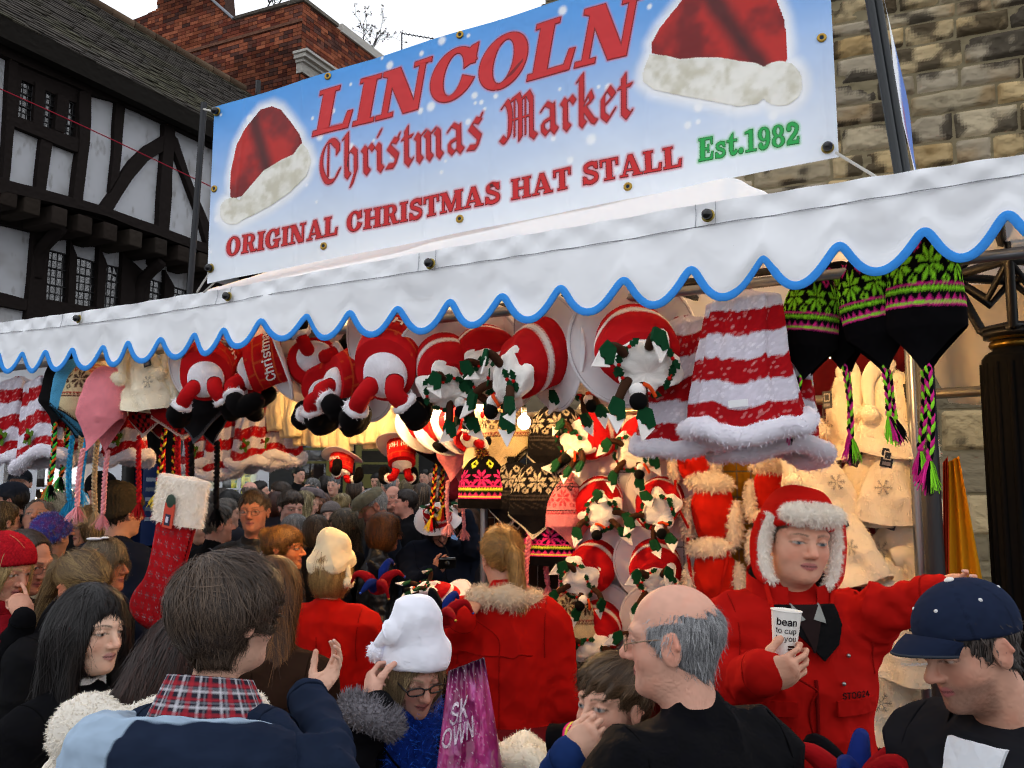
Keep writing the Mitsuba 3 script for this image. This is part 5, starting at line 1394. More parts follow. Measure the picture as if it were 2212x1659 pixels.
def knit_col(kind, u, z):
    """colour of the knit at turn u (0..1) and height z (m above the rim), in stitches"""
    P_ = [lin(x) for x in PAL[kind]]; st_ = 0.0058
    us, zs = np.floor(u * 168) / 168, np.floor(z / st_) * st_
    c = np.broadcast_to(P_[0], us.shape + (3,)).copy()
    x = (us * 7) % 1 - 0.5; y = (zs - 0.150) / 0.112
    if kind == 'pinkblack': y = (zs - 0.135) / 0.10
    c[star8(x, y)] = P_[1]
    x2 = (us * 7 + 0.5) % 1 - 0.5; y2 = (zs - 0.205) / 0.05
    dm = np.abs(x2 * 1.6) + np.abs(y2); c[(dm < 0.42) & (dm > 0.2)] = P_[2] if kind != 'nordic' else P_[1]
    y3 = (zs - 0.11) / 0.04; dm = np.abs(x2 * 2.2) + np.abs(y3); c[(dm < 0.35) & (dm > 0.16)] = P_[1]
    i = np.round(zs / st_).astype(int); k = np.round(us * 168).astype(int)
    if kind in ('neon', 'pinkblack'):
        b0 = 8
        A, B = (P_[2], P_[1]) if kind == 'neon' else (P_[1], P_[2])
        c[(i == b0) | (i == b0 + 9)] = A
        c[(i == b0 + 1) | (i == b0 + 7)] = B
        zig = (i >= b0 + 2) & (i <= b0 + 4) & ((np.abs(k % 6 - 3) + 1) > (i - b0 - 1)); c[zig] = A
        c[(i == b0 + 6) & (k % 2 == 0)] = B; c[(i == b0 + 8) & (k % 3 == 0)] = B
    elif kind == 'nordic':
        c[((i == 12) | (i == 15))] = P_[2]; c[(i == 13) & (k % 3 == 0)] = P_[2] * 0.6; c[(i >= 5) & (i <= 9) & ((k // 3 + i) % 4 == 0)] = P_[2] * 0.7
    else:
        c[(i == 11)] = P_[1]; c[(i == 14)] = P_[2]; c[(i == 12) & (k % 2 == 0)] = P_[2]; c[(i == 13) & (k % 4 < 2)] = P_[1]; c[(i == 36) | (i == 39)] = P_[2]
    return c * (0.82 + 0.3 * ((k + i) % 2))[..., None]
def braid(p, L, cols, r=0.0062, seed=0, sway=0.01, tas=0.075):
    """three plaited strands and the tassel"""
    rr = np.random.default_rng(seed); n_ = max(20, int(L / 0.006)); t = np.linspace(0, 1, n_)
    base = p + np.stack([sway * np.sin(t * 2 + seed) * t * 2, 0 * t, -L * t], -1)
    g = G()
    for k in range(3):
        ph = 2 * np.pi * k / 3 + t * L / 0.055 * 2 * np.pi
        g.tube(base + np.stack([0.0085 * np.sin(ph), 0.006 * np.sin(2 * ph), 0.004 * np.cos(ph)], -1), r, lin(cols[k % len(cols)]), 6)
    e = base[-1]; n2 = 90
    d = np.stack([rr.normal(0, 0.30, n2), rr.normal(0, 0.3, n2), -np.ones(n2)], -1); d /= np.linalg.norm(d, axis=1, keepdims=True)
    LL = tas * (0.75 + 0.4 * rr.random(n2))[:, None]
    sgrp = np.array([lin(c) for c in cols])[np.clip(((d[:, 0] + 0.45) / 0.9 * len(cols)).astype(int), 0, len(cols) - 1)]
    paths = np.stack([e + d * LL * s + np.array([0, 0, -0.25]) * LL * s * s * 0.3 + rr.normal(0, 0.002, (n2, 3)) * (s > 0) for s in (0, 0.35, 0.7, 1.0)], 1)
    side = np.repeat(np.cross(d, [0, 1.0, 0.2])[:, None], 4, 1); side /= np.linalg.norm(side, axis=-1, keepdims=True)
    tg = G().add(*ribbons(paths, side, 0.0045, sgrp * (0.7 + 0.5 * rr.random((n2, 1))), 0.7))
    tg.ball(e, (0.012, 0.010, 0.010), lin(cols[0]), 8)
    return g, tg
def flap_hat(kind, seed, cols, plain=None, blen=0.24, flaps=0.13, pom=None, edge=None, flat=0.5, motif=None, top=True):
    """knitted hat with two ear flaps (front and back as it hangs); z = 0 at the rim"""
    r = np.random.default_rng(seed); K = Kind(); n_, m_ = 168, 84
    a, b = np.meshgrid(np.linspace(0, 2 * np.pi, n_ + 1)[:-1], np.linspace(0, 1, m_))
    fl = -flaps * np.clip(np.abs(np.sin(a)), 0, 1) ** 2.2
    ztop = 0.245
    z = fl * (1 - b) ** 1 + ztop * b
    zz = np.clip(z, 0, ztop)
    w = 0.135 * np.sqrt(np.clip(1 - (zz / (ztop * 1.02)) ** 2.6, 0, 1)) + 0.012
    neg = np.clip(-z / max(flaps, 1e-3), 0, 1)
    w = w * (1 - 0.78 * neg ** 1.2)
    V = np.stack([w * np.cos(a), flat * (w * (1 - neg) + 0.12 * neg * 0.9) * np.sin(a), z], -1)
    V[..., 1] += 0.016 * (fb(V + seed, 9, 3, seed) - 0.5) * 2; V[..., 0] += 0.02 * (fb(V + seed + 5, 6, 2, seed) - 0.5)
    c = knit_col(kind, a / (2 * np.pi), z) if plain is None else np.broadcast_to(lin(plain), V.shape) * (0.85 + 0.3 * ((np.floor(a * 21) + np.floor(z / 0.006)) % 2))[..., None]
    if motif is not None:
        x, y = (a + np.pi / 2 + np.pi) % (2 * np.pi) - np.pi, (z + 0.02) / 0.05
        q = (np.maximum(np.abs(x * 2.2), np.abs(y)) < 1) & (((np.floor((x * 2.2 + 1) * 2.5) % 2) == 0) ^ ((np.floor((y + 1) * 2.5) % 2) == 0))
        c = np.where(q[..., None], lin(motif), c)
    K.add('knit_body', G().grid(V, c, wrap=True), 'cloth')
    if edge:
        E = V[0]; g = G().tube(E, 0.0035, lin(edge) , 6, closed=True)
        for i in range(0, n_, 2): g.tube([E[i], V[5, i] + [0, -0.003 * np.sign(-np.sin(a[0, i]) + 1e-6), 0]], 0.0016, lin(edge), 4)
        K.add('blanket_stitch', g, 'cloth')
    if pom:
        pc = [lin(x) for x in pom]; g = G()
        pg = G().ball([0, 0, ztop + 0.02], 0.034, pc[0] * 0.6, 12); v, f, _ = pg.get(); g.add(v, f, pc[0] * 0.6)
        for q in pc: g.add(*fur(v, f, 240, 0.016, q, r, 0.1, 0.005))
        K.add('pompom', g, 'fur')
    if cols:
        for i, s_ in enumerate((-1, 1)):
            k = np.argmin(V[0, :, 2] + 10 * (np.sign(V[0, :, 1]) != s_))
            p = V[0, k] + np.array([0.02 * s_ * (1 if seed % 2 else -1), 0, 0.008])
            g, tg = braid(p, blen * (0.85 + 0.3 * r.random()), cols, seed=seed * 5 + i)
            K.add('braid', g, 'cloth'); K.add('tassel', tg, 'cloth')
    return K
def trapper_hat(seed):
    r = np.random.default_rng(seed); K = Kind()
    g = G().ball([0, 0, 0.03], (0.085, 0.070, 0.125), RED_, 22); v, f, _ = g.get()
    v = v + 0.014 * (fb(v + seed, 13, 3, seed) - 0.5)[:, None] * np.array([1, 2.2, 1]); 
    K.add('crown', G().add(v, f, lin('c01e12') * (0.85 + 0.3 * fb(v, 18, 2))[:, None]), 'cloth')
    FC = lin('efe3d0')
    def fur_blob(ctr, rad, n_, L, s):
        q = G().ball(ctr, rad, FC, 14); v, f, _ = q.get(); v = v + 0.010 * (fb(v + s, 20, 2, s) - 0.5)[:, None]
        return G().add(v, f, FC * 0.85).add(*fur(v, f, n_, L, FC, r, 0.25, 0.005, jitter=0.5))
    K.add('fur_brim', fur_blob([0, -0.045, 0.135], (0.090, 0.035, 0.034), 900, 0.016, seed), 'fur')
    for s_ in (-1, 1):
        K.add('fur_flap', fur_blob([s_ * 0.092, -0.005, -0.01], (0.022, 0.036, 0.085), 700, 0.017, seed + s_), 'fur')
        q = spline([[s_ * 0.085, -0.03, -0.08], [s_ * 0.07 + 0.01 * r.normal(), -0.05, -0.18], [s_ * 0.05 + 0.02 * r.normal(), -0.04, -0.30]], 12)
        K.add('strap', G().tube(q, 0.0065, lin('b81c14'), 6), 'cloth')
    return K
def stocking():
    K = Kind(); r = np.random.default_rng(8)
    out = spline([(-0.085, 0.0), (-0.088, -0.12), (-0.10, -0.20), (-0.145, -0.26), (-0.155, -0.31), (-0.12, -0.345), (-0.05, -0.36), (0.01, -0.35), (0.02, -0.30), (0.055, -0.22), (0.08, -0.10), (0.095, 0.0)], 60)
    out = np.vstack([out, out[:1]])
    pl = Polygon(out).buffer(0)
    x0, y0, x1, y1 = pl.bounds; n_ = 110
    X, Y = np.meshgrid(np.linspace(x0, x1, n_), np.linspace(y0, y1, int(n_ * 1.5)))
    d = shapely.distance(shapely.points(X, Y), pl.exterior); ins = shapely.contains_xy(pl, X, Y)
    hgt = 0.030 * np.sqrt(np.clip(1 - (1 - np.minimum(d, 0.035) / 0.035) ** 2, 0, 1)) + 0.004 * (fb(np.stack([X, Y, X * 0], -1), 20, 2) - 0.5) * (d > 0.01)
    c = np.broadcast_to(lin('a8121a'), X.shape + (3,)) * (0.85 + 0.3 * fb(np.stack([X, Y, X * 0], -1), 12, 2))[..., None]
    gx_, gy_ = X / 0.036 + 0.5 * (np.floor(Y / 0.034) % 2), Y / 0.034
    lx_, ly_ = gx_ % 1 - 0.5, gy_ % 1 - 0.5; th_ = np.arctan2(ly_, lx_); rr = np.hypot(lx_, ly_)
    fk = (rr < 0.33) & (np.abs(np.sin(3 * th_)) < 0.32)
    pick = meshkit.noise(np.stack([np.floor(gx_), np.floor(gy_), gx_ * 0], -1) + 0.5, 3)
    c = np.where(fk[..., None], c * 0 + lin('b9aeb4') * np.where(r.random(X.shape) < 0.22, 1.0, 0.22)[..., None], c)
    idx = np.arange(X.size).reshape(X.shape); m = ins[:-1, :-1] & ins[1:, 1:] & ins[1:, :-1] & ins[:-1, 1:]
    fq = np.stack([idx[:-1, :-1][m], idx[:-1, 1:][m], idx[1:, 1:][m], idx[1:, :-1][m]], 1); used, inv = np.unique(fq, return_inverse=True)
    for s_ in (-1, 1):
        V = np.stack([X, s_ * hgt, Y], -1).reshape(-1, 3)[used]
        K.add('felt_side', G().add(V, inv.reshape(fq.shape)[:, ::s_], c.reshape(-1, 3)[used]), 'felt')
    K.add('piping', G().tube(np.c_[out[:-1, 0], out[:-1, 0] * 0, out[:-1, 1]], 0.005, lin('8a0f16'), 6), 'felt')
    FC = lin('efe6da')
    a, b = np.meshgrid(np.linspace(0, 2 * np.pi, 49)[:-1], np.linspace(0, 1, 14))
    V = np.stack([(0.112 + 0.006 * np.sin(5 * a)) * np.cos(a) + 0.005, 0.046 * np.sin(a), -0.02 + 0.145 * b], -1)
    V += 0.008 * (fb(V, 22, 2) - 0.5)[..., None]
    g = G().grid(V, FC, wrap=True); v, f, _ = g.get(); g.add(*fur(v, f, 3600, 0.012, FC, r, 0.4, 0.003, jitter=0.4))
    K.add('fur_cuff', g, 'fur')
    K.add('tag', G().box((-0.004, -0.062, -0.03), (0.044, -0.058, 0.045), lin('c23a1e')).box((0.008, -0.064, -0.022), (0.032, -0.0615, 0.012), lin('1a1c3a')).box((0.014, -0.066, -0.014), (0.026, -0.0635, 0.004), lin('c9c6d2')).ball([0.02, -0.06, 0.05], (0.024, 0.003, 0.024), lin('14301c'), 12), 'paint', False)
    return K
def jester_hat(seed):
    r = np.random.default_rng(seed); K = Kind()
    cols = [lin(x) for x in ('8e1018', '16286a', '0d0c10', '9a1218', '14245e', '8a1016')]
    g = G().lathe([(0.10, 0), (0.105, 0.03), (0.10, 0.06), (0.0, 0.09)], cols[0], 24); K.add('band', g, 'fleece')
    for i in range(6):
        t = i / 6 * 2 * np.pi; d = np.array([math.cos(t), math.sin(t), 0])
        q = spline([d * 0.05 + [0, 0, 0.05], d * 0.10 + [0, 0, 0.14], d * 0.19 + [0, 0, 0.15 + 0.05 * r.random()], d * 0.25 + [0, 0, 0.05 + 0.1 * r.random()]], 14)
        K.add('horn', G().tube(q, np.linspace(0.062, 0.008, 14), cols[i], 14), 'fleece')
        K.add('bell', G().ball(q[-1], 0.012, lin('c9a64a') if i % 2 else lin('3a62c8'), 10), 'metal')
    return K
# ---------------------------------------------------------------- hanging them up
def hook(t_key, p):
    pass
KS = {i: snow_hat(20 + i) for i in range(4)}
KC = {0: chimney_hat(41, "It's  Ho! Ho! Ho!", 0.055), 1: chimney_hat(42, 'Christmas!  Ho!', 0.05), 2: chimney_hat(43, 'Ho! Ho! Ho!', 0.06)}
GRP_S, GRP_C = 'white brimmed snow scene hats', 'white brimmed chimney hats'
def hang(kind, name, label, u, v, t, R, s=1.0, group=None, cat='hat', off=(0, 0, 0)):
    return copy_of(kind, name, label, cat, M4(R, stall(u, v, t) + np.asarray(off), s), group)
# front row, big hats under the valance
FR = 0.17
ax = lambda yaw, pitch, spin=0: axis_to(yaw, pitch, spin)
for (k, u, v, t, yaw, pit, sp_, s, lab) in (
    (0, 462, 792, FR, 34, -14, 10, 1.0, 'chimney hat with dangling black boots, leftmost of the big hats under the valance'),
    (1, 622, 772, FR + 0.05, -58, -10, -10, 0.98, 'red brick crown hat turned to show its side, its brim edge-on at the right'),
    (2, 728, 800, FR + 0.14, 22, -34, 0, 0.92, 'smaller looking chimney hat with boots crossed, in front of the strip lamp'),
    (0, 862, 756, FR + 0.0, 16, -24, 5, 1.10, 'chimney hat with a wide white seat and hanging boot, middle of the valance row'),
    (1, 676, 790, FR + 0.12, 40, -16, 160, 0.9, 'chimney hat turned to the right between its neighbours'), (0, 540, 790, FR + 0.16, 50, -10, 40, 0.92, 'chimney hat behind and right of the leftmost big one'),
    (2, 800, 812, FR + 0.12, -28, -6, 20, 1.0, 'chimney hat with ring shaped brim half hidden behind its bigger neighbour')):
    hang(KC[k], 'chimney_hat', lab, u, v - 8, t, ax(yaw, pit, sp_), s * 1.2, GRP_C)
for (k, u, v, t, yaw, pit, sp_, s, lab) in (
    (0, 955, 805, FR + 0.03, 50, -22, 0, 0.98, 'snow scene hat seen from its side, its white brim edge-on below the valance'),
    (1, 1188, 784, FR + 0.02, -30, -14, 0, 1.08, 'large snow scene hat with a red band, in the middle under the valance'),
    (2, 1368, 764, FR, 30, -10, 0, 1.10, 'large snow scene hat with a broad red crown beside the striped hats'),
    (0, 1045, 790, FR + 0.12, 34, -8, 30, 0.98, 'snow scene hat squeezed between the edge-on brim and the large ones'), (2, 1290, 800, FR + 0.22, -8, -20, 40, 0.92, 'snow scene hat behind and between the two largest ones'),
    (3, 1105, 800, FR + 0.2, -40, -14, 0, 0.95, 'snow scene hat turned away behind the two large ones')):
    hang(KS[k], 'snow_hat', lab, u, v - 26, t, ax(yaw, pit, sp_), s * 1.18, GRP_S)
KH = [striped_hat(1, False), striped_hat(2, True), striped_hat(3, True)]
GRP_T = 'red and white striped hats with fur trim'
for (k, u, v, t, yaw, roll, s, lab) in (
    (0, 1612, 922, 0.08, 0, -3, 1.00, 'red and white striped hat with a white label, the front one below the right valance'),
    (1, 1495, 948, 0.22, 14, -7, 0.98, 'striped hat tucked behind the front striped hat, left one'),
    (2, 1660, 965, 0.26, -10, 3, 1.0, 'striped hat whose white trim shows below the front striped hat'),
    (1, 20, 985, 0.14, 4, 2, 1.02, 'striped hat at the left edge of the stall'),
    (2, 90, 990, 0.10, -5, -9, 1.02, 'striped hat with holly badge beside the black braids'),
    (0, 140, 985, 0.28, 6, -4, 0.95, 'striped hat behind the black ear flap hat'),
    (1, 268, 985, 0.4, 0, 0, 0.95, 'striped hat behind the pink ear flap hat')):
    hang(KH[k], 'striped_hat', lab, u, v, t, facing(yaw, 0, roll), s, GRP_T)
# striped hats on the back row (left)
for i, (u, v, k) in enumerate(((432, 1005, 2), (462, 1000, 1), (498, 1002, 2), (540, 995, 1), (578, 988, 2), (602, 990, 0), (470, 1018, 0))):
    hang(KH[k], 'striped_hat', ['striped hat by the black ear flaps', 'second striped hat of the back row', 'third striped hat of the back row', 'striped hat with holly in the back row', 'striped hat with holly near the end of the back row', 'last striped hat of the back row beside the cream gloves', 'striped hat lowest in the back row'][i], u, v, 1.30 + 0.05 * (i % 3), facing(5 * (i % 3) - 5, 0, 2 * (i % 2)), 0.98, GRP_T)
# cream hats on the front left
KCR = [cream_hat(1, 1), cream_hat(2, -1), cream_hat(3, 1, False), cream_hat(4, -1, True)]
GRP_R = 'cream fleece hats with pompoms'
for (k, u, v, t, yaw, roll, s, lab) in ((2, 210, 868, 0.22, 10, -8, 0.80, 'cream fleece hat beside the pink ear flap hat'), (2, 262, 878, 0.16, -12, 5, 0.86, 'cream fleece hat second in the left cluster'), (1, 318, 886, 0.12, 8, 0, 0.92, 'cream fleece hat in the middle of the left cluster'), (2, 358, 872, 0.2, -16, 8, 0.9, 'cream fleece hat next to the first chimney hat')):
    hang(KCR[k], 'cream_hat', lab, u, v, t, facing(yaw, 0, roll), s, GRP_R)
# cream glove bundles on the back row
def glove_bundle(seed):
    r = np.random.default_rng(seed); K = Kind(); col = lin('e8d8b0')
    for i in range(3):
        fx = (i - 1) * 0.05
        q = spline([(fx, r.normal(0, .02), 0.24), (fx + r.normal(0, .01), -0.02, 0.12), (fx + r.normal(0, .012), -0.01, 0.0)], 14)
        g = G().tube(q, np.r_[np.linspace(0.035, 0.048, 8), np.linspace(0.05, 0.040, 6)], col, 16); v, f, _ = g.get(); v = v + 0.016 * (fb(v + seed + i, 16, 3, seed) - 0.5)[:, None]
        K.add('glove', G().add(v, f, col * (0.9 + 0.2 * fb(v, 20, 2))[:, None]), 'fleece')
    return K
KG = [glove_bundle(1), glove_bundle(2)]
for i, (u, v) in enumerate(((632, 945), (668, 962), (705, 966), (742, 975), (788, 960), (822, 968), (605, 930))):
    hang(KG[i % 2], 'glove_bundle', ['cream fleece mitts hanging beside the striped hats', 'cream fleece mitts, second bundle', 'cream fleece mitts above the dark shop, third bundle', 'cream fleece mitts, fourth bundle', 'cream fleece mitts, fifth bundle', 'cream fleece mitts next to the hanging brims', 'cream fleece mitts behind the striped hats'][i], u, v, 1.3 + 0.04 * (i % 2), facing(20 * (i % 3) - 20), 1.0, 'cream fleece mitts', 'gloves')
# chimney hats on the back row
for i, (u, v, yaw, pit, s) in enumerate(((868, 958, 40, -60, 0.82), (908, 925, 75, 20, 0.92), (952, 930, 68, 24, 0.94), (988, 920, 60, 28, 0.95), (740, 985, 10, -70, 0.7), (1012, 940, 30, -30, 0.8))):
    hang(KC[i % 3], 'chimney_hat', ['warmly lit chimney hat hanging low on the back row', 'chimney hat on the back row showing the inside of its brim, first of three', 'chimney hat on the back row with lit brim, second of three', 'chimney hat on the back row with lit brim, third of three', 'chimney hat with boots hanging beneath the cream mitts', 'chimney hat half hidden beside the cream sleeve hat'][i], u, v, 1.32, ax(yaw, pit, 30 * i), s, GRP_C)
# ear flap hats
FLAP = 'knitted ear flap hats'
KN = {'neon': [flap_hat('neon', 3, ('8fe032', 'd22a86', '0c0b0c'), flaps=0.11, pom=None, blen=0.155), flap_hat('neon', 4, ('d22a86', '0c0b0c', '8fe032'), flaps=0.11, blen=0.195)],
      'nordic': flap_hat('nordic', 6, None, flaps=0.11, edge='cfc6b4', pom=('1c1b1e',)), 'nordic2': flap_hat('nordic', 7, ('e07a84', 'd86a78', 'e88a94'), flaps=0.11, edge='cfc6b4', blen=0.2),
      'beige': flap_hat('beige', 8, None, flaps=0.12, edge='221c18', pom=('c9b893', 'a08a60')), 'pom': flap_hat('pinkblack', 9, None, flaps=0.0, pom=('1a1316', '8a3a30', 'b09030')),
      'pinkn': flap_hat('pinknordic', 10, ('e48a94', 'd87884', 'e8949c'), flaps=0.12, edge='d8808a', blen=0.26, pom=('e08a94',)),
      'pink': flap_hat('neon', 11, ('e89aa0', 'd88890', 'f0a8ac'), plain='e0838c', flaps=0.17, blen=0.30), 'blue': flap_hat('neon', 12, ('2e9cd0', '2488bc', '48b0dc'), plain='4a90b4', flaps=0.15, blen=0.28, edge='1c2a34'),
      'black': flap_hat('neon', 13, ('100e10', '181518', '0c0b0c'), plain='131214', flaps=0.12, blen=0.26, edge='4c4c52'), 'orange': flap_hat('neon', 14, ('d8642a', '3ac24a', '0f0e10'), plain='121113', flaps=0.12, blen=0.27),
      'red': flap_hat('neon', 15, ('a8141a', '8a1016', 'b81c20'), plain='8e1418', flaps=0.10, blen=0.30, edge='b9a49a', motif='120c0e'), 'tan': flap_hat('beige', 16, ('b09a78', 'a08c6c', 'bca684'), flaps=0.13, blen=0.36, edge='2a221c'),
      'yel': flap_hat('neon', 17, ('d8c03a', 'b81c20', '14110f'), plain='121113', flaps=0.09, blen=0.27)}
for (k, u, v, t, yaw, roll, s, lab) in (
    (('neon', 0), 1744, 750, 0.20, 8, 8, 0.92, 'black ear flap hat with green snowflakes, leftmost of the four neon ones'),
    (('neon', 1), 1820, 728, 0.26, -10, -3, 0.92, 'black ear flap hat with green snowflakes, second from the left'),
    (('neon', 0), 1896, 724, 0.16, 14, -9, 0.94, 'black ear flap hat with green snowflakes, third from the left, tilted'),
    (('neon', 1), 1998, 708, 0.12, -4, 2, 1.08, 'largest black ear flap hat with green snowflakes and a pink tassel, at the right')):
    hang(KN[k[0]][k[1]], 'ear_flap_hat', lab, u, v, t, facing(yaw, 0, roll) @ np.diag([0.64, 0.8, 1.0]), s, FLAP)
for (k, u, v, t, yaw, roll, s, lab) in (
    ('orange', 140, 868, 0.10, 10, 3, 0.95, 'black ear flap hat with orange and green braids'), ('blue', 176, 880, 0.12, 70, 0, 0.95, 'blue ear flap hat with bright blue braids'),
    ('tan', 196, 888, 0.14, 75, 0, 0.95, 'tan ear flap hat with a long straw coloured braid'), ('pink', 218, 900, 0.08, 5, 6, 0.95, 'pink ear flap hat with pink braids'),
    ('red', 330, 902, 0.24, 0, 0, 0.95, 'dark red ear flap hat with a black knot pattern'), ('yel', 372, 892, 0.3, 40, 0, 0.95, 'black ear flap hat with yellow and red braids behind the red one'),
    ('red', 398, 905, 0.26, 50, 0, 0.95, 'dark red ear flap hat seen from the side beside the black one'), ('black', 440, 900, 0.20, 0, -6, 1.0, 'plain black ear flap hat with thin black braids'),
    ('beige', 1088, 972, 1.30, 0, 0, 0.98, 'beige nordic ear flap hat with dark snowflakes'), ('nordic', 1200, 985, 1.30, 6, 2, 1.0, 'black nordic ear flap hat with white snowflakes, the upper one'),
    ('pom', 1046, 1098, 1.26, 0, 0, 1.05, 'black and pink snowflake bobble hat by the red coat'), ('nordic', 1105, 1098, 1.28, -8, 0, 0.92, 'black nordic ear flap hat in the middle of the row'),
    ('nordic2', 1162, 1112, 1.24, 4, 0, 1.0, 'black nordic ear flap hat with pink braids, the lower one'), ('pinkn', 1226, 1135, 1.28, 70, 0, 0.85, 'pink patterned ear flap hat hanging sideways'),
    ('pom', 1188, 1220, 1.27, 10, 0, 0.95, 'black and pink snowflake hat below the pink ear flap hat'), ('tan', 1232, 1370, 1.27, -8, 0, 0.9, 'striped pale ear flap hat low beside the red coat'),
    ('nordic', 1240, 1480, 1.29, 0, 0, 0.95, 'black nordic hat lowest beside the red coat'), ('yel', 950, 975, 1.40, 30, 0, 0.9, 'black hat with yellow, red and black braids on the back row'), ('pink', 985, 985, 1.38, 0, 0, 0.8, 'pink hat whose braids hang on the back row')):
    hang(KN[k], 'ear_flap_hat', lab, u, v, t, facing(yaw, 0, roll), s, FLAP)
# tall cream sleeve-like hat by the left end of the panel
g = G().lathe([(0.0, 0.40), (0.035, 0.395), (0.045, 0.30), (0.06, 0.16), (0.075, 0.02), (0.08, 0.0), (0.074, -0.012), (0.06, -0.01)], lin('ead9b2'), 30); v, f, _ = g.get(); v = v + 0.014 * (fb(v, 12, 3) - 0.5)[:, None]
KK = Kind().add('body', G().add(v, f, lin('ead9b2')), 'fleece'); pg = G().ball([-0.075, -0.03, 0.19], 0.03, lin('ead9b2'), 12); v, f, _ = pg.get(); KK.add('pompom', G().add(v, f, lin('ead9b2')).add(*fur(v, f, 220, 0.008, lin('ead9b2'), gr)), 'fur')
hang(KK, 'cream_hat', 'tall narrow cream hat with side pompom hanging by the lit bulb', 1032, 1010, 1.30, facing(0), 0.98, GRP_R)
# the panel of snow hats
for i, (u, v, k, yaw, pit, sp_, s, lab) in enumerate((
    (1302, 938, 0, 6, 6, 0, 0.92, 'snow scene hat at the top left of the wire panel'), (1412, 935, 3, 0, 0, 0, 0.92, 'snow scene hat at the top right of the panel, half behind striped hats'),
    (1296, 1078, 1, 12, 4, 10, 0.92, 'snow scene hat second from the top in the left column of the panel'), (1432, 1080, 2, 14, 8, 0, 0.92, 'snow scene hat second from the top in the right column of the panel'),
    (1290, 1212, 3, 18, -4, 0, 0.90, 'snow scene hat third from the top in the left column of the panel'), (1415, 1212, 2, 22, 2, 0, 0.92, 'snow scene hat in the right column just above the bald man'),
    (1300, 1345, 0, 20, -4, 0, 0.94, 'snow scene hat fourth in the left column of the panel'), (1318, 1478, 1, 16, 0, 0, 0.92, 'snow scene hat lowest on the panel above the boy'),
    (1425, 1345, 1, 10, 0, 0, 0.9, 'snow scene hat behind the bald man'))):
    hang(KS[k], 'snow_hat', lab, u, v, 1.40, ax(yaw - 16 + 10 * (i % 3), pit - 6 - 5 * (i % 2), sp_ + 25 * (i % 4) - 35), s * 1.26, GRP_S)
# red trapper hats
KT = [trapper_hat(5), trapper_hat(6)]
for i, (u, v, k, yaw, roll, s, lab) in enumerate((
    (1500, 1000, 0, 10, 0, 0.95, 'red trapper hat with white fur directly under the striped hats'), (1540, 1120, 1, -6, 4, 1.15, 'red trapper hat with long red straps, second from the top'),
    (1545, 1258, 0, 8, -4, 1.12, 'red trapper hat beside the seller at shoulder height'), (1672, 1075, 1, 12, 0, 1.0, 'red trapper hat half hidden behind the head of the seller'),
    (1590, 1400, 1, 0, 6, 1.0, 'red trapper hat behind the arm of the seller'), (1668, 1180, 0, 0, 3, 0.9, 'red trapper hat behind the shoulder of the seller'), (1640, 1530, 0, 0, 0, 1.0, 'lowest red trapper hat by the jacket hem'), (1735, 980, 0, -20, 30, 1.0, 'red trapper hat lying flat under the striped hats, fur side out'))):
    hang(KT[k], 'trapper_hat', lab, u, v, 1.34, facing(yaw, 0, roll), s, 'red trapper hats with white fur')
# cream hats on the right
for i, (u, v, k, s, yaw, lab) in enumerate((
    (1850, 985, 0, 1.0, 0, 'cream fleece hat in the top row at the right, left one'), (1935, 985, 1, 1.0, 8, 'cream fleece hat in the top row at the right, right one'),
    (1775, 1118, 3, 1.0, -6, 'cream fleece hat with stitched snowflake in the second row, left'), (1855, 1125, 0, 1.02, 4, 'cream fleece hat in the middle of the second row'), (1935, 1128, 0, 1.0, 10, 'cream fleece hat with pompom in the second row, right'),
    (1850, 1262, 3, 1.0, 0, 'cream fleece hat in the third row above the outstretched arm'), (1945, 1268, 0, 1.05, -4, 'cream fleece hat with pompom in the third row, right'),
    (1930, 1400, 2, 1.0, 6, 'cream fleece hat below the outstretched arm'), (1945, 1462, 1, 0.9, 0, 'cream fleece hat behind the cap of the man'), (1945, 1600, 0, 1.15, 0, 'large cream fleece hat with snowflake lowest on the right'))):
    hang(KCR[k], 'cream_hat', lab, u, v, 1.32 - 0.07 * (i % 3), facing(yaw + 14 * ((i * 2) % 5 - 2), 0, 6 * ((i * 3) % 5 - 2)), s * 1.02, GRP_R)
# the red stocking and a second one
ST_ = stocking()
LONG = np.diag([1.04, 1.0, 1.2])
copy_of(ST_, 'christmas_stocking', 'long red felt stocking with silver snowflakes and a cream fur cuff hanging above the crowd', 'stocking', M4(facing(4, 0, 9) @ LONG, P(382, 1116, 3.56), 1.06))
# goods table in front of the seller
tb = thing('goods_table', 'stall counter covered in dark cloth heaped with hats', 'table')
c0_, c1_ = st(-1.5, 0.28, 0), st(1.0, 0.28, 0)
put(tb + '__top', G().box((0, -0.28, 0.94), (2.5, 0.3, 0.98), lin('5a1216'), M4(np.stack([SE, SN, [0, 0, 1]], 1), st(-1.5, 0.30, 0)), bev=0.015), 'cloth')
sheet(tb + '__skirt', -1.5, 1.0, 0.02, 0.95, 0.0, lin('4a1014'), 4, 0.015)
copy_of(jester_hat(4), 'jester_hat', 'red and blue velvet jester hat with bells on the counter in front of the seller', 'hat', M4(np.eye(3), P(1845, 1640, 2.05) + [0, 0, -0.10], 0.62), 'jester hats')
copy_of(jester_hat(5), 'jester_hat', 'jester hat held by the customer with the brown bob', 'hat', M4(rot('x', 40), P(818, 1268, 3.35), 0.40), 'jester hats')
copy_of(jester_hat(6), 'jester_hat', 'colourful jester hat on the counter beside the ponytailed seller', 'hat', M4(rot('x', 20), P(955, 1345, 3.05), 0.42), 'jester hats')
hang(KN['pom'], 'ear_flap_hat', 'black and pink snowflake hat lying on the counter', 1215, 1632, -0.35, facing(30, 60, 70), 0.95, FLAP)
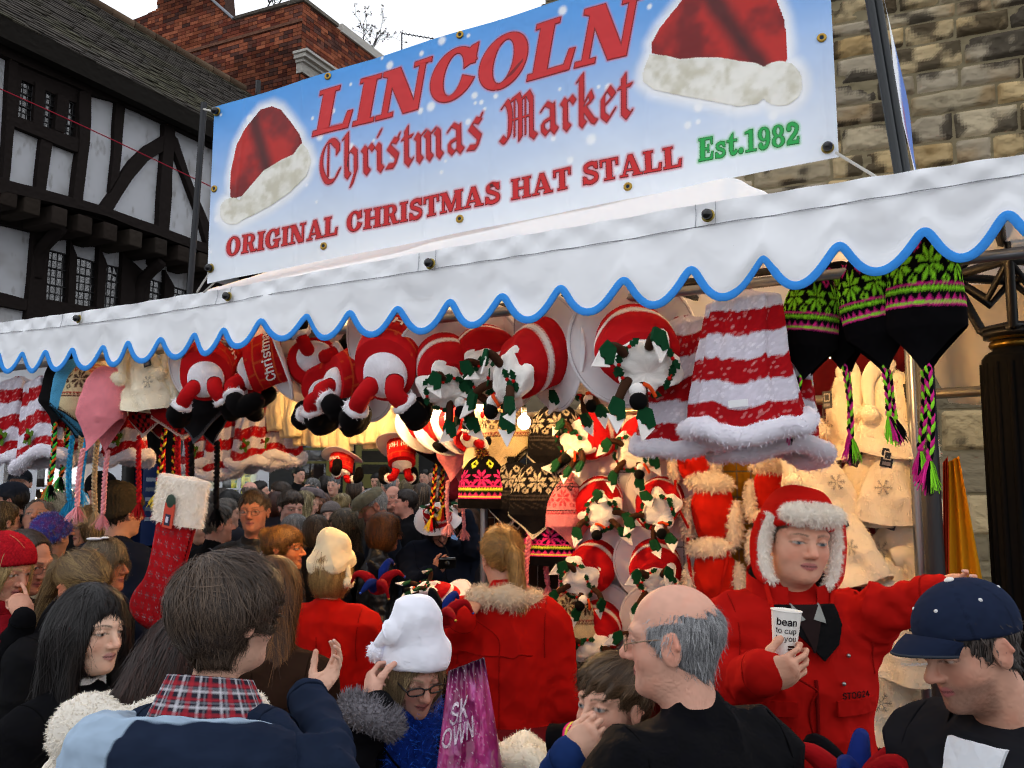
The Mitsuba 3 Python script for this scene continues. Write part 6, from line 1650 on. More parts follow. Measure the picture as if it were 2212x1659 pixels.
hang(KCR[2], 'cream_hat', 'cream fleece hat lying on the counter beside the boy', 1150, 1650, -0.3, facing(0, 70, 60), 0.9, GRP_R)
hang(KS[1], 'snow_hat', 'snow scene hat lying on the counter behind the ponytailed seller', 965, 1300, 0.65, axis_to(-30, 50, 0), 0.75, GRP_S)
# ================================================================== PEOPLE
HK = {   # head shapes: jaw width, nose length, brow, cheek, neck, overall depth
    'man': dict(jw=1.08, nl=1.05, br=1.0, ck=0.9, nk=1.06, lip=0.9, ear=1.05), 'woman': dict(jw=0.94, nl=0.93, br=0.5, ck=1.05, nk=0.86, lip=1.1, ear=0.9),
    'old': dict(jw=1.06, nl=1.14, br=1.1, ck=0.95, nk=1.05, lip=0.75, ear=1.2), 'child': dict(jw=0.95, nl=0.82, br=0.2, ck=1.2, nk=0.78, lip=1.05, ear=1.0)}
def head_core(p, m):
    d = ell(p, (0, -0.014, 0.032), (0.074, 0.097, 0.086))
    d = smin(d, ell(p, (0, 0.020, -0.030), (0.060 * m['jw'], 0.066, 0.080)), 0.03)
    d = smin(d, ell(p, (0, 0.040, -0.080), (0.036 * m['jw'], 0.036, 0.031)), 0.035)
    q = np.stack([np.abs(p[..., 0]), p[..., 1], p[..., 2]], -1)
    d = smin(d, ell(q, (0.038, 0.047, -0.024), (0.024, 0.025 * m['ck'], 0.026)), 0.02)
    return smin(d, cap(p, (0, -0.020, -0.05), (0, -0.038, -0.22), 0.052 * m['nk'], 0.060 * m['nk']), 0.03), q
def head_field(p, m):
    d, q = head_core(p, m)
    if m['br'] > 0: d = smin(d, cap(q, (0.046, 0.064, 0.030), (0.010, 0.082, 0.027), 0.0075 + 0.003 * m['br']), 0.016)
    d = smax(d, -ell(q, (0.033, 0.094, 0.009), (0.021, 0.018, 0.0125)), 0.012)
    d = smin(d, ell(q, (0.0320, 0.0685, 0.0085), (0.0155, 0.0145, 0.0125)), 0.003)
    d = smin(d, cap(q, (0.0195, 0.0775, 0.0135), (0.033, 0.0815, 0.0165), 0.0028), 0.003); d = smin(d, cap(q, (0.033, 0.0815, 0.0165), (0.0465, 0.0705, 0.0115), 0.0028), 0.003)
    d = smax(d, -cap(q, (0.017, 0.093, -0.030), (0.031, 0.0795, -0.058), 0.0012), 0.006)
    nl = m['nl']
    d = smin(d, cap(p, (0, 0.080, 0.020), (0, 0.099 + 0.008 * nl, -0.021), 0.0075, 0.0118 * nl), 0.010)
    d = smin(d, ell(q, (0.0115, 0.093, -0.0265), (0.0085, 0.0105, 0.0078)), 0.007)
    L = m['lip']
    d = smin(d, cap(q, (0.0, 0.0885, -0.0505), (0.021, 0.0775, -0.0535), 0.0052 * L, 0.003), 0.006)
    d = smin(d, cap(q, (0.0, 0.0875, -0.0605), (0.018, 0.0780, -0.0575), 0.0062 * L, 0.003), 0.006)
    d = smax(d, -cap(q, (0.0, 0.0975, -0.0555), (0.024, 0.0835, -0.0562), 0.0022), 0.003)
    d = smin(d, ell(p, (0, 0.0715, -0.090), (0.019, 0.017, 0.015)), 0.02)
    e = m['ear']
    ear = ell(q, (0.0785, -0.014, -0.002), (0.0085, 0.019 * e, 0.031 * e))
    ear = smin(ear, cap(q, (0.083, -0.022, 0.022 * e), (0.088, -0.030, 0.0), 0.005), 0.006)
    ear = smax(ear, -ell(q, (0.092, -0.006, 0.0), (0.009, 0.009, 0.016)), 0.005)
    return smin(d, ear, 0.006)
_heads = {}
LODH = {0: 0.0033, 1: 0.0046, 2: 0.0075}
def head_mesh(kind, lod):
    if (kind, lod) not in _heads:
        m = HK[kind]
        v, f, F = solid(lambda p: head_field(p, m), (-0.105, -0.125, -0.215), (0.105, 0.130, 0.130), LODH[lod])
        _heads[(kind, lod)] = (smooth_mesh(v, f, 1, 0.4), f)
    return _heads[(kind, lod)]
def face_colour(v, s):
    skin = lin(s.get('skin', 'c99a80')); x, y, z = v.T; ax_ = np.abs(x)
    c = np.broadcast_to(skin, v.shape).copy()
    c *= (0.90 + 0.20 * fb(v, 60, 2, 3))[:, None]
    c = mixc(c, skin * [1.04, 0.82, 0.76], 0.5 * sst(0.5, 0.75, fb(v, 22, 3, 11)))
    c = mixc(c, skin * [0.74, 0.62, 0.58], 0.45 * np.exp(-(((ax_ - 0.031) / 0.017) ** 2 + ((z + 0.004) / 0.007) ** 2)) * (y > 0.05))
    red = skin * [1.05, 0.74, 0.70]
    c = mixc(c, red, 0.55 * np.exp(-((ax_ - 0.040) ** 2 + (z + 0.026) ** 2) / 0.0006) * (y > 0.02))
    c = mixc(c, red, 0.6 * np.exp(-(x ** 2 + (z + 0.022) ** 2) / 0.0003) * (y > 0.088))
    c = mixc(c, red, 0.7 * sst(0.078, 0.09, ax_) * (np.abs(z) < 0.05))
    if s.get('stubble'):
        c = mixc(c, lin(s.get('beard', '3a2c26')), s['stubble'] * sst(-0.035, -0.055, z) * sst(0.0, 0.03, y) * sst(-0.15, -0.11, z) * (0.6 + 0.6 * nz(v, 300, 2)))
    lip = (y > 0.07) & ((ax_ / 0.0225) ** 2 + ((z + 0.0555) / 0.0105) ** 2 < 1)
    c[lip] = mixc(c[lip], lin(s.get('lips', 'a8585a')), np.full(lip.sum(), 0.75))
    c[(y > 0.07) & (ax_ < 0.022) & (np.abs(z + 0.0557) < 0.0016)] = lin('4a2222')
    c[(np.hypot(ax_ - 0.0075, (z + 0.034) * 1.6) < 0.0038) & (y > 0.088)] = lin('43201c')
    bz_ = 0.0285 + 0.004 * np.sin((ax_ - 0.012) / 0.04 * np.pi) 
    brow = (y > 0.05) & (ax_ > 0.012) & (ax_ < 0.053) & (np.abs(z - bz_) < s.get('browt', 0.0034) * (1.15 - ax_ / 0.06))
    c[brow] = mixc(c[brow], lin(s.get('brow', s.get('hair', '3a2a20'))), np.full(brow.sum(), 0.75))
    gz = s.get('gaze', 0.0); gv = s.get('gazev', 0.0)
    op = s.get('open', 1.0)
    ex, ez = ax_ - 0.0320, z - 0.0075
    almond = (ex / 0.0150) ** 2 + (ez / (0.0052 * op)) ** 2
    front = (y > 0.055)
    eye = front & (almond < 1); lash = front & (almond >= 1) & (almond < 1.75) & (ez > -0.001)
    c[lash] = mixc(c[lash], lin('2a1a16'), np.full(lash.sum(), 0.75))
    c[eye] = lin('b4aaa2')
    ix = x - np.sign(x) * 0.0320 - gz
    iris = eye & (np.hypot(ix, ez - gv) < 0.0062); c[iris] = lin(s.get('iris', '4a3424'))
    c[eye & (np.hypot(ix, ez - gv) < 0.0028)] = lin('0a0808')
    return np.clip(c, 0, 1)

# ---------------------------------------------------------------- hair: a cap or fall of hair as a solid, covered with strands that follow its surface
def hair_volume(p, m, st_, o):
    """distance to the hair volume"""
    base, q = head_core(p, m)
    x, y, z = p[..., 0], p[..., 1], p[..., 2]
    t = o.get('t', 0.014)
    wob = (0.25 if st_ == 'bald' else 1.0) * 0.010 * np.sin(x * 95 + 1.0) * np.sin(y * 70 + z * 60) + 0.006 * np.sin(x * 210 + z * 150)
    line = z - (o.get('a', 0.004) + o.get('b', 0.72) * y) + wob - 0.030 * np.exp(-((y - 0.035) / 0.018) ** 2) * (np.abs(x) > 0.05)
    line = line + 0.030 * np.exp(-((y - 0.035) / 0.018) ** 2) * (np.abs(x) > 0.05) * 2 * (o.get('burn', 0.5))
    t = t * (0.15 + 0.85 * sst(-0.004, 0.045, line)) if st_ not in ('thick',) or not o.get('shelf') else t
    d = smax(base - t * (0.75 + 0.45 * np.clip((z + 0.02) / 0.12, 0, 1)), -line, 0.008)
    if st_ == 'bald':
        top = 0.058 - 0.10 * (y + 0.05) + 1.5 * wob
        d = smax(base - t * sst(-0.002, 0.03, top - z), np.maximum(-line, z - top), 0.006)
        d = smax(d, -ell(p, (0, 0.055, 0.125), (0.068, 0.115, 0.085)), 0.015)
        d = smax(d, y - 0.040, 0.01)
        return d
    if st_ == 'receding': d = smax(d, -ell(p, (0, 0.105, 0.075), (0.064, 0.060, 0.05)), 0.012)
    if st_ in ('bob', 'long', 'longback', 'curly', 'wild'):
        k = {'bob': 0.0, 'long': 0.0, 'longback': 0.0, 'curly': 0.012, 'wild': 0.02}[st_]
        bob = ell(p, (0, -0.018, -0.005), (0.097 + k, 0.112 + k, 0.122 + k))
        if st_ == 'bob': bob = smax(bob, -(z + 0.115), 0.02)
        d2 = smin(d, bob, 0.02)
        if st_ in ('long', 'longback', 'wild'):
            L = o.get('len', 0.34); w = o.get('w', 1.0); sw = o.get('sway', 0.0)
            fall = cap(p, (0, -0.050, -0.02), (sw, -0.085, -L), 0.088 * w, 0.105 * w, squash=np.array([1.2, 0.62, 1.0], np.float32))
            d2 = smin(d2, fall, 0.05)
            if st_ == 'long':
                for s_ in (-1, 1): d2 = smin(d2, cap(p, (s_ * 0.082, 0.008, 0.02), (s_ * 0.095 + sw, 0.03, -L * 0.85), 0.024, 0.03), 0.03)
        face = ell(p, (0.012 if o.get('part') else 0, 0.115, -0.045), (0.062 + 0.004 * (st_ == 'bob'), 0.105, 0.112))
        d2 = smax(d2, -face, 0.012)
        if o.get('fringe'): d2 = smin(d2, smax(base - 0.012, np.maximum(-(z - 0.030), -(y - 0.02)), 0.01), 0.01)
        return d2
    if st_ in ('ponytail', 'bun'):
        if st_ == 'bun': return smin(d, ell(p, (0.01, -0.105, 0.085), (0.036, 0.036, 0.036)), 0.012)
        L = o.get('len', 0.26); sw = o.get('sway', 0.0)
        d = smin(d, cap(p, (0, -0.110, 0.045), (sw * 0.3, -0.145, 0.0), 0.017, 0.026), 0.012)
        d = smin(d, cap(p, (sw * 0.3, -0.145, 0.0), (sw, -0.115, -L * 0.6), 0.028, 0.033), 0.02)
        return smin(d, cap(p, (sw, -0.115, -L * 0.6), (sw * 1.2, -0.10, -L), 0.032, 0.014), 0.02)
    if st_ == 'thick':
        d = smin(d, smax(base - t * 1.1, np.maximum(-(z + 0.085), y + 0.035), 0.015), 0.01)
    return d
_hairs = {}
def hair_mesh(kind, st_, o, lod):
    """(vertices, triangles, strand paths, side vectors, tone 0..1 along each strand) in head space; cached"""
    key = (kind, st_, tuple(sorted(o.items())), lod)
    if key in _hairs: return _hairs[key]
    m = HK[kind]; h = {0: 0.0055, 1: 0.0075, 2: 0.011}[lod]
    L = o.get('len', 0.34) if st_ in ('long', 'longback', 'wild', 'ponytail') else 0.1
    lo, hi = np.array([-0.17, -0.24, -L - 0.14]), np.array([0.17, 0.14, 0.18])
    v, f, F = solid(lambda p: hair_volume(p, m, st_, o), lo, hi, h)
    if len(v) == 0: return None
    gsc = np.stack(np.gradient(F, h), -1)
    def samp(P_):
        g = ((P_ - lo) / h).T
        d = map_coordinates(F, g, order=1, mode='nearest')
        n = np.stack([map_coordinates(gsc[..., k], g, order=1, mode='nearest') for k in range(3)], -1)
        return d, n / (np.linalg.norm(n, axis=1, keepdims=True) + 1e-9)
    N = int(o.get('n', {0: 5200, 1: 1100, 2: 260}[lod]) * (1.35 if lod == 0 else 1)); r = np.random.default_rng(len(_hairs) + 5)
    K = 8
    tri = v[f]; area = np.linalg.norm(np.cross(tri[:, 1] - tri[:, 0], tri[:, 2] - tri[:, 0]), axis=1)
    pk = r.choice(len(f), N, p=area / area.sum()); w = r.dirichlet((1, 1, 1), N); p = (tri[pk] * w[..., None]).sum(1)
    slen = o.get('strand', 0.05 if st_ in ('short', 'thick', 'bald', 'receding', 'curly') else 0.14) * (0.6 + 0.7 * r.random(N))
    crown = np.array([o.get('cx', 0.0), -0.055, 0.115]); curl = o.get('curl', 0.08)
    lift0 = o.get('lift', 0.0015) * (0.3 + 1.4 * r.random(N)); fly = r.random(N) < 0.09; lift0 = np.where(fly, 0.002 + 0.009 * r.random(N), lift0); rnd = r.normal(0, 1, (N, 3))
    clump = np.stack([nz(p * 38, 1, 3), nz(p * 38, 1, 5), nz(p * 38, 1, 7)], -1) - 0.5
    paths, sides = [], []
    _, n = samp(p)
    fallw = o.get('grav', 0.35 if st_ in ('short', 'thick', 'receding', 'bald') else 0.9)
    for k in range(K):
        d, n = samp(p)
        p = p - n * (d - lift0 * (0.4 + k / K * 2))[:, None] * np.where(d < 0.01, 1, 0.3)[:, None]
        paths.append(p.copy())
        away = p - crown
        if st_ == 'ponytail':
            to = np.array([0, -0.115, 0.05]) - p; near = np.linalg.norm(to, axis=1) < 0.03
            tail = (p[:, 1] < -0.118) | (p[:, 2] < -0.085) | near
            away = np.where(tail[:, None], np.array([0, -0.02, -1.0]), to / (np.linalg.norm(to, axis=1, keepdims=True) + 1e-9)); dirn = away
        else:
            away = away / (np.linalg.norm(away, axis=1, keepdims=True) + 1e-9)
            dirn = away * (1 - fallw) + np.array([0, 0, -1.0]) * fallw
            if o.get('fwd'): dirn = dirn + np.array([o['fwd'] * 0.6, o['fwd'], 0.0]) * sst(0.0, 0.10, p[:, 2])[:, None]
        dirn = dirn + (curl + 0.5 * fly)[:, None] * rnd * 0.5 + clump * o.get('clump', 0.45)
        dirn = dirn - n * (dirn * n).sum(1, keepdims=True)
        dirn /= np.linalg.norm(dirn, axis=1, keepdims=True) + 1e-9
        side = np.cross(dirn, n); sides.append(side / (np.linalg.norm(side, axis=1, keepdims=True) + 1e-9))
        p = p + dirn * (slen / (K - 1))[:, None]
        if curl > 0.3: rnd = 0.6 * rnd + r.normal(0, 1, (N, 3)) * 0.8
    out = (smooth_mesh(v, f, 1, 0.4), f, np.stack(paths, 1), np.stack(sides, 1), r.random(N), clump[:, 0])
    _hairs[key] = out
    return out
def hair_geo(kind, st_, o, lod, col, col2=None):
    H = hair_mesh(kind, st_, o, lod)
    g = G()
    if H is None: return g
    v, f, paths, sides, tone, cl = H
    c1 = lin(col); c2 = lin(col2) if col2 else c1 * 1.5
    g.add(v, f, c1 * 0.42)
    w = {0: 0.0024, 1: 0.0042, 2: 0.009}[lod] * o.get('width', 1.0)
    cc = mixc(c1 * 0.62, c2, np.clip(tone ** 1.6 * 0.75 + cl * 0.7, 0, 1))
    g.add(*ribbons(paths, sides, w, cc, 0.35))
    return g

# ---------------------------------------------------------------- hands
_hand = {}
def hand_mesh(pose, h=0.0036):
    """wrist at the origin, fingers along +y, palm facing -z, thumb on the +x side; pose = curl of the four fingers in degrees per joint, thumb curl, spread"""
    key = (tuple(pose['curl']), pose.get('thumb', 25), pose.get('spread', 5), pose.get('thumb_out', 40))
    if key in _hand: return _hand[key]
    segs = []
    for i, (x, L, r0) in enumerate(((0.028, 0.95, 0.0082), (0.0095, 1.04, 0.0084), (-0.0095, 0.97, 0.0080), (-0.027, 0.78, 0.0070))):
        c = pose['curl'][i]; a = math.radians(-(i - 1.2) * pose.get('spread', 5)); b = 0.0
        p = np.array([x, 0.086 - 0.006 * abs(i - 1), 0.002 * (1 - abs(i - 1.5))]); rr = r0
        for j, l in enumerate((0.043, 0.027, 0.021)):
            b += math.radians(c * (0.75 if j == 0 else 1.0))
            q = p + L * l * np.array([-math.sin(a) * math.cos(b) * -1, math.cos(a) * math.cos(b), -math.sin(b)])
            segs.append((p, q, rr, rr * 0.88)); p = q; rr *= 0.9
    to, tc = math.radians(pose.get('thumb_out', 40)), math.radians(pose.get('thumb', 25))
    p = np.array([0.026, 0.022, -0.006]); d = np.array([math.sin(to), math.cos(to), -0.35]); d /= np.linalg.norm(d)
    for j, (l, rr) in enumerate(((0.040, 0.0125), (0.032, 0.0105), (0.025, 0.0092))):
        q = p + d * l; segs.append((p, q, rr, rr * 0.9)); p = q
        d = d + np.array([-math.sin(tc) * 0.5, 0.15, -math.sin(tc) * 0.8]); d /= np.linalg.norm(d)
    def fn(p_):
        d = ell(p_, (0.0, 0.050, 0.0), (0.043, 0.052, 0.0165))
        d = smin(d, cap(p_, (0, -0.015, 0), (0, 0.03, 0), 0.026, 0.030, squash=np.array([1.0, 1.0, 0.72], np.float32)), 0.02)
        d = smin(d, ell(p_, (0.024, 0.035, -0.010), (0.017, 0.026, 0.013)), 0.012)
        for i, (a, b, r0, r1) in enumerate(segs):
            d = np.minimum(d, cap(p_, a, b, r0, r1)) if i % 3 and i < 12 else smin(d, cap(p_, a, b, r0, r1), 0.007)
        return d
    lo = np.min([np.minimum(a, b) for a, b, _, _ in segs], 0) - 0.02; hi = np.max([np.maximum(a, b) for a, b, _, _ in segs], 0) + 0.02
    lo = np.minimum(lo, [-0.055, -0.055, -0.03]); hi = np.maximum(hi, [0.055, 0.1, 0.03])
    v, f, F = solid(fn, lo, hi, h)
    v = smooth_mesh(v, f, 1, 0.4)
    tips = [segs[i * 3 + 2] for i in range(5)]
    _hand[key] = (v, f, tips)
    return _hand[key]
OPEN_H = dict(curl=(14, 18, 22, 26), thumb=10, spread=7, thumb_out=48)
GRIP_H = dict(curl=(48, 52, 54, 56), thumb=35, spread=2, thumb_out=42)
FIST_H = dict(curl=(70, 76, 78, 78), thumb=45, spread=1, thumb_out=25)
POINT_H = dict(curl=(12, 72, 76, 76), thumb=45, spread=2, thumb_out=25)
RELAX_H = dict(curl=(28, 32, 34, 36), thumb=20, spread=3, thumb_out=30)
def hand_at(g, wrist, toward, palm, pose, skin, left=False, s=1.0):
    """a hand at the wrist, fingers along toward, the palm's outward normal along palm"""
    v, f, tips = hand_mesh(pose)
    y = np.asarray(toward, float); y = y / np.linalg.norm(y); zz_ = -np.asarray(palm, float); zz_ = zz_ - y * (zz_ @ y); zz_ /= np.linalg.norm(zz_)
    x = np.cross(y, zz_)
    R = np.stack([x, y, zz_], 1)
    vv = v * ([-1, 1, 1] if left else [1, 1, 1]); ff = f[:, ::-1] if left else f
    sk = lin(skin); c = sk * (0.92 + 0.16 * fb(v, 50, 2))[:, None]
    near = np.min([np.linalg.norm(v - t[1], axis=1) for t in tips], 0)
    c = mixc(c, sk * [1.02, 0.76, 0.72], 0.5 * np.exp(-(near / 0.014) ** 2))
    kn = v[:, 2] - 0.012; c = mixc(c, sk * [0.86, 0.62, 0.56], 0.4 * np.exp(-((v[:, 1] - 0.088) / 0.006) ** 2) * (v[:, 2] > 0.002)); c = mixc(c, sk * [0.74, 0.55, 0.50], 0.45 * sst(0.62, 0.8, nz(v * [60, 140, 60], 1, 4)))
    nail = lin('d8b0a0')
    for a_, b_, r0_, r1_ in tips:
        dn = (b_ - a_) / np.linalg.norm(b_ - a_); top_ = np.cross(np.cross(dn, [0, 0, 1.0]), dn); c = mixc(c, nail, 0.8 * (np.linalg.norm(v - (b_ + dn * 0.003 + top_ * r1_), axis=1) < 0.0062))
    g.add(vv * s @ R.T + wrist, ff, c)
    return R

# ---------------------------------------------------------------- clothes
def coat_field(p, o, arms):
    w, b = o.get('w', 1.0), o.get('bulk', 0.0)
    d = cap(p, (-0.135 * w, -0.035, -0.262), (0.135 * w, -0.035, -0.262), 0.070 + b, squash=np.array([1, 0.92, 1], np.float32))
    d = smin(d, ell(p, (0, -0.032, -0.41), (0.185 * w + b, 0.128 + b, 0.24)), 0.06)
    d = smin(d, ell(p, (0, -0.025, -0.74), (0.185 * w + b, 0.135 + b, 0.34)), 0.08)
    if not o.get('lowneck'): d = smin(d, cap(p, (0, -0.036, -0.16 - 0.02 * (o.get('collar', 1) - 1)), (0, -0.035, -0.25), 0.068, 0.095), 0.03)
    d = smax(d, -(p[..., 2] - o.get('hem', -0.98)), 0.02)
    for s_, (sh_, el_, wr_) in arms.items():
        r = o.get('sleeve', 1.0)
        d = smin(d, cap(p, sh_, el_, 0.062 * r + b * .55, 0.050 * r + b * .45), 0.045)
        d = smin(d, cap(p, el_, wr_, 0.051 * r + b * .45, 0.043 * r + b * .35), 0.025)
    return d
def std_arms(w=1.0):
    return {s_: (np.array([s_ * 0.185 * w, -0.04, -0.285]), np.array([s_ * 0.235 * w, -0.055, -0.56]), np.array([s_ * 0.20 * w, 0.10, -0.76])) for s_ in (-1, 1)}
_coats, _cores = {}, {}
def wrinkle(v, f, amp, seed, arms=None):
    n = vnormals(v, f)
    q = v * [1, 1, 0.75]
    r1 = 1 - np.abs(2 * fb(q + seed, 8, 2, seed) - 1) ; r2 = fb(q, 20, 2, seed + 3)
    h = amp * ((r1 ** 2.5 - 0.5) * 1.5 + (r2 - 0.5) * 0.9)
    if arms:
        for sh_, el_, wr_ in arms.values():
            dd = np.linalg.norm(v - el_, axis=1); h = h + amp * 0.7 * np.exp(-(dd / 0.13) ** 2) * np.sin(dd * 130 + 6 * r2)
    return v + n * h[:, None]
def coat_mesh(o, arms, lod, key=None):
    h = o.get('h', {0: 0.0105, 1: 0.018, 2: 0.028}[lod])
    if key and (key, lod) in _coats: return _coats[(key, lod)]
    pts = np.array([q for a in arms.values() for q in a])
    lo = np.minimum(pts.min(0) - 0.09, [-0.30, -0.22, o.get('hem', -0.98) - 0.05]); hi = np.maximum(pts.max(0) + 0.09, [0.30, 0.18, -0.07])
    v, f, F = solid(lambda p: coat_field(p, o, arms), lo, hi, h)
    v = smooth_mesh(v, f, 1, 0.4)
    v = wrinkle(v, f, o.get('fold', 0.010), o.get('seed', 1), arms)
    if key: _coats[(key, lod)] = (v, f)
    return v, f
def leg_mesh(kind):
    if kind not in _cores:
        def fn(p):
            q = np.stack([np.abs(p[..., 0]), p[..., 1], p[..., 2]], -1)
            d = smin(cap(q, (0.088, -0.02, -0.85), (0.092, 0.0, -1.25), 0.088, 0.062), cap(q, (0.092, 0.0, -1.25), (0.095, -0.025, -1.58), 0.064, 0.052), 0.03)
            return smin(d, ell(p, (0, -0.02, -0.84), (0.16, 0.11, 0.12)), 0.05)
        v, f, _ = solid(fn, (-0.2, -0.16, -1.65), (0.2, 0.12, -0.7), 0.03)
        g = G()
        for s_ in (-1, 1): g.ball([s_ * 0.095, 0.035, -1.62], (0.048, 0.13, 0.05), lin('15120f'), 10)
        _cores[kind] = (v, f, g)
    return _cores[kind]
def core_mesh():
    """the body under the clothes: trunk, arms and legs as one surface"""
    if 'core' not in _cores:
        A = std_arms()
        def fn(p):
            q = np.stack([np.abs(p[..., 0]), p[..., 1], p[..., 2]], -1)
            d = smin(cap(p, (0, -0.037, -0.18), (0, -0.033, -0.30), 0.05, 0.07), ell(p, (0, -0.032, -0.42), (0.145, 0.085, 0.19)), 0.05)
            d = smin(d, ell(p, (0, -0.025, -0.74), (0.14, 0.09, 0.16)), 0.08)
            d = smin(d, cap(q, (0.02, -0.036, -0.27), (0.15, -0.04, -0.28), 0.04), 0.04)
            d = smin(d, cap(q, (0.088, -0.02, -0.85), (0.092, 0.0, -1.25), 0.06, 0.045), 0.04)
            return smin(d, cap(q, (0.092, 0.0, -1.25), (0.095, -0.025, -1.60), 0.045, 0.035), 0.03)
        v, f, _ = solid(fn, (-0.22, -0.14, -1.66), (0.22, 0.1, -0.12), 0.03)
        _cores['core'] = (v, f)
    return _cores['core']
def glasses(col='5a4632', half=False, r=(0.021, 0.016), rim=0.0013):
    g, gl = G(), []
    a = np.linspace(0, 2 * np.pi, 25)[:-1]
    for s_ in (-1, 1):
        sq = np.stack([s_ * 0.033 + r[0] * np.sign(np.cos(a)) * np.abs(np.cos(a)) ** 0.7, 0.1 - 0.25 * np.abs(s_ * 0.033 + r[0] * np.cos(a)) ** 1.3 * 1.2, 0.004 + r[1] * np.sign(np.sin(a)) * np.abs(np.sin(a)) ** 0.7], -1)
        g.tube(sq, rim, lin(col), 6, closed=True)
        c_ = sq.mean(0); gl.append(G().add(np.vstack([sq, c_]), [[i, (i + 1) % 24, 24] for i in range(24)], lin('ffffff')))
        t = sq[np.argmax(s_ * sq[:, 0])]
        g.tube(spline([t, [s_ * 0.072, 0.06, 0.012], [s_ * 0.080, -0.005, 0.016], [s_ * 0.080, -0.028, -0.004]], 14), rim * 1.1, lin(col), 6)
    g.tube(spline([[-0.012, 0.0965, 0.008], [0, 0.101, 0.011], [0.012, 0.0965, 0.008]], 7), rim, lin(col), 6)
    return g, gl
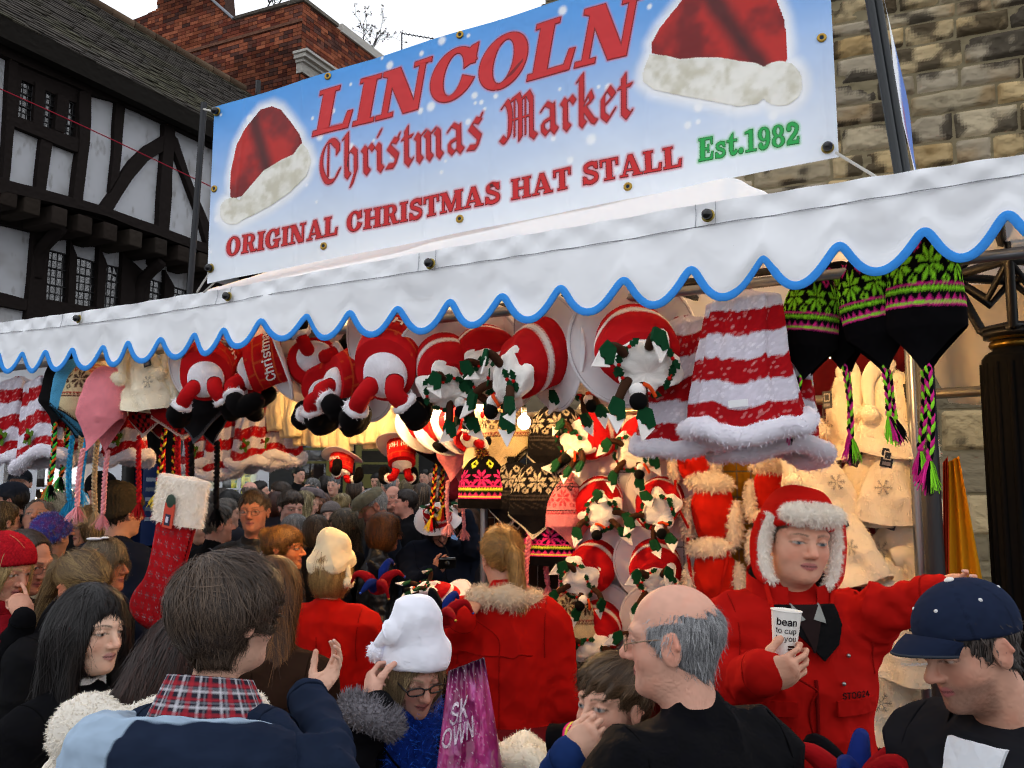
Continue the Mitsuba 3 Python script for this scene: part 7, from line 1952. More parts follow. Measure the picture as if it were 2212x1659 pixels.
# ---------------------------------------------------------------- hats that are worn
def worn(kind, hk, lod, o):
    """list of (part name, mesh, material) in head space"""
    m = HK[hk]; h = {0: 0.005, 1: 0.0075, 2: 0.012}[lod]; out = []
    r = np.random.default_rng(o.get('seed', 1)); col = lin(o.get('col', '303030'))
    if kind in ('beanie', 'fuzzy', 'slouch'):
        def fn(p):
            base, q = head_core(p, m); x, y, z = p[..., 0], p[..., 1], p[..., 2]
            d = smax(base - 0.016 - 0.010 * np.clip(z / 0.1, 0, 1), -(z - (0.018 + 0.42 * y)), 0.012)
            if kind == 'slouch': d = smin(d, ell(p, (0, -0.055, 0.105), (0.092, 0.10, 0.062)), 0.03)
            return smin(d, smax(base - 0.021, np.maximum(-(z - (0.012 + 0.42 * y)), z - (0.052 + 0.42 * y)), 0.008), 0.006)
        v, f, _ = solid(fn, (-0.14, -0.19, -0.10), (0.14, 0.14, 0.19), h)
        n = vnormals(v, f); a = np.arctan2(v[:, 0], v[:, 1])
        v = v + n * (0.0022 * np.sin(a * 46 + np.sin(v[:, 2] * 200)) )[:, None]
        cc = col * (0.75 + 0.4 * ((np.sin(a * 46) > 0) ^ (np.sin(v[:, 2] * 420) > 0)))[:, None]
        if o.get('col2'): cc = mixc(cc, lin(o['col2']), sst(0.45, 0.6, nz(v, 45, 3)))
        g = G().add(v, f, cc)
        if kind == 'fuzzy':
            for q in (o.get('col'), o.get('col2'), '8fa0d8'): g.add(*fur(v, f, 1500, 0.014, lin(q), r, 0.1, 0.0026, jitter=0.9))
        if o.get('pom'): pass
        out.append(('hat', g, 'fur' if kind == 'fuzzy' else 'cloth'))
    if kind == 'cap':
        def fn(p):
            base, q = head_core(p, m); z, y = p[..., 2], p[..., 1]
            d = smin(base, ell(p, (0, -0.012, 0.062), (0.078, 0.098, 0.074)), 0.02)
            return smax(d - 0.010, -(z - (0.034 + 0.20 * y)), 0.006)
        v, f, _ = solid(fn, (-0.13, -0.15, -0.05), (0.13, 0.15, 0.19), h); v = smooth_mesh(v, f, 1)
        a = np.arctan2(v[:, 0], v[:, 1] + 0.01); seam = np.abs(np.sin(a * 3)) < 0.05
        g = G().add(v, f, np.where(seam[:, None], col * 0.6, col * (0.9 + 0.2 * nz(v, 80, 2))[:, None]))
        out.append(('cap', g, 'cloth'))
        a = np.linspace(-1, 1, 28); rr = np.linspace(0, 1, 8)
        A, B = np.meshgrid(a, rr)
        X = 0.080 * np.sin(A * 1.45) * (1 - 0.06 * B); Y = 0.055 + 0.048 * np.cos(A * 1.45) + B * 0.056 * np.cos(A * 1.3) ** 0.8
        Z = 0.068 - 0.30 * A ** 2 * 0.075 - B * (0.008 + 0.012 * B)
        V = np.stack([X, Y, Z], -1); top = G().grid(V, col * 0.85).grid((V - [0, 0.0, 0.005])[:, ::-1], col * 0.6)
        top.tube(V[-1] - [0, 0, 0.0025], 0.0032, lin(o.get('trim', '30343c')), 6)
        out.append(('visor', top, 'cloth'))
        if o.get('studs'):
            out.append(('button', G().ball([0, -0.012, 0.147], (0.010, 0.010, 0.006), lin('d8d6d0'), 10), 'paint'))
            for t in (0.5, 1.57, 2.6, -0.5, -1.57, -2.6): out.append(('eyelet', G().ball([0.072 * math.sin(t), -0.012 + 0.088 * math.cos(t), 0.108], 0.0045, lin('c9c9c9'), 8), 'paint'))
            tm = meshkit.text_mesh('outdoors', 0.010, 0.001, True); tv = np.array(tm.vertices); tv[:, 0] -= tv[:, 0].mean()
            out.append(('stitching', G().add(np.stack([0.018 + tv[:, 0] * 1.0 - 0.03, 0.150 + 0 * tv[:, 0] + 0.0 - 6 * (tv[:, 0] - 0.03) ** 2, 0.0 + 0.020 + tv[:, 1] * 0.6], -1), np.array(tm.faces), lin('d0d0d0')), 'dull'))
    if kind == 'flatcap':
        g = G(); a, b = np.meshgrid(np.linspace(0, 2 * np.pi, 41)[:-1], np.linspace(0, 1, 14))
        R = np.sin(b * np.pi * 0.56) ** 0.75
        V = np.stack([0.100 * R * np.cos(a), 0.125 * R * np.sin(a) + 0.012, 0.118 - 0.075 * b ** 2.2 + 0.02 * np.sin(a) * -1 * b + 0.006 * fb(np.stack([np.cos(a), np.sin(a), b], -1), 3, 2)], -1)
        cc = col * (0.75 + 0.5 * ((np.floor(a * 18) + np.floor(b * 24)) % 2))[..., None]
        g.grid(V, cc, wrap=True)
        A, B = np.meshgrid(np.linspace(-1, 1, 20), np.linspace(0, 1, 5))
        V = np.stack([0.078 * np.sin(A * 1.4), 0.07 + 0.045 * np.cos(A * 1.4) + B * 0.045 * np.cos(A * 1.4), 0.045 - 0.012 * B - 0.01 * A ** 2], -1)
        g.grid(V, col * 0.7); out.append(('cap', g, 'cloth'))
    if kind == 'santa':          # fleece hat with a cuff, its cone folded to one side
        def fn(p):
            base, q = head_core(p, m); x, y, z = p[..., 0], p[..., 1], p[..., 2]
            tall = cap(p, (0, -0.010, 0.05), o.get('tip0', (0.01, -0.02, 0.165)), 0.098, 0.070)
            d = smin(base - 0.022, tall, 0.03)
            d = smin(d, cap(p, o.get('tip0', (0.01, -0.02, 0.165)), o.get('tip1', (-0.10, -0.03, 0.15)), 0.062, 0.034), 0.03)
            rz0 = o.get('rim', 0.0)
            d = smax(d, -(z - (0.028 + rz0 + 0.30 * y)), 0.010)
            cuff = smax(base - 0.031, np.maximum(-(z - (0.022 + rz0 + 0.30 * y)), z - (0.085 + rz0 + 0.30 * y)), 0.018)
            return smin(d, cuff, 0.012)
        v, f, _ = solid(fn, (-0.21, -0.21, -0.06), (0.21, 0.18, 0.30), h); v = smooth_mesh(v, f, 1)
        v = wrinkle(v, f, 0.010, 5 + o.get('seed', 1))
        g = G().add(v, f, col * (0.94 + 0.1 * nz(v, 60, 2))[:, None])
        out.append(('hat', g, 'fleece'))
        e = np.array(o.get('pompos', (-0.14, -0.05, 0.06)))
        g = G().tube(spline([o.get('tip1', (-0.10, -0.03, 0.15)), (np.array(o.get('tip1', (-0.10, -0.03, 0.15))) + e) / 2 + [-0.01, 0, 0.01], e], 10), np.linspace(0.036, 0.014, 10), col, 12)
        pg = G().ball(e - [0, 0, 0.02], 0.026, col, 12); v, f, _ = pg.get(); g.add(v, f, col); g.add(*fur(v, f, 220, 0.007, col, r))
        out.append(('pompom', g, 'fur'))
    if kind == 'trapper':
        FC = lin('eee6da')
        def fn(p):
            base, q = head_core(p, m); return smax(smin(base - 0.020, ell(p, (0, -0.01, 0.085), (0.088, 0.105, 0.080)), 0.02), -(p[..., 2] - (0.035 + 0.25 * p[..., 1])), 0.01)
        v, f, _ = solid(fn, (-0.14, -0.16, -0.06), (0.14, 0.15, 0.2), h); v = wrinkle(smooth_mesh(v, f, 1), f, 0.006, 3)
        out.append(('hat', G().add(v, f, lin('b8160f')), 'cloth'))
        def tuft(fn_, lo, hi, n_, L):
            v, f, _ = solid(fn_, lo, hi, h); return G().add(v, f, FC * 0.85).add(*fur(v, f, n_, L, FC, r, 0.2, 0.003, jitter=0.5))
        br_ = lambda p: np.maximum(ell(p, (0, 0.082, 0.090), (0.087, 0.038, 0.031)), -head_core(p, m)[0] + 0.002)
        out.append(('fur_brim', tuft(br_, (-0.13, 0.0, 0.02), (0.13, 0.16, 0.16), 2600, 0.011), 'fur'))
        for s_ in (-1, 1):
            q = spline([(s_ * 0.085, 0.018, 0.075), (s_ * 0.100, 0.010, 0.0), (s_ * 0.092, 0.022, -0.085), (s_ * 0.07, 0.035, -0.115)], 16)
            g = G().tube(q, np.r_[np.full(10, 0.018), np.linspace(0.017, 0.010, 6)], FC * 0.85, 10); v, f, _ = g.get(); g.add(*fur(v, f, 1400, 0.009, FC, r, 0.2, 0.003, jitter=0.5))
            out.append(('fur_flap', g, 'fur'))
            q2 = q + np.array([s_ * 0.022, -0.006, 0.0]); g = G().tube(q2, 0.012, lin('c01810'), 8)
            e = q2[-1]; g.tube(spline([e, e + [-s_ * 0.01, 0.02, -0.05], e + [-s_ * 0.035, 0.06, -0.13], e + [-s_ * 0.045, 0.05, -0.26 + 0.05 * s_]], 14), 0.0062, lin('b81810'), 6)
            out.append(('flap', g, 'cloth'))
    return out

def front_patches(t, tb_, CO, arms):
    """flat pieces sewn on the front of a coat: they follow its surface"""
    from scipy.spatial import Delaunay
    def depth_of(x, z):
        y = np.linspace(-0.05, 0.30, 110, dtype=np.float32)
        p = np.stack([np.broadcast_to(x, y.shape).astype(np.float32), y, np.broadcast_to(z, y.shape).astype(np.float32)], -1)
        d = coat_field(p, CO, arms); k = np.nonzero(d < 0)[0]; return y[k[-1]] if len(k) else 0.05
    def on_front(pts, off): return np.array([[x, depth_of(x, z) + off, z] for x, z in pts])
    def patch(poly, off, col, key, m='cloth'):
        x0, y0, x1, y1 = poly.bounds; b = np.array(poly.segmentize(0.012).exterior.coords)[:-1]
        X, Y = np.meshgrid(np.arange(x0, x1, 0.014), np.arange(y0, y1, 0.014)); i_ = np.c_[X.ravel(), Y.ravel()]
        i_ = i_[shapely.contains_xy(poly.buffer(-0.005), i_[:, 0], i_[:, 1])]
        q = np.vstack([b, i_]); tr = Delaunay(q).simplices; cen = q[tr].mean(1); tr = tr[shapely.contains_xy(poly, cen[:, 0], cen[:, 1])]
        v = on_front(q, off); n_ = len(b); lo = v[:n_] - [0, 0.012, 0]; k = np.arange(n_)
        sd = np.stack([k, (k + 1) % n_, len(v) + (k + 1) % n_, len(v) + k], 1)
        g = G().add(tb_(np.vstack([v, lo])), np.vstack([tr, sd[:, [0, 1, 2]], sd[:, [0, 2, 3]]]), col)
        return put(key, g, m, smooth=False)
    return on_front, patch
# ---------------------------------------------------------------- one person
def person(label, u, v, y, yaw, nod=0, roll=0, kind='man', lod=1, skin='c08e76', hair='3a2a1e', hair2=None, style='short', ho=None, coat='16171b', co=None, legs='17181c',
           hat=None, hato=None, specs=None, face=None, body_yaw=None, arms=None, hands=None, scale=1.0, coat_mat='cloth', coat_fn=None, coat_blend=False, extra=None, group='people in the crowd', lean=0.0, vary=None):
    t = thing('person', label, 'person', group)
    C = P(u, v, y); gz_ = ground(y)
    by = yaw if body_yaw is None else body_yaw
    Rb = rot('z', by + 180)
    Rh = rot('z', yaw + 180) @ rot('x', -nod) @ rot('y', roll)
    s = {'man': 1.0, 'woman': 0.955, 'old': 1.0, 'child': 0.93}[kind] * scale
    piv = np.array([0, -0.03, -0.10]) * s                           # the head turns about the top of the neck
    o = C - Rh @ (np.zeros(3))
    hs_ = sum(ord(ch) * (i + 3) for i, ch in enumerate(label)); vary = np.array(vary) if vary else np.array([0.95 + 0.10 * ((hs_ % 17) / 16), 0.97 + 0.06 * ((hs_ % 11) / 10), 0.96 + 0.08 * ((hs_ % 13) / 12)])
    def tohead(q): return (np.asarray(q) * s * vary) @ Rh.T + C
    neck = C + Rh @ (np.array([0, -0.035, -0.13]) * s)              # where neck meets body
    org = neck - Rb @ (np.array([0, -0.037, -0.15]) * s)
    lowest = (gz_ - org[2]) / s
    bs = {'child': 0.82}.get(kind, 1.0)
    def stretch(q):
        q = np.array(q, float)
        k = q[..., 2] < -0.5
        q[..., 2] = np.where(k, -0.5 + (q[..., 2] + 0.5) * ((lowest + 0.5) / (-1.66 + 0.5)), q[..., 2])
        return q
    def tobody(q):
        q = stretch(q)
        if lean: q = np.array(q); q[..., 1] += lean * np.clip(-q[..., 2] - 0.2, 0, 1) * -1
        return (q * s) @ Rb.T + org
    def inbody(p): return ((np.asarray(p, float) - org) @ Rb) / s
    fs = dict(skin=skin, hair=hair, **(face or {}))
    hv, hf = head_mesh(kind, lod)
    g = G().add(tohead(hv), hf, face_colour(hv, fs))
    cv, cf = core_mesh(); g.add(tobody(cv), cf, lin(skin))
    o_ = dict(co or {})
    A = std_arms(o_.get('w', 1.0)); custom = bool(arms)
    for sd_, (el_, wr_) in (arms or {}).items():
        A[sd_] = (A[sd_][0], inbody(el_), inbody(wr_))
    hd = hands or {}
    for sd_ in (-1, 1):
        if sd_ in hd:
            hh = hd[sd_]; hand_at(g, np.asarray(hh['at']), hh['to'], hh['palm'], hh['pose'], hh.get('skin', skin), left=hh.get('left', sd_ < 0), s=hh.get('s', s))
        elif lod < 2:
            w_ = tobody(A[sd_][2]); hand_at(g, w_, tobody(A[sd_][2]) - tobody(A[sd_][1]), Rb @ np.array([-sd_, 0.2, 0]), RELAX_H, skin, left=sd_ < 0, s=s)
    put(t + '__body', g, 'skin')
    if style:
        H = hair_geo(kind, style, ho or {}, lod, hair, hair2)
        if H.n: put(t + '__hair', H.map(tohead), 'hair')
    if hat:
        for pn, hg, hm in worn(hat, kind, lod, hato or {}): put(f'{t}__{pn}', hg.map(tohead), hm)
    if specs:
        gg, gl = glasses(**(specs if isinstance(specs, dict) else {})); k = put(t + '__glasses', gg.map(tohead), 'gloss'); [put(k + '__lens', q_.map(tohead), 'pane') for q_ in gl]
    key = None if custom else (tuple(sorted((k, x) for k, x in o_.items())),)
    v_, f_ = coat_mesh(o_, A, lod, key)
    cc = lin(coat) * (0.88 + 0.24 * nz(v_, 25, 2))[:, None]
    if coat_fn: cc = coat_fn(v_, cc)
    put(t + '__coat', G().add(tobody(v_), f_, cc), coat_mat, blend=coat_blend)
    if lod == 0:
        from scipy.spatial import cKDTree
        kd = cKDTree(v_); vn_ = vnormals(v_, f_)
        def seam(pts, name='seam', r=0.0022, k=0.62):
            pts = spline(np.asarray(pts, float), 60); i = kd.query(pts)[1]; q = v_[i] + vn_[i] * 0.0015
            for _ in range(16): q[1:-1] = (q[:-2] + 2 * q[1:-1] + q[2:]) / 4
            put(f'{t}__{name}', G().tube(tobody(q), r, lin(coat) * k, 5), coat_mat)
        w_ = o_.get('w', 1.0)
        seam([(0, -0.25, z) for z in (-0.24, -0.4, -0.6, -0.9)])
        seam([(0, 0.25, z) for z in (-0.24, -0.4, -0.6, -0.9)], 'front_placket', 0.003)
        for sd_ in (-1, 1):
            seam([(sd_ * 0.168 * w_, 0.12 * math.cos(a) - 0.04, -0.30 + 0.14 * math.sin(a)) for a in np.linspace(-0.6, 3.8, 9)])
            e0, e1 = A[sd_][1], A[sd_][2]; ax_ = (e1 - e0) / np.linalg.norm(e1 - e0); R_ = frame(ax_)
            seam([e1 - ax_ * 0.012 + R_ @ np.array([0.06 * math.cos(a), 0.06 * math.sin(a), 0]) for a in np.linspace(0, 6.28, 9)], 'cuff_seam', 0.003)
        seam([(-0.15 * w_, -0.2, -0.36), (0, -0.22, -0.37), (0.15 * w_, -0.2, -0.36)], 'yoke_seam')
    lv, lf, shoes = leg_mesh('std')
    put(t + '__trousers', G().add(tobody(lv), lf, lin(legs)), 'cloth')
    put(t + '__shoes', G().join(shoes).map(tobody), 'leather')
    if extra: extra(t, tohead, tobody, inbody, A, s)
    return t
# ================================================================== THE CROWD
def ring_band(a0, a1, z0, z1, r0, r1, n=64, m=10, cy=-0.036, wob=0.0):
    a, b = np.meshgrid(np.linspace(a0, a1, n), np.linspace(0, 1, m))
    R = r0 + (r1 - r0) * b
    z = z0 + (z1 - z0) * b + wob * np.cos(a)
    return np.stack([R * np.sin(a), cy + R * 0.92 * np.cos(a), z], -1), a, b
def plaid(a, b):
    c = np.broadcast_to(lin('2a2630'), a.shape + (3,)).copy()
    x, y = a * 0.075 / 0.030, b * 0.10 / 0.030
    for t, col, w, al in ((0.0, 'c9c6cc', 0.10, 0.8), (0.5, 'a82a34', 0.16, 0.75), (0.75, '8f9098', 0.06, 0.6)):
        for q in (x, y): c = mixc(c, lin(col), al * 0.8 * (np.abs((q - t + 0.5) % 1 - 0.5) < w * 0.7))
    return c
def boy_extra(t, th_, tb_, ib, A, s):
    V, a, b = ring_band(0.5, 5.78, -0.235, -0.135, 0.098, 0.084, 220, 40, wob=-0.02)
    V2, a2, b2 = ring_band(0.5, 5.78, -0.136, -0.225, 0.086, 0.128, 220, 40, wob=-0.02)
    g = G().grid(tb_(V), plaid(a, b)).grid(tb_(V2), plaid(a2, b2)); put(t + '__shirt_collar', g, 'cloth')
    def hood(r0, tube, col_fn, z0, lobes):
        A_, B_ = np.meshgrid(np.linspace(0, 2 * np.pi, 220), np.linspace(0, 2 * np.pi, 90))
        ba = 0.5 - 0.5 * np.cos(A_)               # 1 at the back (angle measured from the front)
        rr = tube * (0.55 + 0.9 * ba) * (1 + 0.12 * (fb(np.stack([A_, B_, A_ * 0], -1), 2.5, 3, 4) - 0.5) * 2)
        R = r0 + 0.055 * ba
        X = (R + rr * np.cos(B_)) * np.sin(A_); Y = -0.045 + (R * 0.85 + rr * np.cos(B_)) * np.cos(A_) - 0.025 * ba
        Z = z0 - 0.02 * ba + rr * 1.1 * np.sin(B_) - 0.03 * (1 - ba)
        return np.stack([X, Y, Z], -1), A_, B_
    V, A_, B_ = hood(0.135, 0.066, None, -0.255, 0)
    ins = (np.cos(B_) < 0.10) | (np.sin(A_) < -0.05)
    c = np.where(ins[..., None], lin('8c9fb2'), lin('1b2436')) * (0.85 + 0.3 * fb(V, 30, 2, 3))[..., None]
    put(t + '__hood', G().grid(tb_(V), c), 'cloth', blend=True)
def seller_extra(t, th_, tb_, ib, A, s):
    V, a, b = ring_band(0.35, 2 * np.pi - 0.35, -0.26, -0.115, 0.125, 0.118, 90, 14, cy=-0.045, wob=-0.03)
    put(t + '__collar', G().grid(tb_(V), lin('a81410')), 'cloth')
    V, a, b = ring_band(0.4, 2 * np.pi - 0.4, -0.235, -0.12, 0.112, 0.112, 90, 14, cy=-0.045, wob=-0.03)
    put(t + '__collar_lining', G().grid(tb_(V), lin('131316')), 'fleece')
    # open black lapel, shirt collar, zip, pocket flap and embroidery lie on the front of the jacket
    CO = {'w': 1.12, 'bulk': 0.028, 'hem': -0.92}
    on_front, patch = front_patches(t, tb_, CO, std_arms(1.12))
    patch(Polygon([(0.085, -0.19), (0.05, -0.25), (0.01, -0.29), (-0.025, -0.33), (-0.075, -0.29), (-0.095, -0.24), (-0.09, -0.19)]), 0.020, lin('121214'), t + '__lapel', 'fleece')
    patch(Polygon([(0.045, -0.19), (0.0, -0.31), (-0.05, -0.19)]), 0.024, lin('241a1a'), t + '__jumper')
    patch(Polygon([(0.04, -0.185), (0.045, -0.235), (0.012, -0.225)]), 0.028, lin('8b8d88'), t + '__shirt_collar'); patch(Polygon([(-0.04, -0.185), (-0.045, -0.235), (-0.012, -0.225)]), 0.028, lin('8b8d88'), t + '__shirt_collar')
    patch(sbox(-0.19, -0.475, -0.055, -0.435), 0.016, lin('a3120e'), t + '__pocket_flap'); patch(sbox(0.055, -0.475, 0.18, -0.435), 0.014, lin('a3120e'), t + '__pocket_flap')
    put(t + '__zip', G().tube(tb_(on_front([(0.0, z) for z in np.linspace(-0.38, -0.9, 24)], 0.008)), 0.005, lin('6e0c0c'), 5), 'cloth')
    m = meshkit.text_mesh('STOG24', 0.016, 0.001, True); v = np.array(m.vertices)
    pts = np.c_[-0.065 - v[:, 0], -0.428 + v[:, 1]]
    put(t + '__embroidery', G().add(tb_(on_front(pts, 0.024) + np.c_[v[:, :2] * 0, v[:, 2:]][:, [0, 2, 1]]), np.array(m.faces), lin('161113')), 'dull', smooth=False)
    g = G()
    for x in (-0.075, -0.10): g.ball(tb_(on_front([(x, -0.30 - (0.09 if x > -0.08 else 0.02))], 0.018))[0], 0.006, lin('9a9a98'), 8)
    put(t + '__press_stud', g, 'metal')
def cap_extra(t, th_, tb_, ib, A, s):
    put(t + '__collar', G().grid(tb_(ring_band(0.9, 5.38, -0.245, -0.165, 0.13, 0.105, 70, 8)[0]), lin('0d0d10')), 'cloth')
    on_front, patch = front_patches(t, tb_, {'bulk': 0.02, 'w': 1.1, 'lowneck': True}, std_arms(1.1))
    patch(Polygon([(-0.06, -0.205), (0.06, -0.205), (0.05, -0.30), (0.035, -0.62), (-0.035, -0.62), (-0.05, -0.30)]), 0.022, lin('cfd2d8'), t + '__shirt')
    patch(Polygon([(-0.05, -0.30), (-0.01, -0.33), (-0.02, -0.42), (-0.05, -0.40)]), 0.026, lin('7fa4ae'), t + '__shirt_print'); patch(Polygon([(0.01, -0.40), (0.045, -0.36), (0.045, -0.50), (0.015, -0.47)]), 0.026, lin('7fa4ae'), t + '__shirt_print')
    m = meshkit.text_mesh('EL', 0.055, 0.001, True); v = np.array(m.vertices)
    put(t + '__shirt_lettering', G().add(tb_(on_front(np.c_[0.045 - v[:, 1] * 0.9, -0.31 - v[:, 0] * 1.1], 0.030)), np.array(m.faces), lin('b0342e')), 'dull', smooth=False)
def fur_collar(col, seed, r0=0.105, tube=0.042, n=1800, L=0.02, dz=0.0):
    def ex(t, th_, tb_, ib, A, s):
        a = np.linspace(0.5, 2 * np.pi - 0.5, 40)
        q = np.stack([r0 * np.sin(a), -0.04 + r0 * 0.9 * np.cos(a), -0.185 + dz - 0.03 * np.cos(a)], -1)
        g = G().tube(q, tube * (0.9 + 0.2 * np.sin(a * 5)), lin(col) * 0.85, 12); v, f, _ = g.get()
        g.add(*fur(v, f, n, L, lin(col), np.random.default_rng(seed), 0.2, 0.0035))
        put(t + '__fur_collar', g.map(tb_), 'fur')
    return ex
def hi_vis(t, th_, tb_, ib, A, s):
    V, a, b = ring_band(0.3, 6.0, -0.52, -0.30, 0.215, 0.175, 60, 12, cy=-0.03)
    c = np.where((np.abs(b - 0.5) < 0.14)[..., None], lin('c9d6d8'), lin('b6e02a'))
    V[..., 1] = -0.03 + (V[..., 1] + 0.03) * 0.78
    put(t + '__hi_vis_vest', G().grid(tb_(V), c), 'cloth')
def scarf(col, seed=1, drop=True, r=0.03, furry=False, col2=None, L=0.03):
    def ex(t, th_, tb_, ib, A, s):
        rr = np.random.default_rng(seed); a = np.linspace(0, 4 * np.pi, 90)
        q = np.stack([(0.092 + 0.006 * np.sin(a * 3)) * np.sin(a), -0.032 + 0.088 * np.cos(a), -0.175 - 0.018 * a / 6.28 + 0.01 * np.sin(a * 2)], -1)
        g = G().tube(q, r, lin(col), 10)
        if drop:
            d = spline([(0.02, 0.06, -0.21), (0.05, 0.125, -0.32), (0.06, 0.15, -0.62)], 30); g.tube(d, r * 1.25, lin(col), 10)
            d = spline([(-0.03, 0.06, -0.21), (-0.01, 0.13, -0.34), (-0.015, 0.155, -0.66)], 30); g.tube(d, r * 1.2, lin(col), 10)
        v, f, _ = g.get()
        v = v + vnormals(v, f) * 0.008 * (fb(v, 45, 2, seed)[:, None] - 0.5); g = G().add(v, f, lin(col) * (0.55 + 0.8 * nz(v, 70, 3))[:, None])
        if furry:
            for c_ in (col, col2 or col): g.add(*fur(v, f, 3500, L, lin(c_), rr, 0.3, 0.0026, jitter=0.9, var=0.35))
        put(t + '__scarf', g.map(tb_), 'fur' if furry else 'cloth')
    return ex
BLACK, NAVY = '0d0d10', '121826'
# ---------------------------------------------------------------- nearest the camera
person('teenage boy seen from behind with dark brown hair, plaid collar and blue hood, hand raised', 497, 1335, 1.72, 142, 3, 0, kind='child', lod=0, skin='cfa28a', hair='3a2d25', hair2='6a5646', style='thick',
       ho=dict(t=0.021, n=9000, strand=0.085, clump=0.9, curl=0.16, a=-0.028, b=0.62, cx=-0.02, lift=0.004, grav=0.30), coat='1b2436', co=dict(w=0.84, lowneck=True, fold=0.012, seed=3), scale=0.98, body_yaw=165,
       arms={1: (P(730, 1680, 1.62), P(668, 1512, 1.90))}, hands={1: dict(at=P(672, 1500, 1.92), to=[0.62, 0.45, 0.62], palm=[-0.6, -0.5, 0.35], pose=dict(curl=(30, 34, 36, 40), thumb=15, spread=6, thumb_out=40), left=False, s=0.76)}, extra=boy_extra)
person('young woman in profile with long straight black hair and a black coat', 200, 1362, 2.4, 62, 6, 0, kind='woman', lod=0, skin='d8b29a', hair='120f10', hair2='2c2626', style='long',
       ho=dict(len=0.42, n=7500, w=1.05, a=0.012, lift=0.002, curl=0.05, clump=0.25, part=1, sway=-0.03), coat=BLACK, co=dict(lowneck=False), face=dict(brow='1c1614', iris='1a1210', open=0.72, lips='b07070'), body_yaw=70,
       extra=lambda t, th_, tb_, ib, A, s: put(t + '__rollneck', G().grid(tb_(ring_band(0, 6.283, -0.20, -0.125, 0.075, 0.070, 50, 8)[0]), lin('d9d6d2')), 'cloth'))
person('woman from behind with long brown hair over a cream fleece coat', 392, 1440, 2.05, 190, 8, 12, kind='woman', lod=0, hair='231613', hair2='4a2e26', style='longback', ho=dict(len=0.50, n=8000, w=0.85, curl=0.06, clump=0.35, sway=-0.20),
       coat='d8cfbe', coat_mat='fleece', co=dict(fold=0.02, bulk=0.02, seed=5, h=0.013), body_yaw=190, extra=fur_collar('e6dfd2', 4, 0.165, 0.075, 9000, 0.007, 0.035))
woman_w = person('laughing woman in a white fleece hat and dark glasses looking down, blue tinsel scarf', 894, 1450, 2.5, 30, 24, 4, kind='woman', lod=0, skin='cf9f8a', hair='8a7458', hair2='b8a078', style='bob', ho=dict(n=3000, a=0.0, t=0.010), coat=BLACK,
       hat='santa', hato=dict(col='e6e8f2', tip0=(0.0, -0.03, 0.150), tip1=(0.080, -0.01, 0.140), pompos=(0.115, -0.03, 0.085), seed=3, rim=0.012), specs=dict(col='1c1416', r=(0.024, 0.012), rim=0.0024), face=dict(open=0.4, lips='b06060'), body_yaw=20,
       arms={1: (P(735, 1690, 2.3), P(806, 1535, 2.35))}, hands={1: dict(at=P(806, 1520, 2.35), to=P(794, 1440, 2.43) - P(806, 1520, 2.35), palm=[0.8, 0.55, 0.1], pose=GRIP_H, left=False, s=0.92)}, co=dict(bulk=0.02, fold=0.018),
       extra=scarf('0c2a78', 3, True, 0.035, True, '2a62d0', 0.028))
c_ = P(800, 1548, 2.345); ax_c = P(735, 1690, 2.3) - c_
g = fur_ring(0.055, 0.034, 0, 1, lin('77747a'), 2600, 0.016, 9); put(woman_w + '__fur_cuff', g.map(lambda v: v @ frame(ax_c).T + c_ + 0.0 * ax_c), 'fur')
person('boy with brown hair holding a hand to his mouth, looking aside', 1318, 1530, 2.2, -48, -4, 0, kind='child', lod=0, skin='d3a48c', hair='4a3828', hair2='7a6248', style='thick', ho=dict(t=0.019, n=5500, strand=0.06, fwd=0.6, a=0.0, b=0.60, clump=0.5),
       coat='1a2f5e', arms={1: (P(1200, 1700, 2.15), P(1232, 1632, 2.04))}, hands={1: dict(at=P(1232, 1630, 2.04), to=P(1278, 1585, 2.02) - P(1232, 1630, 2.04), palm=[0.5, 0.8, 0.1], pose=FIST_H, left=True, s=0.86)}, face=dict(gaze=-0.003, gazev=0.0025, iris='5a6a72'), scale=1.0)
person('balding man in profile with grey hair, metal glasses and a black coat', 1452, 1388, 1.95, -112, 4, 0, kind='old', lod=0, skin='cf9c86', hair='77777a', hair2='b9b9ba', style='bald', ho=dict(t=0.008, n=8000, strand=0.022, a=-0.02, b=0.72, lift=0.0015, grav=0.55, clump=0.25, width=0.55),
       specs=dict(col='8a6a52'), coat='0d0d10', co=dict(bulk=0.025, w=1.12, fold=0.012, collar=1.8), coat_mat='fleece', body_yaw=-150, face=dict(brow='8a8078'))
person('man in a navy baseball cap looking down, stubble, white print shirt under dark jacket', 2094, 1405, 1.85, -78, 17, 4, kind='man', lod=0, skin='b98a74', hair='2a211d', hair2='4a3c34', style='short', ho=dict(t=0.005, n=3200, strand=0.02, a=-0.02, b=0.7),
       hat='cap', hato=dict(col='1c2438', studs=1), face=dict(stubble=0.55, open=0.5), coat='1b1b1f', body_yaw=-60, co=dict(bulk=0.02, w=1.1, lowneck=True, fold=0.016, h=0.006), 
       extra=cap_extra)
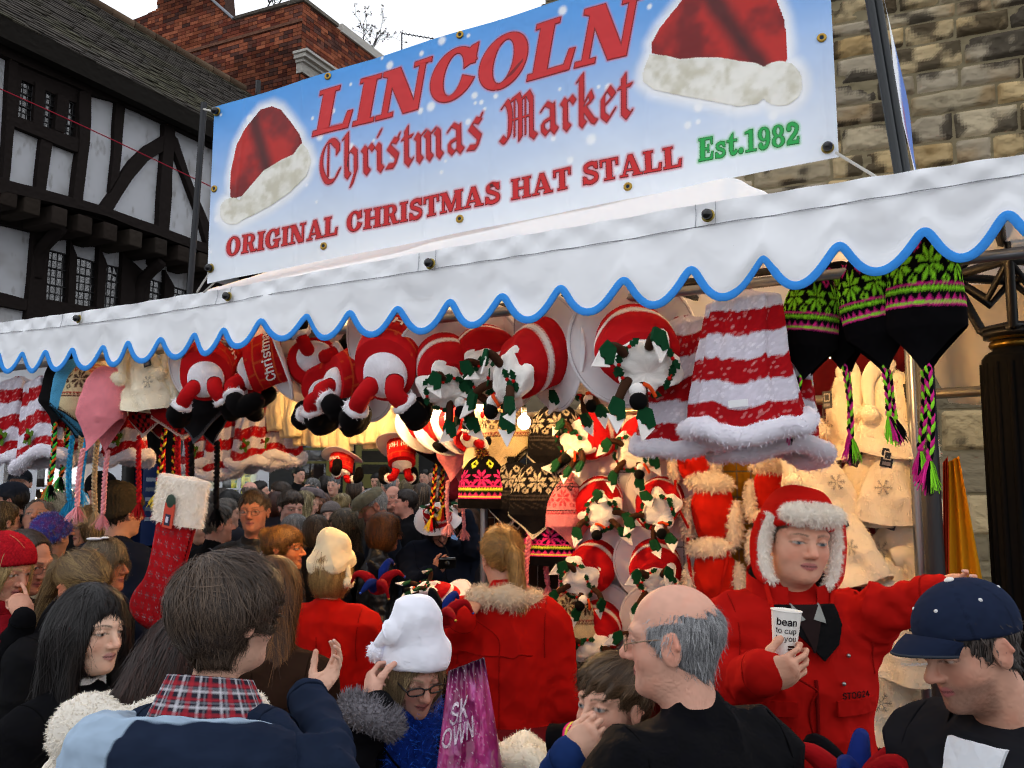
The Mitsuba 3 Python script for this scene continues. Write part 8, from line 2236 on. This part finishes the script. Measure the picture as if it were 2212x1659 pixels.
# ---------------------------------------------------------------- behind the counter
seller = person('seller in a red jacket and red fur trimmed trapper hat holding a paper cup', 1724, 1172, 2.56, 6, 4, -5, kind='man', lod=0, skin='cf9a80', hair='5a4030', style='short', ho=dict(t=0.006, n=500), hat='trapper', face=dict(open=0.72, iris='4a5a62', stubble=0.12),
       coat='a81410', co=dict(w=1.12, bulk=0.028, hem=-0.92, fold=0.012, seed=7), body_yaw=4, arms={1: (P(1590, 1480, 2.52), P(1652, 1450, 2.30)), -1: (P(1915, 1312, 2.5), P(2020, 1285, 2.4))},
       hands={1: dict(at=P(1644, 1466, 2.295), to=P(1715, 1442, 2.245) - P(1644, 1466, 2.295), palm=[0.15, 1, 0.1], pose=GRIP_H, left=True, s=1.02)}, extra=seller_extra, group='stall sellers in red coats', vary=(1.08, 1.0, 0.99))
pc = P(1694, 1414, 2.315); cup = thing('paper_cup', 'white paper coffee cup printed bean to cup to you, held by the seller', 'cup')
prof = [(0.0, 0.0), (0.0275, 0.0), (0.0285, 0.002), (0.0375, 0.108), (0.0395, 0.110), (0.0395, 0.113), (0.036, 0.113), (0.035, 0.108), (0.027, 0.006), (0, 0.006)]
tiltc = rot('y', 5)
put(cup + '__cup', G().lathe(prof, lin('e9e6df'), 40).map(lambda v: v @ tiltc.T + pc), 'paint')
g = G()
for i, (tx, h, z, w) in enumerate((('bean', 0.017, 0.077, True), ('to cup', 0.0135, 0.057, False), ('to you', 0.0135, 0.038, False))):
    m = meshkit.text_mesh(tx, h, 0.0006, w); v = np.array(m.vertices); W = v[:, 0].max()
    R = 0.0287 + (z + v[:, 1]) * 0.0085 / 0.1; a = -math.pi / 2 + (v[:, 0] - W / 2) / R
    g.add(np.stack([(R + 0.0006 + v[:, 2]) * np.cos(a), (R + 0.0006 + v[:, 2]) * np.sin(a), z + v[:, 1]], 1), np.array(m.faces), lin('232022'))
put(cup + '__print', g.map(lambda v: v @ (tiltc @ rot('z', -14)).T + pc), 'dull', smooth=False)
g = G()
for i in range(9): g.ball([0.030 * math.cos(-1.5 + 0.12 * (i % 5)), 0.0305 * math.sin(-1.5 + 0.12 * (i % 5)) - 0.0005, 0.018 + 0.007 * (i // 5)], (0.0042, 0.0015, 0.0028), lin('3a2420'), 6)
put(cup + '__printed_beans', g.map(lambda v: v @ tiltc.T + pc), 'dull')
person('seller from behind with a blond ponytail, red coat and white fur collar', 1082, 1208, 3.45, 200, 8, 0, kind='woman', lod=0, hair='8a5e2c', hair2='dcae68', style='ponytail', ho=dict(len=0.30, n=6500, t=0.012, a=-0.01, b=0.55, curl=0.05, clump=0.3, sway=0.03), coat='a8120e', body_yaw=172,
       co=dict(w=1.0, bulk=0.03, fold=0.009, seed=9, hem=-1.05), extra=fur_collar('d8c4a8', 7, 0.112, 0.045, 2200, 0.022), arms={-1: (P(985, 1420, 3.4), P(1000, 1335, 3.25))}, hands={-1: dict(at=P(1000, 1330, 3.25), to=[0.3, 0.6, 0.3], palm=[0, 0, -1], pose=RELAX_H, left=True, s=0.95)}, group='stall sellers in red coats')
person('seller from behind in a red fleece with high collar and cream santa hat', 718, 1236, 3.9, 168, 4, 0, kind='woman', lod=0, hair='9a7440', hair2='c8a468', style='bob', ho=dict(n=2500, t=0.014), coat='b0140e', coat_mat='fleece', body_yaw=172, co=dict(w=1.02, bulk=0.03, fold=0.009, seed=11, collar=2.6, hem=-1.0),
       hat='santa', hato=dict(col='ecdcb8', tip0=(-0.01, -0.02, 0.135), tip1=(0.060, -0.03, 0.135), pompos=(0.105, -0.05, -0.02), seed=5), group='stall sellers in red coats')
# ---------------------------------------------------------------- left side of the crowd
person('woman in a red knitted hat and red scarf with a finger at her lips', 10, 1232, 3.2, 72, 16, 0, kind='woman', lod=0, skin='c08a72', hair='b0925e', hair2='d0b480', style='long', ho=dict(len=0.36, n=3500), hat='beanie', hato=dict(col='a01620'), coat=BLACK,
       arms={1: (P(20, 1440, 3.05), P(50, 1335, 3.0))}, hands={1: dict(at=P(50, 1332, 3.0), to=P(36, 1270, 3.05) - P(50, 1332, 3.0), palm=[-0.7, 0.6, 0.1], pose=POINT_H, left=False, s=0.92)}, extra=scarf('7e121c', 5, True, 0.034))
person('man in profile with cropped hair and glasses behind the red knitted hat', 56, 1215, 3.5, 72, 18, 0, lod=0, skin='b87e66', hair='4a3a30', style='receding', ho=dict(t=0.007, n=2500, strand=0.025), specs=dict(col='2a2220'), coat='1a1a1e')
person('person in a fuzzy purple and blue knitted hat and beige coat, from behind', 113, 1162, 4.9, 165, 0, 0, kind='woman', lod=1, hair='6a5444', style='short', hat='fuzzy', hato=dict(col='3a4aa8', col2='6a3a8a'), coat='8a7a64', extra=scarf('3a62b8', 8, False, 0.03))
person('woman with a long dark blond ponytail, head bent', 178, 1272, 3.1, 70, 26, 0, kind='woman', lod=0, skin='b87a5c', hair='5a4026', hair2='a88a58', style='ponytail', ho=dict(len=0.34, n=4200, t=0.012, a=0.0, b=0.5, curl=0.05), coat='141416', body_yaw=80)
person('woman in profile with short streaked hair and a white hair clip', 228, 1224, 3.9, 80, 0, 0, kind='woman', lod=0, skin='b87858', hair='5a4a38', hair2='9a8666', style='bob', ho=dict(n=3500, t=0.014, fringe=1, curl=0.2, clump=0.6), coat='17191f',
       extra=lambda t, th_, tb_, ib, A, s: put(t + '__hair_clip', G().ball([0.05, -0.03, 0.125], (0.022, 0.04, 0.008), lin('d0cfd2'), 10).ball([0.045, 0.02, 0.13], (0.014, 0.02, 0.006), lin('d8d8da'), 8).map(th_), 'gloss'))
person('grey haired man with weathered face looking up at the goods', 82, 1122, 5.2, 14, -22, 0, kind='old', skin='b98872', hair='6a6664', hair2='98948e', style='receding', ho=dict(t=0.009), coat='2c2622', face=dict(gaze=0.002, gazev=0.002))
person('blond woman with rimless glasses looking to the left', 190, 1138, 5.2, -42, 8, 0, kind='woman', skin='c8957c', hair='7a6444', hair2='b89a6c', style='long', ho=dict(len=0.3), specs=dict(col='8a8078'), coat='1c1e28')
person('man from behind in a brown slouch hat and dark navy coat', 266, 1110, 4.6, 150, 2, 0, lod=1, hair='2a221c', style='short', hat='slouch', hato=dict(col='3c352a'), coat='171c2a', co=dict(w=1.15, bulk=0.035, collar=1.8))
person('man in a dark cap and hi-vis jacket by the shop window', 42, 1047, 7.6, 18, -4, 0, lod=2, skin='b08370', hair='241c18', hat='cap', hato=dict(col='14161c'), coat='16181c', extra=hi_vis)
person('man in a dark cap and hi-vis jacket turned to the left, at the left edge', 22, 1085, 6.2, -75, 4, 0, lod=1, skin='b07e6c', hair='241c18', hat='cap', hato=dict(col='20242e'), coat='14161a', extra=hi_vis, face=dict(stubble=0.5))
person('pale blond woman glancing at the camera by the shop window', 112, 1095, 6.8, -8, 0, 0, kind='woman', lod=1, skin='d0a890', hair='a8987a', hair2='d0c4a8', style='bob', coat='2a2a30')
person('person with curly grey hair and a red coat by the shop window', 140, 1100, 6.9, 130, 0, 0, kind='woman', lod=1, hair='6f6c6a', hair2='a8a4a0', style='curly', ho=dict(curl=0.8, t=0.022), coat='8a1620')
person('man in a black knitted hat behind the hanging pink tassels', 220, 1062, 6.3, 62, 0, 0, lod=1, skin='b98470', hair='1a1614', hat='beanie', hato=dict(col='121216'), coat='1a1c22')
person('man facing the camera with thin metal glasses and a black leather jacket', 548, 1108, 5.3, 2, 0, 2, lod=0, skin='bd7e62', hair='4c3c2e', hair2='8a765e', style='short', ho=dict(t=0.014, n=3000, strand=0.07, grav=0.6), specs=dict(col='6a4a3a'), coat='15161a', coat_mat='leather', co=dict(w=1.08, collar=2.2), face=dict(open=0.75))
person('young man in a dark jacket and white shirt looking down to the right', 629, 1098, 6.7, 38, 12, 0, lod=1, skin='cc9c8c', hair='3e3026', hair2='6a5440', style='thick', ho=dict(t=0.018, fwd=0.5, a=0.0), coat='1f242c', coat_fn=lambda v, c: np.where(((np.abs(v[:, 0] - 0.02) < 0.035) & (v[:, 1] > 0.02) & (v[:, 2] > -0.36))[:, None], lin('c9d0dc'), c))
person('grey haired man from behind in a black coat', 472, 1134, 5.8, 128, 0, 0, kind='old', lod=1, skin='c08c7a', hair='5a5450', hair2='8f8a86', style='short', ho=dict(t=0.02, curl=0.25), coat='121215', co=dict(w=1.15, bulk=0.03))
person('woman with reddish blond hair in a bun, sparkling clip and hoop earring, in profile', 616, 1188, 4.6, 84, 0, 0, kind='woman', lod=0, skin='c47a4e', hair='6a4426', hair2='b8843e', style='bun', ho=dict(n=4500, t=0.016, a=0.005, b=0.5, curl=0.2, clump=0.5), coat='141416',
       extra=lambda t, th_, tb_, ib, A, s: (put(t + '__hair_clip', (lambda g: [g.ball([0.02 + 0.03 * math.sin(i * 2.4), -0.118 + 0.004 * (i % 3), -0.01 - 0.0042 * i], 0.0052, lin('d8d6e0'), 6) for i in range(16)] and g)(G()).map(th_), 'gloss'), put(t + '__earring', G().tube([[0.084, -0.016 + 0.012 * math.cos(a), -0.05 + 0.014 * math.sin(a)] for a in np.linspace(0, 6.28, 17)[:-1]], 0.0014, lin('b9a070'), 5, closed=True).map(th_), 'metal')))
person('person with long auburn hair behind the teenage boy', 592, 1285, 2.9, 172, 4, 0, kind='woman', lod=0, hair='4a2e1c', hair2='8a5a30', style='longback', ho=dict(len=0.42, n=5000, w=0.9), coat='2e1e16')
person('woman in a grey knitted hat with mouth open', 715, 1116, 8.0, -8, 0, 6, kind='woman', lod=1, skin='c89a86', hair='4a3a30', style='short', hat='beanie', hato=dict(col='6a6260'), coat='22242a')
person('man with very long wavy light brown hair in profile', 742, 1138, 6.4, -58, 4, 0, lod=1, skin='c08a74', hair='4a3c2e', hair2='8a7658', style='wild', ho=dict(len=0.40, curl=0.5, clump=0.8, n=2600), coat='1c1a1a')
person('elderly man in a grey tweed flat cap and glasses looking down', 805, 1096, 6.2, -72, 26, 0, kind='old', lod=1, skin='b27a66', hair='a8a6a4', hair2='c9c8c6', style='short', ho=dict(t=0.010), hat='flatcap', hato=dict(col='6a6656'), specs=dict(col='a08040'), coat='1a1e28', co=dict(collar=1.6))
person('woman with an auburn bob and glasses turned to the right, black leather coat', 832, 1152, 5.6, 108, 6, 0, kind='woman', lod=0, skin='b8704c', hair='4e2c16', hair2='9a5c28', style='bob', ho=dict(n=4500, t=0.02, fringe=1, clump=0.5), specs=dict(col='1c1614'), coat='131315', coat_mat='leather')
cam_w = person('woman in a white brimmed novelty hat bent over a small camera, navy raincoat', 948, 1140, 5.6, 18, 38, 12, kind='woman', lod=0, skin='b67c66', hair='2c2220', hair2='4a3a34', style='bob', ho=dict(n=2000, t=0.010), specs=dict(col='3a302c'), coat='161b28', co=dict(bulk=0.035, w=1.1), body_yaw=20,
       arms={1: (P(890, 1262, 5.5), P(938, 1238, 5.25)), -1: (P(1020, 1185, 5.6), P(1006, 1118, 5.62))}, hands={1: dict(at=P(938, 1236, 5.25), to=P(958, 1214, 5.22) - P(938, 1236, 5.25), palm=[0.5, 0.6, 0.3], pose=GRIP_H, left=True, s=0.92), -1: dict(at=P(1005, 1114, 5.62), to=[-0.35, 0, 1], palm=[-0.6, 0.7, 0], pose=GRIP_H, left=False, s=0.92)})
Rw = rot('z', 198) @ rot('x', -38) @ rot('y', 12)
hc = P(948, 1140, 5.6)
copy_of(KS[1], 'novelty_hat', 'white brimmed Merry Christmas hat with snow scene worn by the woman with the camera', 'hat', M4(Rw @ rot('z', 180), hc + Rw @ np.array([0, -0.005, 0.062]), 0.92))
m = meshkit.text_mesh('Merry Christmas', 0.019, 0.0012, False); v = np.array(m.vertices); Wt = v[:, 0].max(); Rt = 0.112; a = -math.pi / 2 + (v[:, 0] - Wt / 2) / Rt
tv = np.stack([(Rt + v[:, 2]) * np.cos(a), (Rt * 0.96 + v[:, 2]) * np.sin(a) - 0.012, 0.066 + v[:, 1]], 1)
put('novelty_hat__lettering', G().add(tv * 0.92 @ (Rw @ rot('z', 180)).T + hc + Rw @ np.array([0, -0.005, 0.062]), np.array(m.faces), lin('d8c9b8')), 'dull', smooth=False)
dc = thing('digital_camera', 'small black camera in the hand of the woman with the novelty hat', 'camera')
Mc = M4(rot('z', 15) @ rot('x', 25), P(966, 1216, 5.2)); put(dc + '__body', G().box((-0.05, -0.016, -0.032), (0.05, 0.016, 0.032), lin('0d0d0f'), Mc, bev=0.008), 'gloss'); put(dc + '__lens', G().lathe([(0.0, 0.018), (0.014, 0.018), (0.018, 0.0)], lin('18181a'), 18).map(lambda v: v @ (rot('z', 15) @ rot('x', 115)).T + P(966, 1216, 5.2) + [0.0, -0.016, 0]), 'gloss')
put(dc + '__strap', G().tube(spline([P(972, 1205, 5.22), P(960, 1180, 5.35), P(948, 1168, 5.45)], 14), 0.004, lin('151515'), 5), 'cloth')
# ---------------------------------------------------------------- middle distance and far crowd: label, u, v, y, yaw, nod, kind, hair style, hair, second hair tone, coat, more
FAR = [
    ('man with receding dark hair in profile facing left', 874, 1087, 5.5, -82, 0, 'man', 'receding', '2c221e', None, '131316', dict(skin='c88c7a')),
    ('bald man peering past the man with receding hair', 848, 1076, 6.1, -18, 0, 'old', None, '888480', None, '1c1c20', dict(skin='bd8674')),
    ('girl with long straight brown hair facing left in the middle of the crowd', 908, 1068, 6.4, -76, 0, 'woman', 'long', '4a382a', '7c6248', '222026', dict(ho=dict(len=0.4))),
    ('woman with smooth grey hair in profile', 848, 1042, 8.2, 78, 0, 'woman', 'bob', '8a8a8c', 'c0c0c2', '1a1a1e', {}),
    ('red haired girl in a striped top touching her chin', 934, 1062, 7.6, -30, 6, 'woman', 'long', '4e1e12', '7a3420', '3a4458', dict(ho=dict(len=0.3))),
    ('bald head seen from behind beyond the man with glasses', 541, 1063, 7.0, 160, 0, 'old', 'bald', '6a5a50', None, '1c1c1e', dict(skin='c99482', ho=dict(t=0.006))),
    ('dark haired head beside the bald head', 563, 1062, 7.3, 100, 0, 'man', 'short', '1e1816', None, '16161a', {}),
    ('woman with short dark hair in profile facing left', 603, 1068, 6.2, -80, 0, 'woman', 'short', '2e221a', '54402e', '1e2026', dict(ho=dict(t=0.024))),
    ('grey haired man with half his face showing by the olive posts', 673, 1056, 7.4, -30, 4, 'old', 'short', '6c6a68', '9c9a98', '1a1e24', {}),
    ('grey haired man holding something up before his face', 720, 1050, 7.9, -12, 0, 'old', 'short', '6a6866', '98969a', '55503e', {}),
    ('man in a grey flat cap and olive coat from behind', 671, 1080, 5.9, 120, 6, 'old', 'short', '2a2624', None, '3a3a2c', dict(hat='flatcap', hato=dict(col='6a6062'))),
    ('woman with shoulder length pale blond hair turned away', 660, 1092, 5.3, 100, 0, 'woman', 'long', '8a7850', 'c9b88c', '4a463c', dict(ho=dict(len=0.24))),
    ('blond woman with a dark hair clip turned away', 740, 1092, 6.0, 170, 0, 'woman', 'bun', '8a7650', 'c0aa7c', '2a2a2c', {}),
    ('head with reddish brown hair behind the flat cap', 698, 1090, 6.5, 175, 0, 'woman', 'bob', '54301c', '7c4c2c', '1c1a1c', {}),
    ('dark figure standing by the dark shop window', 646, 1026, 10.2, 60, 0, 'man', 'short', '161210', None, '121214', {}),
    ('dark haired woman at the far left of the window with posters', 449, 1088, 6.4, -70, 0, 'woman', 'bob', '17120f', None, '1a1a1e', {}),
    ('brown haired head under the lit window', 480, 1082, 6.0, 170, 0, 'man', 'thick', '2c2018', '4c3828', '1c1e22', {}),
    ('black haired head in front of the lit window', 498, 1094, 5.5, 150, 0, 'man', 'thick', '0f0d0c', '221c18', '26262c', dict(ho=dict(t=0.024))),
    ('wispy grey head just behind the grey haired man', 490, 1112, 4.9, 120, 0, 'old', 'short', '6a625a', '98908a', '1c1c20', {}),
    ('woman in dark framed glasses with hair tied back, half hidden by the stocking', 425, 1142, 4.6, 78, 4, 'woman', 'bun', '2a1e18', '4a342a', '222228', dict(specs=dict(col='141214'))),
    ('white haired head low behind the bun', 638, 1150, 4.4, 178, 0, 'old', 'curly', '8a8888', 'b8b6b6', '2a2a30', {}),
    ('light brown haired head below the knitted grey hat', 684, 1150, 4.3, 178, 0, 'woman', 'bob', '4c3a2a', '7a6248', '1e1c1e', {}),
    ('shadowy man by the dark doorway', 813, 1040, 9.3, -10, 8, 'man', 'short', '1c1614', None, '17181c', {}),
    ('pale face beside the grey bob', 829, 1050, 8.4, 20, 0, 'woman', 'bob', '7a6850', 'a8947a', '1a1a1c', {}),
    ('woman with long brown hair turned away, far back', 888, 1042, 9.0, 175, 0, 'woman', 'longback', '3c2c20', '644a36', '1a1a1e', {}),
    ('curly blond head in the far crowd', 882, 1055, 7.9, 140, 0, 'woman', 'curly', '7a6848', 'a8946a', '222226', dict(ho=dict(curl=0.8))),
    ('dim face in the shadow of the gateway', 917, 1032, 9.6, -20, 0, 'man', 'short', '181412', None, '131316', {}),
    ('dark haired man looking over the crowd, far back', 936, 1030, 9.0, -6, 0, 'man', 'short', '1c1613', None, '20242c', dict(ho=dict(t=0.018))),
    ('blond woman with short hair, far right of the crowd', 975, 1048, 8.3, -30, 0, 'woman', 'bob', '9a8660', 'c8b68c', '2a2c30', {}),
    ('blond woman behind the novelty hat', 957, 1062, 6.3, -20, 6, 'woman', 'bob', '8f7448', 'bfa070', '22252c', {}),
    ('man gazing upwards beneath the pink braids', 994, 1036, 7.9, -58, -22, 'man', 'short', '2a211c', None, '22262c', {}),
    ('child in a pale blue top beside the novelty hat', 998, 1112, 5.2, 150, 0, 'child', 'short', '4a3020', '6a4a34', '7a98c0', {}),
    ('head with brown curls at the right end of the crowd', 1013, 1130, 4.9, 120, 0, 'woman', 'curly', '3e2618', '5e3c28', '1c1a1e', {}),
    ('person with red hair low in the middle of the crowd', 596, 1092, 5.6, 170, 0, 'woman', 'bob', '3c1c14', '5c2e20', '242026', {}),
    ('brown haired head between the bob and the flat cap', 770, 1060, 7.0, 100, 0, 'woman', 'bob', '3a2a1e', '5c4430', '1a1c20', {}),
    ('dark haired head beside the photographer', 700, 1046, 8.6, -80, 0, 'woman', 'bob', '1e1814', '352a22', '17171a', {}),
    ('blond ponytail woman at the left edge behind the red hat', 8, 1130, 3.6, 150, 0, 'woman', 'bun', '5c4a30', '8a7450', '2a3a58', {}),
]
for lab, u, v, y, yaw, nod, kind, style, h1, h2, coat, more in FAR:
    y = min(y * 1.42, 10.2 if u < 560 else 13.5)
    person(lab, u, v, y, yaw, nod, 0, kind=kind, lod=1 if y < 9.0 else 2, skin=more.get('skin', 'd0a08a'), hair=h1, hair2=h2, style=style, ho=more.get('ho', {}), coat=coat, hat=more.get('hat'), hato=more.get('hato'), specs=more.get('specs'), scale=0.98)
person('person in a dark red santa hat with white trim turned to the side', 985, 1074, 8.2, 160, -4, 0, lod=1, hair='2a201a', style='short', hat='santa', hato=dict(col='5e0e14', tip0=(-0.01, -0.02, 0.14), tip1=(-0.085, -0.06, 0.12), pompos=(-0.125, -0.07, 0.0)), coat='1c1e24')
# ---------------------------------------------------------------- purple carrier bag
bag = thing('carrier_bag', 'crumpled purple plastic carrier bag printed with white letters, beside the woman in the white hat', 'bag')
q0, q1, q2, q3 = P(968, 1450, 2.30), P(1046, 1420, 2.36), P(1092, 1690, 2.28), P(940, 1690, 2.2)
a, b = np.meshgrid(np.linspace(0, 1, 90), np.linspace(0, 1, 110)); A3, B3 = a[..., None], b[..., None]
nb_ = np.array([0.15, -0.98, 0.1])
def bag_pt(a, b, side=1.0):
    a, b = np.asarray(a, float), np.asarray(b, float); A3, B3 = a[..., None], b[..., None]
    base = (q0 * (1 - A3) + q1 * A3) * (1 - B3) + (q3 * (1 - A3) + q2 * A3) * B3
    q = np.stack([a, b, a * 0 + side], -1)
    cre = (1 - np.abs(2 * fb(q * [1, .8, 1], 4.5, 3, 5) - 1)) - 0.75
    h = 0.05 * np.sqrt(np.clip(np.sin(np.pi * a), 0, 1)) * sst(0, 0.3, b) + 0.035 * cre * np.sin(np.pi * np.clip(a, 0.02, 0.98)) + 0.008 * np.sin(a * 30 + 6 * b) * (1 - b)
    return base + nb_ * (side * h)[..., None]
pg_ = np.stack([a, b, a * 0], -1)
c = mixc(lin('74194a'), lin('b03a7c'), sst(0.3, 0.7, fb(pg_, 3, 3, 5))); c = mixc(c, lin('b05a9a'), sst(0.55, 0.8, fb(pg_, 5, 3, 9)) * 0.7); c = mixc(c, lin('3a0e2c'), sst(0.25, 0.0, b))
rb_ = np.random.default_rng(2); sp_ = rb_.random(a.shape) < 0.012; c[sp_] = lin('e0c8dc')
put(bag + '__film', G().grid(bag_pt(a, b), c).grid(bag_pt(a, b, -1.0), c * 0.8), 'gloss')
g = G()
for tx, h, x0, y0, sh_ in (('SK', 0.19, 0.10, 0.50, 0.2), ('OWN', 0.16, 0.0, 0.70, 0.2)):
    m = meshkit.text_mesh(tx, h, 0.001, True); v = np.array(m.vertices); f = np.array(m.faces)
    m2 = trimesh.Trimesh(v, f, process=True).subdivide_to_size(0.02) if False else trimesh.Trimesh(v, f)
    vv, ff = trimesh.remesh.subdivide_to_size(m2.vertices, m2.faces, 0.035)
    pts = bag_pt(np.clip(x0 + vv[:, 0] + 0.1 * vv[:, 1], 0, 0.97), np.clip(y0 - vv[:, 1] - sh_ * vv[:, 0], 0, 1)) + nb_ * 0.003
    st_ = (np.sin((vv[:, 0] * 0.5 + vv[:, 1]) * 150) > -0.2)[:, None]
    g.add(pts, ff, np.where(st_, lin('d8cfd8'), lin('8a4a7c')))
put(bag + '__lettering', g, 'paint')
